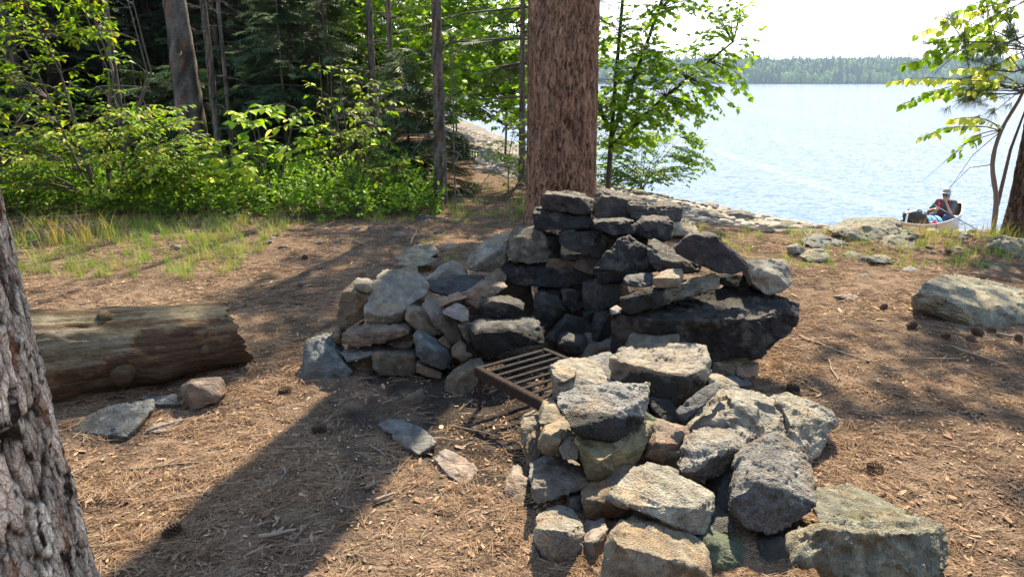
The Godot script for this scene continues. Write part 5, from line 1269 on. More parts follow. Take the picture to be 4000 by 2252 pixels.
func big_pine(called: String, label: String, base: Vector3, r: float, h: float, limbs: Array, look: Array, seed_: int, fine: Vector2i, lean := 0.0) -> Node3D:
	# limbs: [height, heading, length, rise]; each carries tufts of long needles
	var o := thing(called, label, "tree", base, "tall pines on the camp ground")
	var path := [Vector3(0, -0.25, 0), Vector3(0, 0.0, 0), Vector3(0, 0.35, 0), Vector3(0, 1.2, 0), Vector3(0, 3.2, 0)]
	for k in 5: path[k].x = lean * path[k].y
	var rad := [r * 1.3, r * 1.14, r * 1.03, r, r * 0.97]
	part(o, "trunk", bark_trunk(path, rad, fine.x, fine.y, look[0], look[1], look[2], look[3], look[4], seed_, look[5], look[6], look[7]), mats.flaky)
	var path2 := [Vector3(lean * 3.2, 3.2, 0), Vector3(lean * 3.2, h * 0.6, 0), Vector3(lean * 3.2, h, 0)]
	part(o, "upper_trunk", bark_trunk(path2, [r * 0.97, r * 0.62, r * 0.12], 28, 90, look[0], look[1], look[2], look[3], look[4], seed_, look[5], look[6], look[7]), mats.flaky)
	var wood := Acc.new()
	var lv := Leaves.new()
	for l in limbs:
		var a: float = l[1]
		var at := Vector3(0, l[0], 0)
		var dir := Vector3(cos(a), 0, sin(a))
		var tip: Vector3 = at + dir * l[2] + Vector3(0, l[3], 0)
		var mid := at.lerp(tip, 0.5) + Vector3(0, -0.12 * l[2], 0)
		tube(wood, [at, mid, tip], [0.008 * l[2] + 0.008, 0.006 * l[2] + 0.005, 0.004], 6, Color(0.1, 0.08, 0.065), false)
		var n := int(l[2] * 8.0)
		for k in n:
			var f := lerpf(0.3, 1.0, (k + rng.randf()) / n)
			var p := at.lerp(mid, f * 2.0) if f < 0.5 else mid.lerp(tip, f * 2.0 - 1.0)
			var d := (dir * rng.randf_range(0.3, 1.0) + in_ball() * 0.9 + Vector3(0, 0.2, 0)).normalized()
			var e := p + d * rng.randf_range(0.25, 0.6)
			tube(wood, [p, e], [0.006, 0.003], 3, Color(0.12, 0.09, 0.07), false)
			for q in 4:
				var w := p.lerp(e, rng.randf_range(0.4, 1.0)) + in_ball() * 0.07
				lv.xf.append(leaf_xf(w, (d + in_ball() * 0.7).normalized(), Vector3.UP, rng.randf_range(0.13, 0.19)))
				lv.col.append(Color(0.1, 0.155, 0.055) * rng.randf_range(0.6, 1.35))
	part(o, "limbs", acc_mesh(wood), mats.twig).set_meta("kind", "stuff")
	many(o, "crown", tuft, mats.needle, lv.xf, lv.col)
	return o

func on(x: float, d: float) -> Vector3:
	return Vector3(x, ground_h(x, -d), -d)

func build_trees() -> void:
	spray = fir_spray()
	tuft = pine_tuft()
	rng.seed = 900
	var red_bark := [0.045, 0.012, Color(0.085, 0.046, 0.033), Color(0.29, 0.165, 0.115), Color(0.38, 0.235, 0.155), 0.15, 0.36, 0.1]
	var limbs := []
	for k in 46:
		limbs.append([rng.randf_range(7.5, 17.5), rng.randf() * TAU, rng.randf_range(1.4, 3.6), rng.randf_range(-0.2, 0.9)])
	big_pine("pine_tree", "massive reddish brown pine trunk rising behind the stone fire pit", Vector3(0.515, 0.0, -7.85), 0.36, 18.5, limbs, red_bark, 3, Vector2i(220, 420))
	# the flaky trunk close by on the left
	limbs = []
	for k in 14:
		limbs.append([rng.randf_range(7.0, 14.0), rng.randf_range(0.3, 2.8), rng.randf_range(1.5, 3.0), rng.randf_range(-0.2, 0.6)])
	big_pine("pine_tree", "leaning trunk with flaky grey and white bark beside the log", Vector3(-1.36, 0.0, -1.62), 0.255, 15.0, limbs, [0.05, 0.022, Color(0.05, 0.032, 0.025), Color(0.62, 0.47, 0.37), Color(0.8, 0.68, 0.55), 0.2, 0.27, 0.13], 8, Vector2i(260, 460), -0.055)
	# the pine whose trunk stands at the right edge
	limbs = []
	for k in 48:
		limbs.append([rng.randf_range(4.6, 13.0), rng.randf() * TAU, rng.randf_range(1.6, 3.4), rng.randf_range(-0.1, 0.7)])
	for k in 11: limbs.append([rng.randf_range(3.1, 5.6), PI + rng.randf_range(-1.1, 1.1), rng.randf_range(1.5, 2.8), rng.randf_range(0.1, 0.6)])
	for l in [[2.1, 3.5, 1.0, -0.2], [1.75, 3.7, 0.8, -0.1], [1.55, 3.9, 0.7, -0.15], [1.6, 4.3, 0.8, -0.1]]: limbs.append(l)
	big_pine("pine_tree", "dark pine trunk standing on the bank beside the canoe", on(5.3, 7.45), 0.24, 15.0, limbs, [0.045, 0.018, Color(0.04, 0.03, 0.025), Color(0.13, 0.095, 0.075), Color(0.17, 0.12, 0.09), 0.2, 0.3, 0.1], 13, Vector2i(120, 200))
	# forest edge on the left: trunks that can be told apart
	var G := "conifers of the forest edge"
	conifer("fir_tree", "straight slim trunk at the forest edge beside the trail to the shore", G, on(-0.87, 9.1), 13.0, 0.068, 8.5, 1.3, 0.8, Vector3.ZERO, 0.9)
	conifer("fir_tree", "thick dark leaning trunk deep behind the left shrubs", G, on(-5.1, 12.2), 16.0, 0.2, 11.5, 1.0, 0.6, Vector3(-0.5, 0, 0), 1.5)
	conifer("fir_tree", "thin grey trunk just right of the thick dark leaning trunk", G, on(-4.65, 12.0), 12.0, 0.06, 10.0, 0.8, 0.6, Vector3(-0.1, 0, 0), 0.8)
	conifer("fir_tree", "spindly dark pole tree right of the thin grey trunk", G, on(-4.3, 11.6), 10.0, 0.035, 8.5, 0.6, 0.6, Vector3.ZERO, 0.6)
	conifer("fir_tree", "slim dark trunk behind the tall left shrub", G, on(-5.95, 11.6), 11.5, 0.05, 9.5, 0.8, 0.6, Vector3.ZERO, 0.6)
	conifer("fir_tree", "young fir with pale sunlit boughs in the forest edge", G, on(-3.45, 11.6), 2.9, 0.035, 0.8, 1.2, 1.4, Vector3.ZERO, 0.3)
	conifer("fir_tree", "young fir standing right of the pale boughed fir", G, on(-2.95, 12.3), 3.4, 0.04, 0.7, 1.2, 1.3, Vector3.ZERO, 0.3)
	conifer("fir_tree", "stout reddish trunk in the middle of the forest edge", G, on(-3.4, 14.0), 16.0, 0.13, 11.5, 1.1, 0.6, Vector3.ZERO, 1.0)
	conifer("fir_tree", "smooth pale trunk left of the stout reddish trunk", G, on(-3.85, 14.4), 15.0, 0.11, 11.5, 1.1, 0.6, Vector3.ZERO, 1.4)
	conifer("fir_tree", "slender dark trunk left of the trail tree", G, on(-1.75, 11.2), 11.0, 0.045, 9.0, 0.8, 0.6, Vector3.ZERO, 0.4)
	conifer("fir_tree", "pale slender trunk between the shrubs and the trail tree", G, on(-2.35, 13.0), 13.0, 0.07, 10.5, 0.9, 0.6, Vector3.ZERO, 1.0)
	conifer("fir_tree", "dark bushy fir left of the trail to the shore", G, on(-1.45, 10.6), 2.1, 0.03, 0.15, 0.85, 1.9, Vector3.ZERO, 0.1)
	conifer("fir_tree", "small dark fir hugging the slim trail tree", G, on(-1.0, 10.4), 1.5, 0.02, 0.1, 0.6, 1.9, Vector3.ZERO, 0.1)
	conifer("fir_tree", "thin half bare fir with drooping boughs over the trail", G, on(0.15, 11.2), 8.0, 0.05, 1.4, 2.3, 0.7, Vector3.ZERO, 0.4)
	conifer("fir_tree", "dead pole of a little fir beside the trail tree", G, on(-0.68, 8.85), 1.9, 0.012, 1.8, 0.3, 0.8, Vector3.ZERO, 0.3)
	# the wood that closes the clearing round and behind the camera, and shades it from half the sky
	for k in 24:
		var a := PI * (0.04 + 0.98 * k / 23.0)
		var q := rng.randf_range(8.5, 11.0) + (0.0 if k % 2 == 0 else 4.0)
		var at := Vector2(q * cos(a) * 1.15 - 1.0, -q * sin(a) * 0.9 + 1.0)
		conifer("fir_tree", "dense conifer of the wood closing the clearing behind the camp", "conifers behind the clearing", on(at.x, at.y), rng.randf_range(9.0, 13.0), 0.12, 0.9, 2.1, 1.0, Vector3.ZERO, 0.5, 1.7)
	# darker rows behind
	var spots := []
	for k in 84:
		var d := rng.randf_range(12.5, 36.0)
		var x := rng.randf_range(-0.72 * d - 3.0, -0.13 * d - 1.6)
		if shore_dist(x, d) > 5.0: spots.append(Vector2(x, d))
	for k in 46:
		var d := rng.randf_range(11.8, 20.0)
		var x := rng.randf_range(-0.62 * d - 1.0, -0.13 * d - 1.4)
		conifer("fir_tree", "low bushy fir sapling on the dark forest floor", "fir saplings in the wood", on(x, d), rng.randf_range(1.5, 2.0) + 0.13 * (d - 11.0), 0.03, 0.15, 1.0, 1.2, Vector3.ZERO, 0.1, 1.25)
	for s in spots:
		var tall: bool = s.x < -0.3 * s.y or s.y > 20.0
		var hh := rng.randf_range(9.0, 15.0) if tall else rng.randf_range(3.0, 6.5)
		# the sun comes through to the shrubs of the edge over lower trees
		var way: float = (s.y - 9.0) / 0.97
		var foot: float = s.x - 0.2425 * way
		if foot > -7.2 and foot < -0.6: hh = maxf(1.8, minf(hh, 0.93 * way - 0.2))
		conifer("fir_tree", "tall dark conifer standing deep in the wood on the left" if tall else "half grown dark fir in the undergrowth of the wood", "conifers deep in the wood" if tall else "half grown firs in the wood", on(s.x, s.y), hh, 0.07 + 0.006 * hh, 1.6 if tall else 0.5, rng.randf_range(1.3, 2.0), 1.15, Vector3.ZERO, 0.4, 1.0 if s.y < 17.0 else 1.4)

func build_shrubs() -> void:
	rng.seed = 1500
	var leaf := leaf_mesh(0.56, 0.25, 0.22)
	var round_leaf := leaf_mesh(0.8, 0.18, 0.2)
	var maple := maple_mesh()
	var bark := Color(0.075, 0.06, 0.048)
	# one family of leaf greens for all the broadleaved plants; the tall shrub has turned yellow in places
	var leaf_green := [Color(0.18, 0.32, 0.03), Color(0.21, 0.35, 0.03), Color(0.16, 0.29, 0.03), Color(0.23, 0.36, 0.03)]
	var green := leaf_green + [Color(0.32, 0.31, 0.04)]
	# tall alder like shrub on the left
	var b := on(-4.75, 8.7)
	var st := []
	for k in 7:
		var a := TAU * k / 7.0
		st.append([b + Vector3(cos(a) * 0.08, -0.05, sin(a) * 0.08), b + Vector3(cos(a) * 0.3, 0.8, sin(a) * 0.3), b + Vector3(cos(a) * 0.6 + 0.1, 1.6, sin(a) * 0.5), b + Vector3(cos(a) * 0.75 - 0.2, 2.7, sin(a) * 0.6)])
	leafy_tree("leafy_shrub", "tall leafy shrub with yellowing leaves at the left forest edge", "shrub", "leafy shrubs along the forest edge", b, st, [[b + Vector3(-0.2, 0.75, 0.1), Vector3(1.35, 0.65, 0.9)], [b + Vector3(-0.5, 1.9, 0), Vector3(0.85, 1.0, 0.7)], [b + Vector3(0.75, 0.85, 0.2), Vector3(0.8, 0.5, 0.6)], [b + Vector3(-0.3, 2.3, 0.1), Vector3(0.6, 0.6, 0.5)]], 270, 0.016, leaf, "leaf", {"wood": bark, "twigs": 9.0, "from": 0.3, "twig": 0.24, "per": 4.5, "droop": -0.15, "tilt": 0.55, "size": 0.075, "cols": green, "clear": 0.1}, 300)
	b = on(-2.95, 9.1)
	st = []
	for k in 5:
		var a := TAU * k / 5.0 + 0.4
		st.append([b, b + Vector3(cos(a) * 0.2, 0.5, sin(a) * 0.2), b + Vector3(cos(a) * 0.45, 1.2, sin(a) * 0.4)])
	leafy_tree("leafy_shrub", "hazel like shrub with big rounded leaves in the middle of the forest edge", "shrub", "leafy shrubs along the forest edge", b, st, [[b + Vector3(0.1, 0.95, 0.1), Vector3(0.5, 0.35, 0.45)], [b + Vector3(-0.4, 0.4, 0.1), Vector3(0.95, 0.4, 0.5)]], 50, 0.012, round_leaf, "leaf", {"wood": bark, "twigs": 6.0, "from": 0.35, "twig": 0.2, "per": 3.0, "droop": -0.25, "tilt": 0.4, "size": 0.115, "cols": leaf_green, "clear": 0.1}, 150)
	b = on(-1.95, 9.3)
	st = []
	for k in 6:
		var a := TAU * k / 6.0
		st.append([b, b + Vector3(cos(a) * 0.15, 0.6, sin(a) * 0.15), b + Vector3(cos(a) * 0.35, 1.3, sin(a) * 0.3), b + Vector3(cos(a) * 0.4 + 0.05, 1.8, sin(a) * 0.3)])
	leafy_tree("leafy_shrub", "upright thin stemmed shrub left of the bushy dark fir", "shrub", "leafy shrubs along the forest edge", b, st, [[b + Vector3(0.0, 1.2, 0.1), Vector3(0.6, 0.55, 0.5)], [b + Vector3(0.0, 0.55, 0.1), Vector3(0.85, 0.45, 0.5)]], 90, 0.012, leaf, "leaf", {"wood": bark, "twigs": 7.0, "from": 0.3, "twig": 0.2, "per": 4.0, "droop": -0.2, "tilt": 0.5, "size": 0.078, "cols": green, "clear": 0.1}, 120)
	b = on(-6.4, 8.9)
	st = [[b, b + Vector3(0.1, 1.0, 0), b + Vector3(0.1, 1.8, 0)], [b, b + Vector3(0.5, 0.8, 0.1), b + Vector3(0.9, 1.4, 0.1)]]
	leafy_tree("leafy_shrub", "broad green shrub reaching in past the flaky trunk", "shrub", "leafy shrubs along the forest edge", b, st, [[b + Vector3(0.3, 0.9, 0), Vector3(1.1, 0.8, 0.8)]], 80, 0.014, leaf, "leaf", {"wood": bark, "twigs": 8.0, "from": 0.3, "twig": 0.22, "per": 4.0, "droop": -0.15, "tilt": 0.5, "size": 0.075, "cols": green, "clear": 0.1})
	# maple behind the big trunk, lit from behind
	b = on(1.75, 13.6)
	st = [[b, b + Vector3(0.05, 1.5, 0), b + Vector3(0.15, 3.4, 0), b + Vector3(0.2, 9.0, 0)], [b + Vector3(0.03, 1.0, 0), b + Vector3(0.5, 2.4, 0.2), b + Vector3(1.2, 4.6, 0.2)], [b + Vector3(0.02, 0.8, 0), b + Vector3(0.9, 1.7, 0.3), b + Vector3(2.0, 2.6, 0.3)], [b + Vector3(0, 1.1, 0), b + Vector3(-0.6, 2.4, -0.2), b + Vector3(-1.2, 4.0, -0.2)]]
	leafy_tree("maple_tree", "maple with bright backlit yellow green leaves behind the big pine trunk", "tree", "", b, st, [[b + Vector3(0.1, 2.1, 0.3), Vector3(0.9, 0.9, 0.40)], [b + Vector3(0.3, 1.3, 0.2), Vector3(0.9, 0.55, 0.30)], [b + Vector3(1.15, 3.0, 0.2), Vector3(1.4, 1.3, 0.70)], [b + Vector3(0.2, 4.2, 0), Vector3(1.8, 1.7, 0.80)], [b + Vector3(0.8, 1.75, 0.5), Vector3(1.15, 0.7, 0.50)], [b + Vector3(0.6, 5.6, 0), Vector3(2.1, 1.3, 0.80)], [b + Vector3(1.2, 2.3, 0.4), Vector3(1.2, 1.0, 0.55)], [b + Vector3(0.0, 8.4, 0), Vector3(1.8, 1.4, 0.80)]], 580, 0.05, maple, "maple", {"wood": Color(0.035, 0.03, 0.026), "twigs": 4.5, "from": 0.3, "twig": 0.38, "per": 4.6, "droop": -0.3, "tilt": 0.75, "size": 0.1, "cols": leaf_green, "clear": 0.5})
	# the airy bush below it, leaning out over the water
	b = on(2.85, 16.4)
	st = []
	for k in 6:
		var a := TAU * k / 6.0
		st.append([b, b + Vector3(cos(a) * 0.2 + 0.1, 0.6, sin(a) * 0.2), b + Vector3(cos(a) * 0.5 + 0.3, 1.2, sin(a) * 0.4)])
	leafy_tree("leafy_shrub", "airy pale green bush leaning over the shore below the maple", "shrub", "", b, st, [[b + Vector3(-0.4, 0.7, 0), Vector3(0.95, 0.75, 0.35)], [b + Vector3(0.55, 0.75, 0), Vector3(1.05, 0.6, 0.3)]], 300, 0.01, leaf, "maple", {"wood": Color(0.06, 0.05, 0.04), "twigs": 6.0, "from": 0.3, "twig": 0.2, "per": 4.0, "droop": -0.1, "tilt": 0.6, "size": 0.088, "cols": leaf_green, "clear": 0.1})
	# sunlit leaf trees down the shore, seen left of the big trunk
	var k2 := 0
	for p in [[-1.9, 17.0, 4.5], [-0.2, 22.5, 8.5], [-3.4, 20.0, 7.5], [0.9, 16.5, 4.2], [-2.2, 30.0, 9.0], [-5.5, 34.0, 10.0]]:
		b = on(p[0], p[1])
		var hh: float = p[2]
		st = [[b, b + Vector3(0.1, hh * 0.3, 0), b + Vector3(0.0, hh, 0)], [b + Vector3(0, hh * 0.15, 0), b + Vector3(0.5, hh * 0.5, 0.2)], [b + Vector3(0, hh * 0.2, 0), b + Vector3(-0.6, hh * 0.55, -0.2)]]
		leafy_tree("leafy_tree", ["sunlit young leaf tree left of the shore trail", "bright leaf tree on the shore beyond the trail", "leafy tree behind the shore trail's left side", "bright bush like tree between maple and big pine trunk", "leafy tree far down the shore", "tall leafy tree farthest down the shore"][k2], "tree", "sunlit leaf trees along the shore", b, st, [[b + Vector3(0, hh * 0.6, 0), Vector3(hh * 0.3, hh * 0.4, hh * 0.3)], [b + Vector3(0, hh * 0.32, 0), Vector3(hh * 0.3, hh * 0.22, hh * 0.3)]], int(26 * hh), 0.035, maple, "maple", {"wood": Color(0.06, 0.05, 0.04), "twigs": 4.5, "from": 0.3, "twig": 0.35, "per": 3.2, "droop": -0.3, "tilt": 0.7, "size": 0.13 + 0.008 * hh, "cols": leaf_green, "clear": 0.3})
		k2 += 1
	# dark bush at the foot of the big pine
	b = on(-0.05, 9.9)
	st = [[b, b + Vector3(0, 0.5, 0), b + Vector3(0.1, 1.1, 0)], [b, b + Vector3(0.3, 0.5, 0), b + Vector3(0.5, 0.9, 0)]]
	leafy_tree("leafy_shrub", "small dark leaved bush at the left foot of the big pine", "shrub", "", b, st, [[b + Vector3(0.1, 0.6, 0), Vector3(0.45, 0.5, 0.4)]], 45, 0.01, leaf, "leaf", {"wood": bark, "twigs": 9.0, "from": 0.3, "twig": 0.16, "per": 4.0, "droop": -0.2, "tilt": 0.5, "size": 0.06, "cols": green, "clear": 0.05})
	build_sapling(round_leaf)

func build_sapling(leaf: Mesh) -> void:
	# a young birch in front of the lake: each leaf shows
	rng.seed = 77
	var b := on(5.22, 7.95)
	var o := thing("birch_sapling", "slim crooked birch sapling with single dangling leaves beside the right hand pine", "tree", b)
	var acc := Acc.new()
	var lv := Leaves.new()
	var stem := [b + Vector3(0, -0.1, 0), b + Vector3(-0.02, 0.35, 0), b + Vector3(-0.13, 0.75, 0), b + Vector3(-0.1, 1.1, 0), b + Vector3(0.06, 1.5, 0), b + Vector3(0.1, 1.9, 0), b + Vector3(0.0, 2.4, 0), b + Vector3(-0.05, 3.0, 0.1)]
	var curve := []
	var thick := []
	for k in 29:
		var t := k / 4.0
		var i: int = mini(int(t), 6)
		curve.append(stem[i].cubic_interpolate(stem[i + 1], stem[maxi(i - 1, 0)], stem[mini(i + 2, 7)], t - i))
		thick.append(lerpf(0.03, 0.006, k / 28.0) * (1.0 + 0.08 * sin(k * 2.3)))
	tube(acc, curve, thick, 10, Color(0.19, 0.15, 0.12), false)
	tube(acc, [b + Vector3(0.03, 0.3, -0.05), b + Vector3(0.1, 0.9, -0.1), b + Vector3(0.22, 1.5, -0.1)], [0.022, 0.016, 0.008], 7, Color(0.12, 0.09, 0.075), false)
	var g := {"wood": Color(0.1, 0.08, 0.065), "twigs": 15.0, "from": 0.2, "twig": 0.13, "per": 2.2, "droop": -0.75, "tilt": 0.8, "size": 0.085, "cols": [Color(0.18, 0.32, 0.03), Color(0.21, 0.35, 0.03), Color(0.16, 0.29, 0.03)], "clear": 0.1}
	for l in [[6, -1.05, 0.1, 0.1], [6, -0.7, -0.12, -0.1], [5, -1.0, 0.3, 0.1], [5, -1.1, 0.02, 0.0], [4, -0.75, 0.22, 0.1], [4, -1.0, -0.02, 0.05], [4, -1.2, -0.12, -0.05], [3, -0.6, 0.12, 0.15], [3, -0.8, -0.05, 0.0], [3, -0.45, -0.25, 0.0], [5, 0.5, 0.3, 0.1], [4, 0.4, 0.2, -0.1], [6, 0.4, 0.3, 0.1], [7, -0.5, 0.2, 0.1], [6, -1.15, -0.35, 0.1], [6, -0.8, -0.5, -0.1], [5, -1.3, -0.15, 0.0], [5, -0.95, 0.12, -0.1], [6, -0.45, -0.4, 0.1], [5, -0.6, -0.3, 0.1], [4, -1.35, 0.1, 0.1]]:
		var a: Vector3 = stem[l[0]]
		limb(acc, lv, a, a + Vector3(l[1], l[2], l[3]), 0.008, 0.07, g)
	# bare drooping twigs
	for l in [[3, -0.75, -0.5], [3, -0.55, -0.75], [2, -0.5, -0.3]]:
		var a: Vector3 = stem[l[0]]
		var e := a + Vector3(l[1], l[2], 0.05)
		tube(acc, [a, a.lerp(e, 0.5) + Vector3(0, 0.12, 0), e], [0.006, 0.004, 0.0015], 4, Color(0.1, 0.085, 0.075), false)
	for k in acc.v.size(): acc.v[k] -= b
	local(lv, b)
	part(o, "trunk", acc_mesh(acc), mats.twig)
	near_leaves(o, leaf, lv, 300, "leaf")
	if lv.xf.size() > 0: many(o, "crown", leaf, mats.leaf, lv.xf, lv.col)

# ------------------------------------------------------------------ grass, litter, undergrowth
func grass_tuft(blades: int, tall: float, seed_: int) -> ArrayMesh:
	var v := PackedVector3Array()
	var idx := PackedInt32Array()
	var r := RandomNumberGenerator.new()
	r.seed = seed_
	for k in blades:
		var a := r.randf() * TAU
		var o := Vector3(r.randf_range(-0.05, 0.05), 0, r.randf_range(-0.05, 0.05))
		var d := Vector3(cos(a), 0, sin(a))
		var s := Vector3(-d.z, 0, d.x) * r.randf_range(0.0018, 0.0032)
		var h := tall * r.randf_range(0.5, 1.1)
		var out := tall * r.randf_range(0.15, 0.8)
		var m := v.size()
		for q in 4:
			var t := q / 3.0
			var p := o + d * out * t * t + Vector3(0, h * (t - 0.35 * t * t * out / tall), 0)
			v.append(p - s * (1.0 - t))
			v.append(p + s * (1.0 - t))
		for q in 3:
			var e := m + q * 2
			idx.append_array(PackedInt32Array([e, e + 1, e + 2, e + 1, e + 3, e + 2]))
	return to_mesh(v, idx)

func chip_mesh(seed_: int) -> ArrayMesh:
	# a flat splinter of bark or wood, one unit long
	var r := RandomNumberGenerator.new()
	r.seed = seed_
	var v := PackedVector3Array()
	var idx := PackedInt32Array()
	var w := r.randf_range(0.1, 0.2)
	var ring := [Vector2(-0.5, r.randf_range(-0.4, 0.4)), Vector2(-0.35, -0.9), Vector2(0.25, -1.0), Vector2(0.5, r.randf_range(-0.6, 0.6)), Vector2(0.3, 0.8), Vector2(-0.3, 1.0)]
	for y in [0.0, 0.06]:
		for p in ring: v.append(Vector3(p.x, y + 0.12 * p.x * p.x, p.y * w))
	for k in range(1, 5):
		idx.append_array(PackedInt32Array([6, 6 + k + 1, 6 + k]))
	for k in 6:
		var q := (k + 1) % 6
		idx.append_array(PackedInt32Array([k, k + 6, q, q, k + 6, q + 6]))
	return flat_mesh(v, idx)

func needle_pair() -> ArrayMesh:
	var acc := Acc.new()
	tube(acc, [Vector3(-0.5, 0, 0), Vector3(0, 0.03, 0.05), Vector3(0.5, 0, 0.16)], [0.009, 0.009, 0.004], 3, Color.WHITE, false)
	tube(acc, [Vector3(-0.5, 0, 0), Vector3(0, 0.02, -0.04), Vector3(0.5, 0.01, -0.13)], [0.009, 0.009, 0.004], 3, Color.WHITE, false)
	return acc_mesh(acc)

func build_ground_cover() -> void:
	rng.seed = 42
	# needle and bark litter, thickest near by
	var tones := [Color(0.36, 0.245, 0.155), Color(0.31, 0.2, 0.125), Color(0.4, 0.29, 0.2), Color(0.23, 0.145, 0.095), Color(0.28, 0.185, 0.12), Color(0.14, 0.095, 0.068), Color(0.1, 0.07, 0.052), Color(0.26, 0.165, 0.11)]
	var chips := [[], [], [], []]
	var ccol := [[], [], [], []]
	var nx := []
	var nc := []
	for k in 130000:
		var d := 1.6 * pow(9.4 / 1.6, rng.randf())
		var x := rng.randf_range(-0.78, 0.78) * (d + 0.5)
		var ash := Vector2(x, (d - 3.25) * 0.9).length() + 0.5 * nz.get_noise_2d(x * 3.0 + 9.0, d * 3.0)
		if ash < 0.75 and rng.randf() < 0.8: continue
		# trodden ground shows through in places
		var bare := nz.get_noise_2d(x * 0.9 + 31.0, d * 0.9)
		if bare > 0.04 and rng.randf() < 0.8: continue
		if d > 6.8 and bank_share(x, d) > 0.06: continue
		var y := ground_h(x, -d)
		var s := rng.randf_range(0.008, 0.021) * (1.0 if rng.randf() < 0.97 else 2.2) * (1.0 + 0.06 * d)
		var b := Basis.from_euler(Vector3(rng.randf_range(-0.28, 0.28), rng.randf() * TAU, rng.randf_range(-0.28, 0.28))).scaled(Vector3(s, s, s * rng.randf_range(0.7, 1.6)))
		var c: Color = tones[rng.randi() % tones.size()] * rng.randf_range(0.75, 1.15)
		var i := rng.randi() % 4
		chips[i].append(Transform3D(b, Vector3(x, y + rng.randf_range(0.0, 0.006), -d)))
		ccol[i].append(c)
		if k % 10 < 6:
			var l := rng.randf_range(0.05, 0.11) * (1.0 + 0.05 * d)
			nx.append(Transform3D(Basis.from_euler(Vector3(rng.randf_range(-0.08, 0.08), rng.randf() * TAU, rng.randf_range(-0.12, 0.12))).scaled(Vector3(l, l, l)), Vector3(x + 0.03, y + rng.randf_range(0.004, 0.012), -d)))
			nc.append([Color(0.36, 0.235, 0.145), Color(0.29, 0.185, 0.115), Color(0.24, 0.155, 0.105), Color(0.37, 0.275, 0.195)][rng.randi() % 4] * rng.randf_range(0.7, 1.15))
	var o := Node3D.new()
	o.name = "ground_litter"
	add_child(o)
	tag(o, "brown pine needles and bark chips strewn over the camp ground", "litter", "", "stuff")
	for i in 4: many(o, "bark_chips", chip_mesh(20 + i), mats.litter, chips[i], ccol[i])
	many(o, "pine_needles", needle_pair(), mats.litter, nx, nc)
	# grass
	var gt := [grass_tuft(11, 0.16, 1), grass_tuft(9, 0.22, 2), grass_tuft(13, 0.12, 3)]
	var gx := [[], [], []]
	var gc := [[], [], []]
	var zones := [[-5.2, -2.3, 5.7, 8.2, 1500, 0.85], [-6.5, 0.6, 7.9, 9.1, 520, 0.9], [1.9, 6.4, 6.0, 7.7, 800, 0.75], [3.0, 6.6, 6.8, 7.8, 220, 0.8], [-0.9, 0.5, 6.2, 8.0, 60, 0.7], [-1.4, 1.4, 8.4, 11.0, 260, 1.0]]
	for z in zones:
		for k in z[4]:
			var x := rng.randf_range(z[0], z[1])
			var d := rng.randf_range(z[2], z[3])
			if nz.get_noise_2d(x * 1.7 + 5.0, d * 1.7) + rng.randf_range(-0.25, 0.25) < -0.02: continue
			var s: float = z[5] * rng.randf_range(0.6, 1.25)
			var i := rng.randi() % 3
			gx[i].append(Transform3D(Basis(Vector3.UP, rng.randf() * TAU).scaled(Vector3(s, s, s)), on(x, d)))
			gc[i].append([Color(0.19, 0.31, 0.045), Color(0.24, 0.34, 0.06), Color(0.33, 0.32, 0.11), Color(0.14, 0.24, 0.04), Color(0.4, 0.34, 0.17)][rng.randi() % 5] * rng.randf_range(0.75, 1.2))
	# taller yellowing grass on the bank in front of the canoe and by the left trunk
	for z in [[4.0, 5.0, 7.1, 7.6, 26, 1.1, 0], [-4.6, -3.9, 6.7, 7.5, 20, 1.7, 1], [4.9, 6.0, 7.2, 7.8, 24, 1.3, 0]]:
		for k in z[4]:
			var x := rng.randf_range(z[0], z[1])
			var d := rng.randf_range(z[2], z[3])
			var s: float = z[5] * rng.randf_range(0.6, 1.2)
			gx[1].append(Transform3D(Basis(Vector3.UP, rng.randf() * TAU).scaled(Vector3(s * 0.8, s, s * 0.8)), on(x, d)))
			gc[1].append([Color(0.42, 0.32, 0.12), Color(0.3, 0.3, 0.08), Color(0.46, 0.3, 0.12)][rng.randi() % 3] * rng.randf_range(0.8, 1.2))
	o = Node3D.new()
	o.name = "grass"
	add_child(o)
	tag(o, "thin green and straw coloured grass growing along the clearing's edge", "grass", "", "stuff")
	for i in 3: many(o, "grass_tufts", gt[i], mats.grass, gx[i], gc[i])
	# knee high green undergrowth along the forest edge
	var lv := Leaves.new()
	var g := {"per": 5.0, "droop": -0.1, "tilt": 0.5, "size": 0.06, "cols": [Color(0.16, 0.29, 0.03), Color(0.18, 0.32, 0.03), Color(0.14, 0.26, 0.03)]}
	var acc := Acc.new()
	for k in 1500:
		var x := rng.randf_range(-7.0, -0.9)
		var d := rng.randf_range(8.15, 9.0) + 2.2 * pow(rng.randf(), 2.0)
		var p := on(x, d)
		var h := rng.randf_range(0.08, 0.3) * (1.0 + 0.5 * (d - 8.15))
		var e := p + Vector3(rng.randf_range(-0.12, 0.12), minf(h, 0.55), rng.randf_range(-0.12, 0.12))
		tube(acc, [p, e], [0.003, 0.0015], 3, Color(0.09, 0.11, 0.05), false)
		for q in 2: leaves_on(lv, p.lerp(e, 0.35 + 0.35 * q), e + in_ball() * 0.14, g)
	o = Node3D.new()
	o.name = "undergrowth"
	add_child(o)
	tag(o, "low green leafy undergrowth along the foot of the forest edge", "undergrowth", "", "stuff")
	part(o, "stalks", acc_mesh(acc), mats.twig)
	many(o, "leaves", leaf_mesh(0.66, 0.2, 0.2), mats.leaf, lv.xf, lv.col)
	# gravel on the beach
	var px := []
	var pc := []
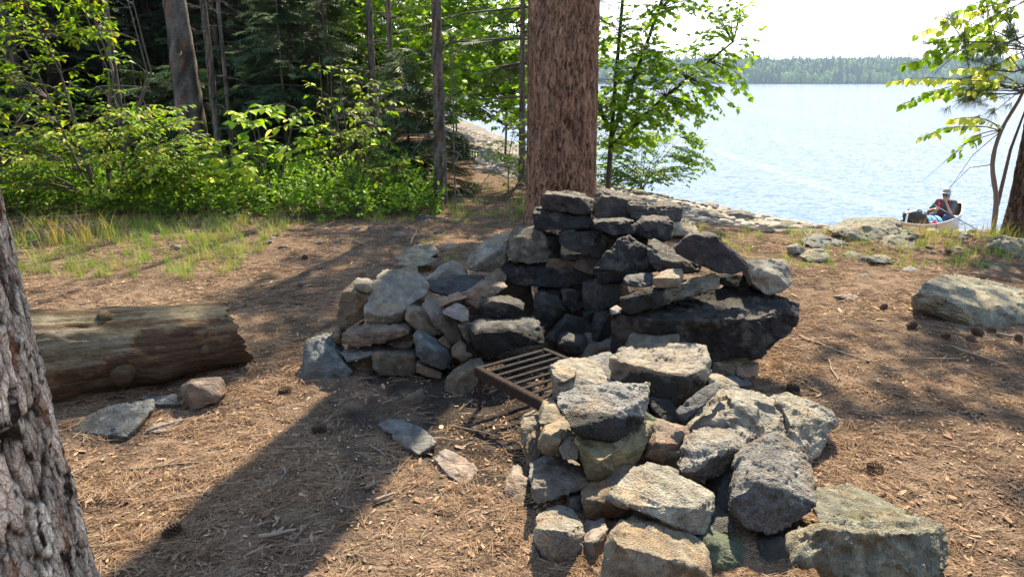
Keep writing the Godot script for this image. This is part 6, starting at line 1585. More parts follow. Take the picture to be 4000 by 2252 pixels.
	var peb := rock_mesh(PackedVector3Array([Vector3(-0.5, 0, -0.3), Vector3(0.5, 0, -0.35), Vector3(0.45, 0, 0.3), Vector3(-0.4, 0, 0.35), Vector3(-0.3, 0.22, -0.15), Vector3(0.3, 0.25, -0.1), Vector3(0.2, 0.22, 0.2), Vector3(-0.25, 0.18, 0.2)]), 0.4, Color.WHITE, 0.0, 0.0, [], 0, 7)
	for k in 12000:
		var d := rng.randf_range(8.5, 40.0)
		var x := rng.randf_range(-3.0, 11.0)
		var s := shore_dist(x, d)
		if s < -0.4 or bank_share(x, d) < 0.05: continue
		var z := rng.randf_range(0.05, 0.22)
		px.append(Transform3D(Basis(Vector3.UP, rng.randf() * TAU).scaled(Vector3(z, z * rng.randf_range(0.5, 1.2), z)), on(x, d)))
		pc.append([Color(0.34, 0.305, 0.26), Color(0.28, 0.25, 0.215), Color(0.19, 0.17, 0.148), Color(0.38, 0.335, 0.285)][rng.randi() % 4] * rng.randf_range(0.7, 1.2))
	o = Node3D.new()
	o.name = "beach_gravel"
	add_child(o)
	tag(o, "flat pale gravel covering the sloping lake shore", "gravel", "", "stuff")
	many(o, "pebbles", peb, mats.litter, px, pc)

# ------------------------------------------------------------------ log and grate
func build_camp_objects() -> void:
	build_log()
	build_grate()

func build_log() -> void:
	var a := Vector3(-1.50, 0.175, -3.87)
	var dir := Vector3(-0.82, 0.055, 0.53).normalized()
	var o := thing("log_seat", "weathered barkless log with a jagged broken end lying left of the fire pit", "log", Vector3(a.x, 0, a.z))
	var sx := dir.cross(Vector3.UP).normalized()
	var up := sx.cross(dir)
	o.basis = Basis(dir, up, sx)
	var rings := 220
	var sides := 110
	var v := PackedVector3Array()
	var c := PackedColorArray()
	var idx := PackedInt32Array()
	var length := 2.3
	var rel := o.basis.inverse() * (a - Vector3(a.x, 0, a.z))
	for j in rings + 1:
		for s in sides:
			var an := TAU * s / sides
			var cs := cos(an)
			var sn := sin(an)
			# the broken end: each strip of grain tears off at another place
			var tear := 0.08 * nz.get_noise_2d(cs * 1.4 + 4.0, sn * 1.4) + 0.022 * nz.get_noise_2d(cs * 5.0, sn * 5.0 + 3.0) + 0.04 * sn + 0.02
			var x := tear + (length - tear) * pow(float(j) / rings, 1.25)
			var r := lerpf(0.172, 0.235, clampf(x / 1.0, 0.0, 1.0)) * (1.0 + 0.03 * cos(2.0 * an))
			var grain := nz.get_noise_3d(x * 1.6, cs * 6.0, sn * 6.0)
			var crack := nz2.get_noise_3d(x * 1.1 + 7.0, cs * 9.0, sn * 9.0)
			r += 0.004 * grain - 0.009 * smoothstep(0.6, 0.8, crack) + 0.011 * nz.get_noise_3d(x * 4.0, cs * 1.5, sn * 1.5) + 0.0025 * nz.get_noise_3d(x * 7.0, cs * 40.0, sn * 40.0)
			var kn := Vector2(x - 0.42, (an - 3.8) * 0.2).length()
			r += 0.035 * exp(-kn * kn * 160.0)
			v.append(rel + Vector3(x, sn * r, cs * r))
			var w := Color(0.26, 0.22, 0.145).lerp(Color(0.12, 0.075, 0.045), clampf(0.5 + 1.6 * nz.get_noise_3d(x * 1.2, cs * 2.0 + 8.0, sn * 2.0), 0.0, 1.0))
			w = w.lerp(Color(0.27, 0.25, 0.2), clampf(nz.get_noise_3d(x * 2.0 - 5.0, cs * 7.0, sn * 7.0) * 1.5, 0.0, 0.7))
			w *= 1.0 + 0.3 * nz.get_noise_3d(x * 3.0, cs * 28.0, sn * 28.0) + 0.4 * nz.get_noise_3d(x * 9.0, cs * 6.0, sn * 6.0)
			# a rotten brown patch spreads over the front near the broken end
			var rot := nz.get_noise_3d(x * 3.0 + 2.0, cs * 1.5, sn * 1.5 + 6.0) - 2.2 * maxf(0.0, x - 0.42) - 1.1 * absf(wrapf(an - 3.65, -PI, PI)) + 1.05
			if rot > 0.0: w = w.lerp(Color(0.11, 0.068, 0.045), 0.85)
			elif rot > -0.09: w = w.lerp(Color(0.27, 0.15, 0.075), 0.7)
			w.a = 1.0
			c.append(w)
	for j in rings:
		for s in sides:
			var p := j * sides + s
			var q := j * sides + (s + 1) % sides
			idx.append_array(PackedInt32Array([p, p + sides, q, q, p + sides, q + sides]))
	for e in 2:
		var m := v.size()
		v.append(rel + Vector3(0.16 if e == 0 else length + 0.02, 0, 0))
		c.append(Color(0.1, 0.07, 0.045))
		for s in sides:
			var p := s + e * rings * sides
			var q := (s + 1) % sides + e * rings * sides
			idx.append_array(PackedInt32Array([m, p, q] if e == 0 else [m, q, p]))
	part(o, "stem", to_mesh(v, idx, c), mats.wood)
	for kdat in [[0.50, Vector3(0.1, -0.28, 0.9), 0.048, 0.275], [0.14, Vector3(0.2, -0.02, 0.9), 0.02, 0.245], [0.62, Vector3(0.15, 0.85, 0.35), 0.032, 0.222]]:
		var kb := Acc.new()
		var at: Vector3 = rel + Vector3(kdat[0], 0, 0)
		var out: Vector3 = o.basis.inverse() * kdat[1].normalized()
		tube(kb, [at, at + out * kdat[3] * 0.9, at + out * kdat[3]], [kdat[2] * 1.5, kdat[2] * 1.1, kdat[2] * 0.9], 14, Color(0.13, 0.095, 0.062))
		part(o, "branch_stub", acc_mesh(kb), mats.wood)

func build_grate() -> void:
	var l := Vector3(-0.165, 0.2, -3.3)
	var u := Vector3(0.36, 0.0, 0.47).normalized()
	var w := Vector3(0.28, 0.0, -0.29).normalized()
	w = (w - u * w.dot(u)).normalized()
	var o := thing("fire_grate", "rusty steel cooking grate of parallel bars set across the fire pit", "grate", Vector3(l.x, 0, l.z))
	var rust := vc(0.6)
	rust.albedo_color = L(0.042, 0.038, 0.036)
	rust.vertex_color_use_as_albedo = false
	rust.metallic = 0.0
	rust.roughness = 0.9
	rust.metallic_specular = 0.15
	rust.albedo_texture = mats.rock.albedo_texture
	rust.uv1_triplanar = true
	rust.uv1_scale = Vector3(6, 6, 6)
	var brown: StandardMaterial3D = rust.duplicate()
	brown.albedo_color = L(0.05, 0.036, 0.03)
	var top_ := l - Vector3(l.x, 0, l.z)
	var bas := Basis(u, Vector3.UP, u.cross(Vector3.UP).normalized())
	var len_u := 0.66
	var len_w := 0.41
	# front rail: an angle iron, a flat top and an upright face
	for d in [["front_rail", 0.0, 0.03], ["back_rail", len_w, 0.025]]:
		var a := Acc.new()
		box(a, Transform3D(bas, top_ + u * len_u * 0.5 + w * d[1]), Vector3(len_u, 0.006, d[2]), 0.002)
		box(a, Transform3D(bas, top_ + u * len_u * 0.5 + w * (d[1] + (-0.016 if d[1] == 0.0 else 0.016)) + Vector3(0, -0.022, 0)), Vector3(len_u, 0.045, 0.005), 0.0015)
		part(o, d[0], sflat(a), brown if d[1] == 0.0 else rust)
	for k in 11:
		var a := Acc.new()
		var wide := 0.024 if k in [0, 10] else 0.021
		box(a, Transform3D(bas, top_ + u * (0.01 + (len_u - 0.02) * k / 10.0) + w * len_w * 0.5 + Vector3(0, -0.004, 0)), Vector3(wide, 0.008, len_w - 0.03), 0.002)
		part(o, "bar", sflat(a), rust)
	for k in 4:
		var a := Acc.new()
		var p := top_ + u * (0.02 if k < 2 else len_u - 0.02) + w * (0.0 if k % 2 == 0 else len_w)
		box(a, Transform3D(bas, p + Vector3(0, -0.115, 0)), Vector3(0.025, 0.21, 0.006), 0.0015)
		part(o, "leg", sflat(a), brown)

# ------------------------------------------------------------------ surfaces from rounded bones, for the figure
func cone_d(p: Vector3, a: Vector3, b: Vector3, ra: float, rb: float) -> float:
	var ab := b - a
	var t := clampf((p - a).dot(ab) / maxf(ab.length_squared(), 1e-9), 0.0, 1.0)
	return p.distance_to(a + ab * t) - lerpf(ra, rb, t)

func nets(acc: Acc, bones: Array, cell: float, k: float, col := Color.WHITE) -> void:
	var lo := Vector3(1e9, 1e9, 1e9)
	var hi := -lo
	for q in bones:
		var r: float = maxf(q[2], q[3]) + k + cell * 2.0
		lo = lo.min(q[0] - Vector3(r, r, r)).min(q[1] - Vector3(r, r, r))
		hi = hi.max(q[0] + Vector3(r, r, r)).max(q[1] + Vector3(r, r, r))
	var n := Vector3i(((hi - lo) / cell).ceil()) + Vector3i.ONE
	var g := PackedFloat32Array()
	g.resize(n.x * n.y * n.z)
	g.fill(1.0)
	for q in bones:
		var r: float = maxf(q[2], q[3]) + k + cell * 2.0
		var a := Vector3i(((q[0].min(q[1]) - Vector3(r, r, r) - lo) / cell).floor()).clamp(Vector3i.ZERO, n - Vector3i.ONE)
		var b := Vector3i(((q[0].max(q[1]) + Vector3(r, r, r) - lo) / cell).ceil()).clamp(Vector3i.ZERO, n - Vector3i.ONE)
		for z in range(a.z, b.z + 1):
			for y in range(a.y, b.y + 1):
				for x in range(a.x, b.x + 1):
					var d := cone_d(lo + Vector3(x, y, z) * cell, q[0], q[1], q[2], q[3])
					var i := x + n.x * (y + n.y * z)
					var e := g[i]
					var h := clampf(0.5 + 0.5 * (e - d) / k, 0.0, 1.0)
					g[i] = lerpf(e, d, h) - k * h * (1.0 - h)
	var at := {}
	for z in n.z - 1:
		for y in n.y - 1:
			for x in n.x - 1:
				var i := x + n.x * (y + n.y * z)
				var s := Vector3.ZERO
				var cnt := 0
				var first := g[i] < 0.0
				var mixed := false
				for c in range(1, 8):
					if (g[i + (c & 1) + n.x * (((c >> 1) & 1) + n.y * (c >> 2))] < 0.0) != first:
						mixed = true
						break
				if not mixed: continue
				for c in 8:
					for e in [1, 2, 4]:
						if c & e: continue
						var d0 := g[i + (c & 1) + n.x * (((c >> 1) & 1) + n.y * (c >> 2))]
						var f: int = c | e
						var d1 := g[i + (f & 1) + n.x * (((f >> 1) & 1) + n.y * (f >> 2))]
						if (d0 < 0.0) != (d1 < 0.0):
							s += Vector3(c & 1, (c >> 1) & 1, c >> 2).lerp(Vector3(f & 1, (f >> 1) & 1, f >> 2), d0 / (d0 - d1))
							cnt += 1
				at[i] = acc.v.size()
				acc.v.append(lo + (Vector3(x, y, z) + s / cnt) * cell)
				acc.c.append(col)
	var st := [1, n.x, n.x * n.y]
	for i in at:
		for ax in 3:
			var u: int = st[(ax + 1) % 3]
			var w: int = st[(ax + 2) % 3]
			var j: int = i + st[ax]
			if (g[i] < 0.0) == (g[j] < 0.0): continue
			if not (at.has(i - u) and at.has(i - w) and at.has(i - u - w)): continue
			var p := PackedInt32Array([at[i], at[i - u], at[i - u - w], at[i - w]])
			if g[i] < 0.0: acc.i.append_array(PackedInt32Array([p[0], p[2], p[1], p[0], p[3], p[2]]))
			else: acc.i.append_array(PackedInt32Array([p[0], p[1], p[2], p[0], p[2], p[3]]))

# ------------------------------------------------------------------ canoe, gear and paddler
const CANOE_AT := Vector3(10.4, WATER_Y, -18.3)

func canoe_basis() -> Basis:
	var x := Vector3(-0.737, 0, 0.677).normalized()
	return Basis(x, Vector3.UP, x.cross(Vector3.UP))

func hull_pt(t: float, s: float, inset: float) -> Vector3:
	# t: -1 stern to 1 bow; s: -1 to 1 round the section from gunwale to gunwale
	var half := 2.15
	var w := maxf(0.012, 0.43 * (1.0 - pow(absf(t), 2.3))) - inset
	var sheer := 0.33 + 0.2 * pow(absf(t), 3.2)
	var keel := -0.1 + 0.16 * pow(absf(t), 7.0) + inset
	var a := absf(s)
	var z := w * pow(sin(a * PI * 0.5), 0.55) * signf(s)
	var y := lerpf(keel, sheer, pow(a, 2.6))
	return Vector3(half * t + 0.1 * signf(t) * pow(absf(t), 8.0) * y, y, z)

func build_canoe() -> void:
	var o := thing("canoe", "tan canoe with white gunwales floating at the shore behind the bank", "canoe", CANOE_AT)
	o.basis = canoe_basis()
	for inner in 2:
		var v := PackedVector3Array()
		var c := PackedColorArray()
		var idx := PackedInt32Array()
		var nt := 70
		var ns := 28
		for j in nt + 1:
			for i in ns + 1:
				var t := -1.0 + 2.0 * j / nt
				var s := -1.0 + 2.0 * i / ns
				v.append(hull_pt(t, s, 0.0 if inner == 0 else 0.012))
				var col := Color(0.42, 0.36, 0.27)
				if inner == 0:
					if t > -0.1 and absf(s) > 0.35: col = Color(0.48, 0.23, 0.06)
					if t > 0.62 and t < 0.8 and absf(s) > 0.62 and absf(s) < 0.86: col = Color(0.75, 0.3, 0.04)
					if t >= 0.8 and t < 0.84 and absf(s) > 0.66 and absf(s) < 0.9: col = Color(0.22, 0.06, 0.12)
					if t > 0.86 and t < 0.93 and absf(s) > 0.55 and absf(s) < 0.8: col = Color(0.62, 0.6, 0.55)
				else: col = Color(0.35, 0.28, 0.18)
				c.append(col)
		for j in nt:
			for i in ns:
				var a := j * (ns + 1) + i
				if inner == 0: idx.append_array(PackedInt32Array([a, a + 1, a + ns + 1, a + 1, a + ns + 2, a + ns + 1]))
				else: idx.append_array(PackedInt32Array([a, a + ns + 1, a + 1, a + 1, a + ns + 1, a + ns + 2]))
		part(o, "hull" if inner == 0 else "lining", to_mesh(v, idx, c), vc(0.35))
	var white := plain(0.5, 0.5, 0.48, 0.4)
	for s in [-1.0, 1.0]:
		var pts := []
		var rad := []
		for k in 41:
			pts.append(hull_pt(-1.0 + k / 20.0, s, 0.0) + Vector3(0, 0.005, 0))
			rad.append(0.012)
		var a := Acc.new()
		tube(a, pts, rad, 8)
		part(o, "gunwale", acc_mesh(a), white)
	for x in [-1.2, 0.45, 1.15]:
		var a := Acc.new()
		var p := hull_pt(x / 2.15, 1.0, 0.01)
		var seat: bool = x != 0.45
		box(a, Transform3D(Basis.IDENTITY, Vector3(x, p.y - (0.1 if seat else 0.02), 0)), Vector3(0.24 if seat else 0.06, 0.02, p.z * 2.0), 0.006)
		part(o, "seat" if seat else "thwart", sflat(a), white if not seat else plain(0.3, 0.24, 0.16, 0.6))
	for s in [-1.0, 1.0]:
		var a := Acc.new()
		var q := hull_pt(0.93 * s, 1.0, 0.0)
		var e := hull_pt(1.0 * s, 1.0, 0.0)
		a.v = PackedVector3Array([q + Vector3(0, 0.012, 0), Vector3(q.x, q.y + 0.012, -q.z), e + Vector3(0, 0.02, 0), q - Vector3(0, 0.01, 0), Vector3(q.x, q.y - 0.01, -q.z), e])
		a.i = PackedInt32Array([0, 1, 2, 0, 2, 1, 3, 4, 5, 3, 5, 4])
		part(o, "deck_plate", flat_mesh(a.v, a.i), white)
	build_gear()
	build_person()

func aboard(called: String, label: String, category: String, at: Vector3) -> Node3D:
	var o := thing(called, label, category, CANOE_AT + canoe_basis() * at)
	o.basis = canoe_basis()
	return o

func build_gear() -> void:
	var black := plain(0.018, 0.02, 0.022, 0.5)
	var o := aboard("pack_frame_bag", "large black backpack standing in the bow half of the canoe", "backpack", Vector3(0.85, -0.06, 0.08))
	var a := Acc.new()
	var xf := Transform3D(Basis.from_euler(Vector3(0.0, 0.35, -0.15)), Vector3(0, 0.34, 0))
	var bones := []
	for y in [-0.24, 0.22]:
		for z in [-0.17, 0.17]:
			bones.append([xf * Vector3(-0.05, y, z), xf * Vector3(0.05, y, z), 0.1, 0.09])
	bones.append([xf * Vector3(0, -0.2, 0), xf * Vector3(0, 0.2, 0), 0.17, 0.16])
	bones.append([xf * Vector3(0, -0.15, -0.12), xf * Vector3(0, 0.18, -0.12), 0.13, 0.12])
	bones.append([xf * Vector3(0, -0.15, 0.12), xf * Vector3(0, 0.18, 0.12), 0.13, 0.12])
	nets(a, bones, 0.02, 0.05)
	part(o, "body", acc_mesh(a), black)
	a = Acc.new()
	box(a, Transform3D(xf.basis, xf * Vector3(0.165, -0.08, 0.0)), Vector3(0.05, 0.2, 0.24), 0.02)
	part(o, "front_pocket", sflat(a), plain(0.1, 0.105, 0.1, 0.7))
	a = Acc.new()
	var hp := []
	for k in 9: hp.append(xf * Vector3(0.0, 0.3 + 0.07 * sin(PI * k / 8.0), -0.16 + 0.16 * k / 8.0))
	tube(a, hp, [0.012, 0.013, 0.014, 0.015, 0.015, 0.015, 0.014, 0.013, 0.012], 6)
	part(o, "handle", acc_mesh(a), black)
	for z in [-0.2, 0.2]:
		a = Acc.new()
		box(a, Transform3D(xf.basis, xf * Vector3(0.12, 0.2, z)), Vector3(0.012, 0.03, 0.03), 0.004)
		part(o, "buckle", sflat(a), plain(0.7, 0.7, 0.7, 0.3))
	# barrel shaped dry bag, dark end forward
	o = aboard("dry_bag", "light blue dry bag with a dark round end lying amidships in the canoe", "bag", Vector3(0.15, -0.02, -0.02))
	var tilt := Basis.from_euler(Vector3(0, -0.25, 0.12))
	a = Acc.new()
	var pts := []
	var rad := []
	for k in 15:
		var x := -0.32 + 0.62 * k / 14.0
		pts.append(tilt * Vector3(x, 0.0, 0.0) + Vector3(0, 0.24, 0))
		rad.append((0.2 + 0.008 * sin(k * 2.1)) * (1.0 if k > 0 and k < 14 else 0.9))
	tube(a, pts, rad, 26)
	part(o, "tube", acc_mesh(a), plain(0.2, 0.42, 0.52, 0.45))
	a = Acc.new()
	tube(a, [tilt * Vector3(0.285, 0, 0) + Vector3(0, 0.24, 0), tilt * Vector3(0.305, 0, 0) + Vector3(0, 0.24, 0), tilt * Vector3(0.315, 0, 0) + Vector3(0, 0.24, 0)], [0.2, 0.197, 0.17], 26)
	part(o, "end_cap", acc_mesh(a), black)
	for x in [-0.12, 0.1]:
		a = Acc.new()
		tube(a, [tilt * Vector3(x, 0, 0) + Vector3(0, 0.24, 0), tilt * Vector3(x + 0.03, 0, 0) + Vector3(0, 0.24, 0)], [0.212, 0.212], 26)
		part(o, "strap", acc_mesh(a), plain(0.12, 0.2, 0.25, 0.6))
	# red throw bag
	o = aboard("throw_bag", "small bright red stuff sack hanging over the canoe gunwale", "bag", Vector3(0.72, 0.2, -0.34))
	a = Acc.new()
	nets(a, [[Vector3(0, 0.0, 0), Vector3(0.01, 0.13, 0), 0.055, 0.06], [Vector3(0.01, 0.13, 0), Vector3(0.0, 0.2, 0.01), 0.05, 0.025], [Vector3(0.02, 0.02, 0.05), Vector3(0, 0.08, -0.03), 0.04, 0.045]], 0.012, 0.03)
	part(o, "sack", acc_mesh(a), plain(0.72, 0.03, 0.12, 0.6))
	a = Acc.new()
	tube(a, [Vector3(0, 0.2, 0.01), Vector3(0.02, 0.25, 0.0), Vector3(0.05, 0.22, -0.02)], [0.006, 0.006, 0.006], 5)
	part(o, "cord", acc_mesh(a), black)
	# spare paddle standing in the bow
	o = aboard("paddle", "white shafted paddle with a black grip leaning in the canoe bow", "paddle", Vector3(1.62, -0.02, 0.02))
	paddle(o, Vector3(0.0, 0.0, 0.0), Vector3(-0.22, 0.72, 0.03), false)
	o = aboard("paddle", "grey paddle held across the lap of the paddler", "paddle", Vector3(-0.66, 0.55, 0.12))
	paddle(o, Vector3(-0.42, -0.75, -1.35), Vector3(0.02, 0.03, 0.05), true)

func paddle(o: Node3D, low: Vector3, high: Vector3, blade: bool) -> void:
	var a := Acc.new()
	tube(a, [low, low.lerp(high, 0.5), high], [0.016, 0.016, 0.015] if blade else [0.026, 0.024, 0.02], 8)
	part(o, "shaft", acc_mesh(a), plain(0.36, 0.37, 0.38, 0.4) if blade else plain(0.75, 0.75, 0.74, 0.35))
	var d := (high - low).normalized()
	var s := d.cross(Vector3(0.6, 0, 0.8)).normalized()
	a = Acc.new()
	tube(a, [high - s * 0.055, high + d * 0.008, high + s * 0.055], [0.012, 0.018, 0.012], 8)
	part(o, "grip", acc_mesh(a), plain(0.02, 0.02, 0.02, 0.5))
	if blade:
		a = Acc.new()
		var n := 9
		for k in n:
			var t := k / (n - 1.0)
			var w := 0.1 * sqrt(maxf(0.0, sin(PI * clampf(t * 0.86 + 0.1, 0.0, 1.0))))
			var p := low - d * 0.45 * t
			for q in [-1.0, 1.0]:
				a.v.append(p + s * w * q + d.cross(s) * 0.006)
				a.v.append(p + s * w * q - d.cross(s) * 0.006)
		for k in n - 1:
			var e := k * 4
			a.i.append_array(PackedInt32Array([e, e + 4, e + 2, e + 2, e + 4, e + 6, e + 1, e + 3, e + 5, e + 3, e + 7, e + 5]))
		part(o, "blade", flat_mesh(a.v, a.i), plain(0.3, 0.3, 0.31, 0.4))

func build_person() -> void:
	var o := aboard("person", "seated person in sun hat and red life vest, chin on hand, holding a paddle", "person", Vector3(-1.05, 0.14, 0))
	var V := func(x: float, y: float, z: float) -> Vector3: return Vector3(x + 1.05, y - 0.2, z)
	var skin := plain(0.42, 0.24, 0.16, 0.55)
	var hip: Vector3 = V.call(-1.06, 0.3, 0)
	var chest: Vector3 = V.call(-1.0, 0.6, 0)
	var neck: Vector3 = V.call(-0.95, 0.75, 0)
	var head: Vector3 = V.call(-0.89, 0.89, 0.0)
	var shl: Vector3 = V.call(-0.99, 0.69, -0.175)
	var shr: Vector3 = V.call(-0.99, 0.69, 0.175)
	var ell: Vector3 = V.call(-0.74, 0.46, -0.2)
	var elr: Vector3 = V.call(-0.86, 0.44, 0.33)
	var hdl: Vector3 = V.call(-0.79, 0.745, -0.045)
	var hdr: Vector3 = V.call(-0.67, 0.54, 0.13)
	var knl: Vector3 = V.call(-0.62, 0.36, -0.16)
	var knr: Vector3 = V.call(-0.62, 0.36, 0.16)
	var anl: Vector3 = V.call(-0.4, 0.0, -0.13)
	var anr: Vector3 = V.call(-0.4, 0.0, 0.13)
	var torso := [[hip, chest, 0.13, 0.13], [hip + Vector3(0, 0, -0.07), chest + Vector3(0, 0, -0.07), 0.11, 0.12], [hip + Vector3(0, 0, 0.07), chest + Vector3(0, 0, 0.07), 0.11, 0.12], [chest, neck + Vector3(-0.03, -0.03, 0), 0.12, 0.07], [shl, shr, 0.065, 0.065]]
	var arms := [[shl, ell, 0.056, 0.042], [ell, hdl, 0.041, 0.027], [shr, elr, 0.056, 0.042], [elr, hdr, 0.041, 0.027]]
	var legs := [[hip + Vector3(0, 0, -0.09), knl, 0.09, 0.06], [knl, anl, 0.056, 0.04], [hip + Vector3(0, 0, 0.09), knr, 0.09, 0.06], [knr, anr, 0.056, 0.04], [anl, anl + Vector3(0.14, -0.03, -0.01), 0.04, 0.03], [anr, anr + Vector3(0.14, -0.03, 0.01), 0.04, 0.03]]
	var body := Acc.new()
	nets(body, torso + arms + legs + [[neck, head, 0.055, 0.06]], 0.016, 0.03)
	# head: skull, jaw, cheeks, nose, brow, ears
	var hd := [[head + Vector3(-0.015, 0.03, 0), head + Vector3(-0.005, -0.005, 0), 0.082, 0.078], [head + Vector3(0.03, -0.06, 0), head + Vector3(0.045, -0.085, 0), 0.05, 0.034], [neck + Vector3(0.01, 0.02, 0), head + Vector3(-0.02, -0.04, 0), 0.052, 0.055], [head + Vector3(0.078, 0.005, 0), head + Vector3(0.096, -0.035, 0), 0.009, 0.015], [head + Vector3(0.07, 0.02, -0.035), head + Vector3(0.07, 0.02, 0.035), 0.012, 0.012], [head + Vector3(0.055, -0.03, -0.038), head + Vector3(0.055, -0.03, 0.038), 0.022, 0.022], [head + Vector3(0.074, -0.062, -0.018), head + Vector3(0.074, -0.062, 0.018), 0.009, 0.009]]
	for z in [-1.0, 1.0]: hd.append([head + Vector3(-0.01, 0.015, 0.078 * z), head + Vector3(-0.01, -0.02, 0.076 * z), 0.014, 0.011])
	nets(body, hd, 0.006, 0.014)
	# hands: palm and five bent fingers; the left one folded under the chin, the right one closed on the shaft
	for q in [[hdl, Vector3(0.25, 0.9, 0.3).normalized(), Vector3(-0.5, 0.1, 0.2), -1.0], [hdr, Vector3(0.6, 0.1, -0.6).normalized(), Vector3(-0.2, -0.9, -0.2), 1.0]]:
		var p: Vector3 = q[0]
		var d: Vector3 = q[1]
		var curl: Vector3 = q[2].normalized()
		var s := d.cross(curl).normalized()
		var hb := [[p, p + d * 0.05, 0.027, 0.022], [p + s * 0.02, p + d * 0.055 + s * 0.028, 0.02, 0.015], [p - s * 0.02, p + d * 0.055 - s * 0.028, 0.02, 0.015]]
		for f in 4:
			var b0: Vector3 = p + d * 0.062 + s * (0.03 - 0.02 * f)
			var fl: float = [0.03, 0.035, 0.033, 0.025][f]
			var b1: Vector3 = b0 + (d * 0.8 + curl * 0.6).normalized() * fl
			var b2: Vector3 = b1 + (curl - d * 0.3).normalized() * fl * 0.85
			hb.append([b0, b1, 0.0095, 0.009])
			hb.append([b1, b2, 0.009, 0.0075])
		var t0: Vector3 = p + s * 0.03 * q[3] + d * 0.01
		var t1: Vector3 = t0 + (s * q[3] * 0.7 + d * 0.6 + curl * 0.3).normalized() * 0.035
		hb.append([t0, t1, 0.012, 0.01])
		hb.append([t1, t1 + (d + curl * 0.5).normalized() * 0.03, 0.01, 0.008])
		nets(body, hb, 0.005, 0.006)
	part(o, "body", acc_mesh(body), skin)
	var a := Acc.new()
	var sleeve := [[shl, shl.lerp(ell, 0.75), 0.07, 0.062], [shr, shr.lerp(elr, 0.75), 0.07, 0.062]]
	var wide := []
	for q in torso: wide.append([q[0], q[1], q[2] + 0.014, q[3] + 0.012])
	nets(a, wide + sleeve, 0.016, 0.03)
	part(o, "shirt", acc_mesh(a), plain(0.085, 0.085, 0.092, 0.85))
	a = Acc.new()
	var trous := []
	for k in 4: trous.append([legs[k][0], legs[k][1], legs[k][2] + 0.014, legs[k][3] + 0.016])
	trous.append([hip + Vector3(0, -0.02, -0.07), hip + Vector3(0, -0.02, 0.07), 0.135, 0.135])
	nets(a, trous, 0.016, 0.03)
	part(o, "trousers", acc_mesh(a), plain(0.05, 0.065, 0.15, 0.85))
	# life vest: two padded front panels, back panel and collar
	for z in [-1.0, 1.0]:
		a = Acc.new()
		nets(a, [[hip + Vector3(0.12, 0.1, 0.09 * z), chest + Vector3(0.12, 0.02, 0.1 * z), 0.055, 0.055], [chest + Vector3(0.12, 0.02, 0.1 * z), shl * Vector3(1, 1, -z) + Vector3(0.04, 0.05, -0.04 * z) if z > 0.0 else shl + Vector3(0.04, 0.05, 0.05), 0.05, 0.035]], 0.014, 0.02)
		part(o, "vest_panel", acc_mesh(a), plain(0.4, 0.025, 0.035, 0.7) if z > 0.0 else plain(0.16, 0.02, 0.03, 0.7))
	a = Acc.new()
	nets(a, [[hip + Vector3(-0.13, 0.12, 0), chest + Vector3(-0.12, 0.06, 0), 0.07, 0.07], [chest + Vector3(-0.11, 0.1, -0.13), chest + Vector3(-0.11, 0.1, 0.13), 0.05, 0.05]], 0.016, 0.03)
	part(o, "vest_back", acc_mesh(a), plain(0.16, 0.02, 0.03, 0.7))
	# sun hat: crown, band and a brim that dips at the sides
	var hb_ := head + Vector3(-0.012, 0.055, 0)
	a = Acc.new()
	tube(a, [hb_, hb_ + Vector3(0, 0.05, 0), hb_ + Vector3(0, 0.085, 0), hb_ + Vector3(0, 0.1, 0)], [0.1, 0.094, 0.082, 0.05], 24)
	part(o, "hat_crown", acc_mesh(a), plain(0.3, 0.31, 0.28, 0.85))
	a = Acc.new()
	for k in 33:
		var an := TAU * k / 32.0
		var dip := -0.028 * absf(sin(an)) - 0.01
		for e in [[0.098, 0.012, 0.0], [0.175, 0.012, 1.0], [0.175, 0.004, 1.0], [0.098, 0.0, 0.0]]:
			a.v.append(hb_ + Vector3(cos(an) * e[0], e[1] + dip * e[2], sin(an) * e[0]))
	for k in 32:
		for e in 3:
			var i := k * 4 + e
			a.i.append_array(PackedInt32Array([i, i + 4, i + 1, i + 1, i + 4, i + 5]))
	part(o, "hat_brim", to_mesh(a.v, a.i), plain(0.36, 0.37, 0.34, 0.85))
	a = Acc.new()
	nets(a, [[head + Vector3(-0.05, 0.02, 0), head + Vector3(-0.06, -0.05, 0), 0.075, 0.06], [head + Vector3(-0.02, 0.02, -0.07), head + Vector3(-0.03, -0.06, -0.065), 0.022, 0.02], [head + Vector3(-0.02, 0.02, 0.07), head + Vector3(-0.03, -0.06, 0.065), 0.022, 0.02]], 0.008, 0.02)
	part(o, "hair", acc_mesh(a), plain(0.16, 0.1, 0.06, 0.7))
	a = Acc.new()
	for z in [-0.034, 0.034]:
		tube(a, [head + Vector3(0.074, 0.008, z), head + Vector3(0.09, 0.008, z), head + Vector3(0.094, 0.008, z)], [0.026, 0.026, 0.018], 14)
	tube(a, [head + Vector3(0.088, 0.012, -0.02), head + Vector3(0.088, 0.012, 0.02)], [0.005, 0.005], 5)
	for z in [-1.0, 1.0]: tube(a, [head + Vector3(0.08, 0.012, 0.058 * z), head + Vector3(-0.01, 0.015, 0.086 * z)], [0.004, 0.004], 4)
	part(o, "sunglasses", acc_mesh(a), plain(0.012, 0.01, 0.01, 0.15))

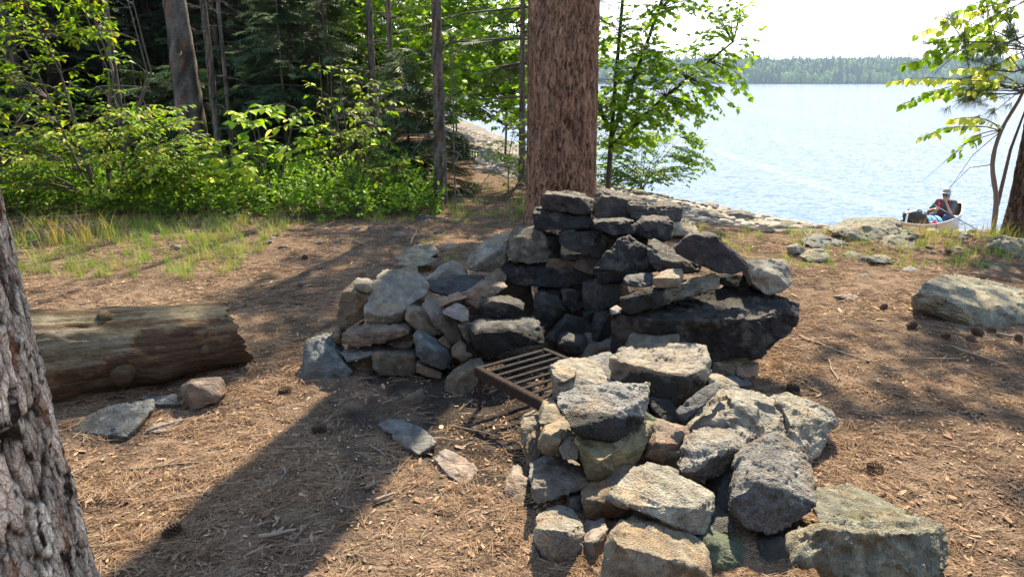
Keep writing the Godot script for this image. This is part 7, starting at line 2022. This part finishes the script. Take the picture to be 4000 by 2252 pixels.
# ------------------------------------------------------------------ small things
func cone_mesh() -> ArrayMesh:
	# an open pine cone lying on its side: spiral of scales round a core, along +x
	var v := PackedVector3Array()
	var idx := PackedInt32Array()
	for k in 70:
		var t := k / 69.0
		var a := k * 2.39996
		var r := 0.012 + 0.6 * sqrt(maxf(0.0, sin(PI * clampf(t * 0.9 + 0.07, 0.0, 1.0)))) * 0.6
		var d := Vector3(0.55 * t, cos(a), sin(a)).normalized()
		var o := Vector3(t - 0.5, 0, 0) + Vector3(0, cos(a), sin(a)) * 0.05
		var s := Vector3(0, -sin(a), cos(a)) * 0.1
		var tip := o + d * r
		var m := v.size()
		v.append_array(PackedVector3Array([o - s * 0.5, o + s * 0.5, tip + s, tip - s, tip + d * 0.05 + Vector3(0.05, 0, 0), o + d * r * 0.7 + Vector3(0.07, 0, 0)]))
		idx.append_array(PackedInt32Array([m, m + 1, m + 2, m, m + 2, m + 3, m + 3, m + 2, m + 4, m + 3, m + 4, m + 5, m + 2, m + 5, m + 4]))
	return flat_mesh(v, idx)

func build_small_things() -> void:
	rng.seed = 2025
	# pine cones
	var cm := cone_mesh()
	var cmat := plain(0.1, 0.06, 0.04, 0.8)
	for c in CONES:
		var o := top("pine_cone", cm, cmat)
		var p := on(c[0], -c[1])
		o.transform = Transform3D(Basis.from_euler(Vector3(rng.randf() * 2.0, rng.randf() * TAU, rng.randf_range(-0.3, 0.3))).scaled(Vector3.ONE * rng.randf_range(0.048, 0.064)), p + Vector3(0, 0.02, 0))
		tag(o, "open brown pine cone lying in the needle litter", "pine cone", "pine cones on the camp ground")
	# sticks: [ax, az, bx, bz, radius, label]
	for s in STICKS:
		var o := thing("stick", s[5], "stick", on(s[0], -s[1]), "dead sticks on the ground")
		var a := on(s[0], -s[1]) + Vector3(0, s[4] + 0.004, 0)
		var b := on(s[2], -s[3]) + Vector3(0, s[4] + 0.004 + s[6], 0)
		var side := (b - a).cross(Vector3.UP)
		var pts := []
		var rad := []
		for k in 7:
			var t := k / 6.0
			pts.append(a.lerp(b, t) + side * 0.12 * sin(t * 5.0 + s[4] * 900.0) * t * (1.0 - t) + Vector3(0, s[6] * 0.5 * sin(PI * t), 0) - o.position)
			rad.append(minf(s[4], 0.011) * 0.8 * (1.0 - 0.45 * t) * (1.0 + 0.15 * sin(k * 2.7)))
		var acc := Acc.new()
		tube(acc, pts, rad, 7, Color(0.24, 0.18, 0.135) * rng.randf_range(0.5, 1.15))
		part(o, "stem", acc_mesh(acc), mats.twig)
		if s[4] > 0.006:
			acc = Acc.new()
			var e: Vector3 = pts[3] + (b - a).rotated(Vector3.UP, 0.6) * 0.22 + Vector3(0, 0.012, 0)
			tube(acc, [pts[3], e], [s[4] * 0.6, s[4] * 0.25], 5, Color(0.26, 0.21, 0.17))
			part(o, "side_twig", acc_mesh(acc), mats.twig)
	# loose stones in three places, from a handful of shapes
	var protos := []
	for k in 7:
		var pts := PackedVector3Array()
		for q in 14:
			var d := in_ball().normalized()
			pts.append(Vector3(d.x * 0.5, 0.16 + d.y * (0.2 if d.y > 0.0 else 0.22), d.z * 0.38))
		protos.append(rock_mesh(pts, 0.1, Color(0.28, 0.255, 0.215) if k < 4 else Color(0.15, 0.14, 0.125), 0.15, 0.0, [], 1, 500 + k))
	var sets := [
		[110, 2.0, 8.2, 8.2, 20.5, 0.14, 0.6, "pale weathered stone lying on the sloping rocky beach", "stones on the rocky beach"],
		[30, -2.6, 1.2, 10.5, 34.0, 0.15, 0.5, "pale stone on the beach at the end of the shore trail", "stones along the shore trail"],
		[26, 4.3, 6.4, 6.9, 8.6, 0.12, 0.4, "dark broken slab stone on the bank near the right hand pine", "slab stones on the bank"],
		[34, -3.2, 0.4, 6.7, 8.4, 0.06, 0.24, "small half buried stone along the edge of the clearing", "half buried stones at the clearing's edge"],
		[26, 2.0, 4.6, 6.2, 8.6, 0.07, 0.26, "small flat stone in the thin grass before the lake", "small stones in the shore grass"]]
	for s in sets:
		for k in s[0]:
			var x := rng.randf_range(s[1], s[2])
			var d := rng.randf_range(s[3], s[4])
			var z := rng.randf_range(s[5], s[6]) * rng.randf_range(0.6, 1.0)
			var sd := shore_dist(x, d)
			if sd < -0.3 or (s[4] > 10.0 and bank_share(x, d) < 0.05): continue
			var pick := rng.randi() % 4 if s[4] > 10.0 else rng.randi() % 7
			if s[8] == "slab stones on the bank": pick = 4 + rng.randi() % 3
			var o := top("stone", protos[pick], mats.rock)
			o.transform = Transform3D(Basis.from_euler(Vector3(rng.randf_range(-0.25, 0.25), rng.randf() * TAU, rng.randf_range(-0.25, 0.25))).scaled(Vector3(z, z * rng.randf_range(0.6, 1.0), z)), on(x, d) - Vector3(0, z * 0.06, 0))
			tag(o, s[7], "stone", s[8])
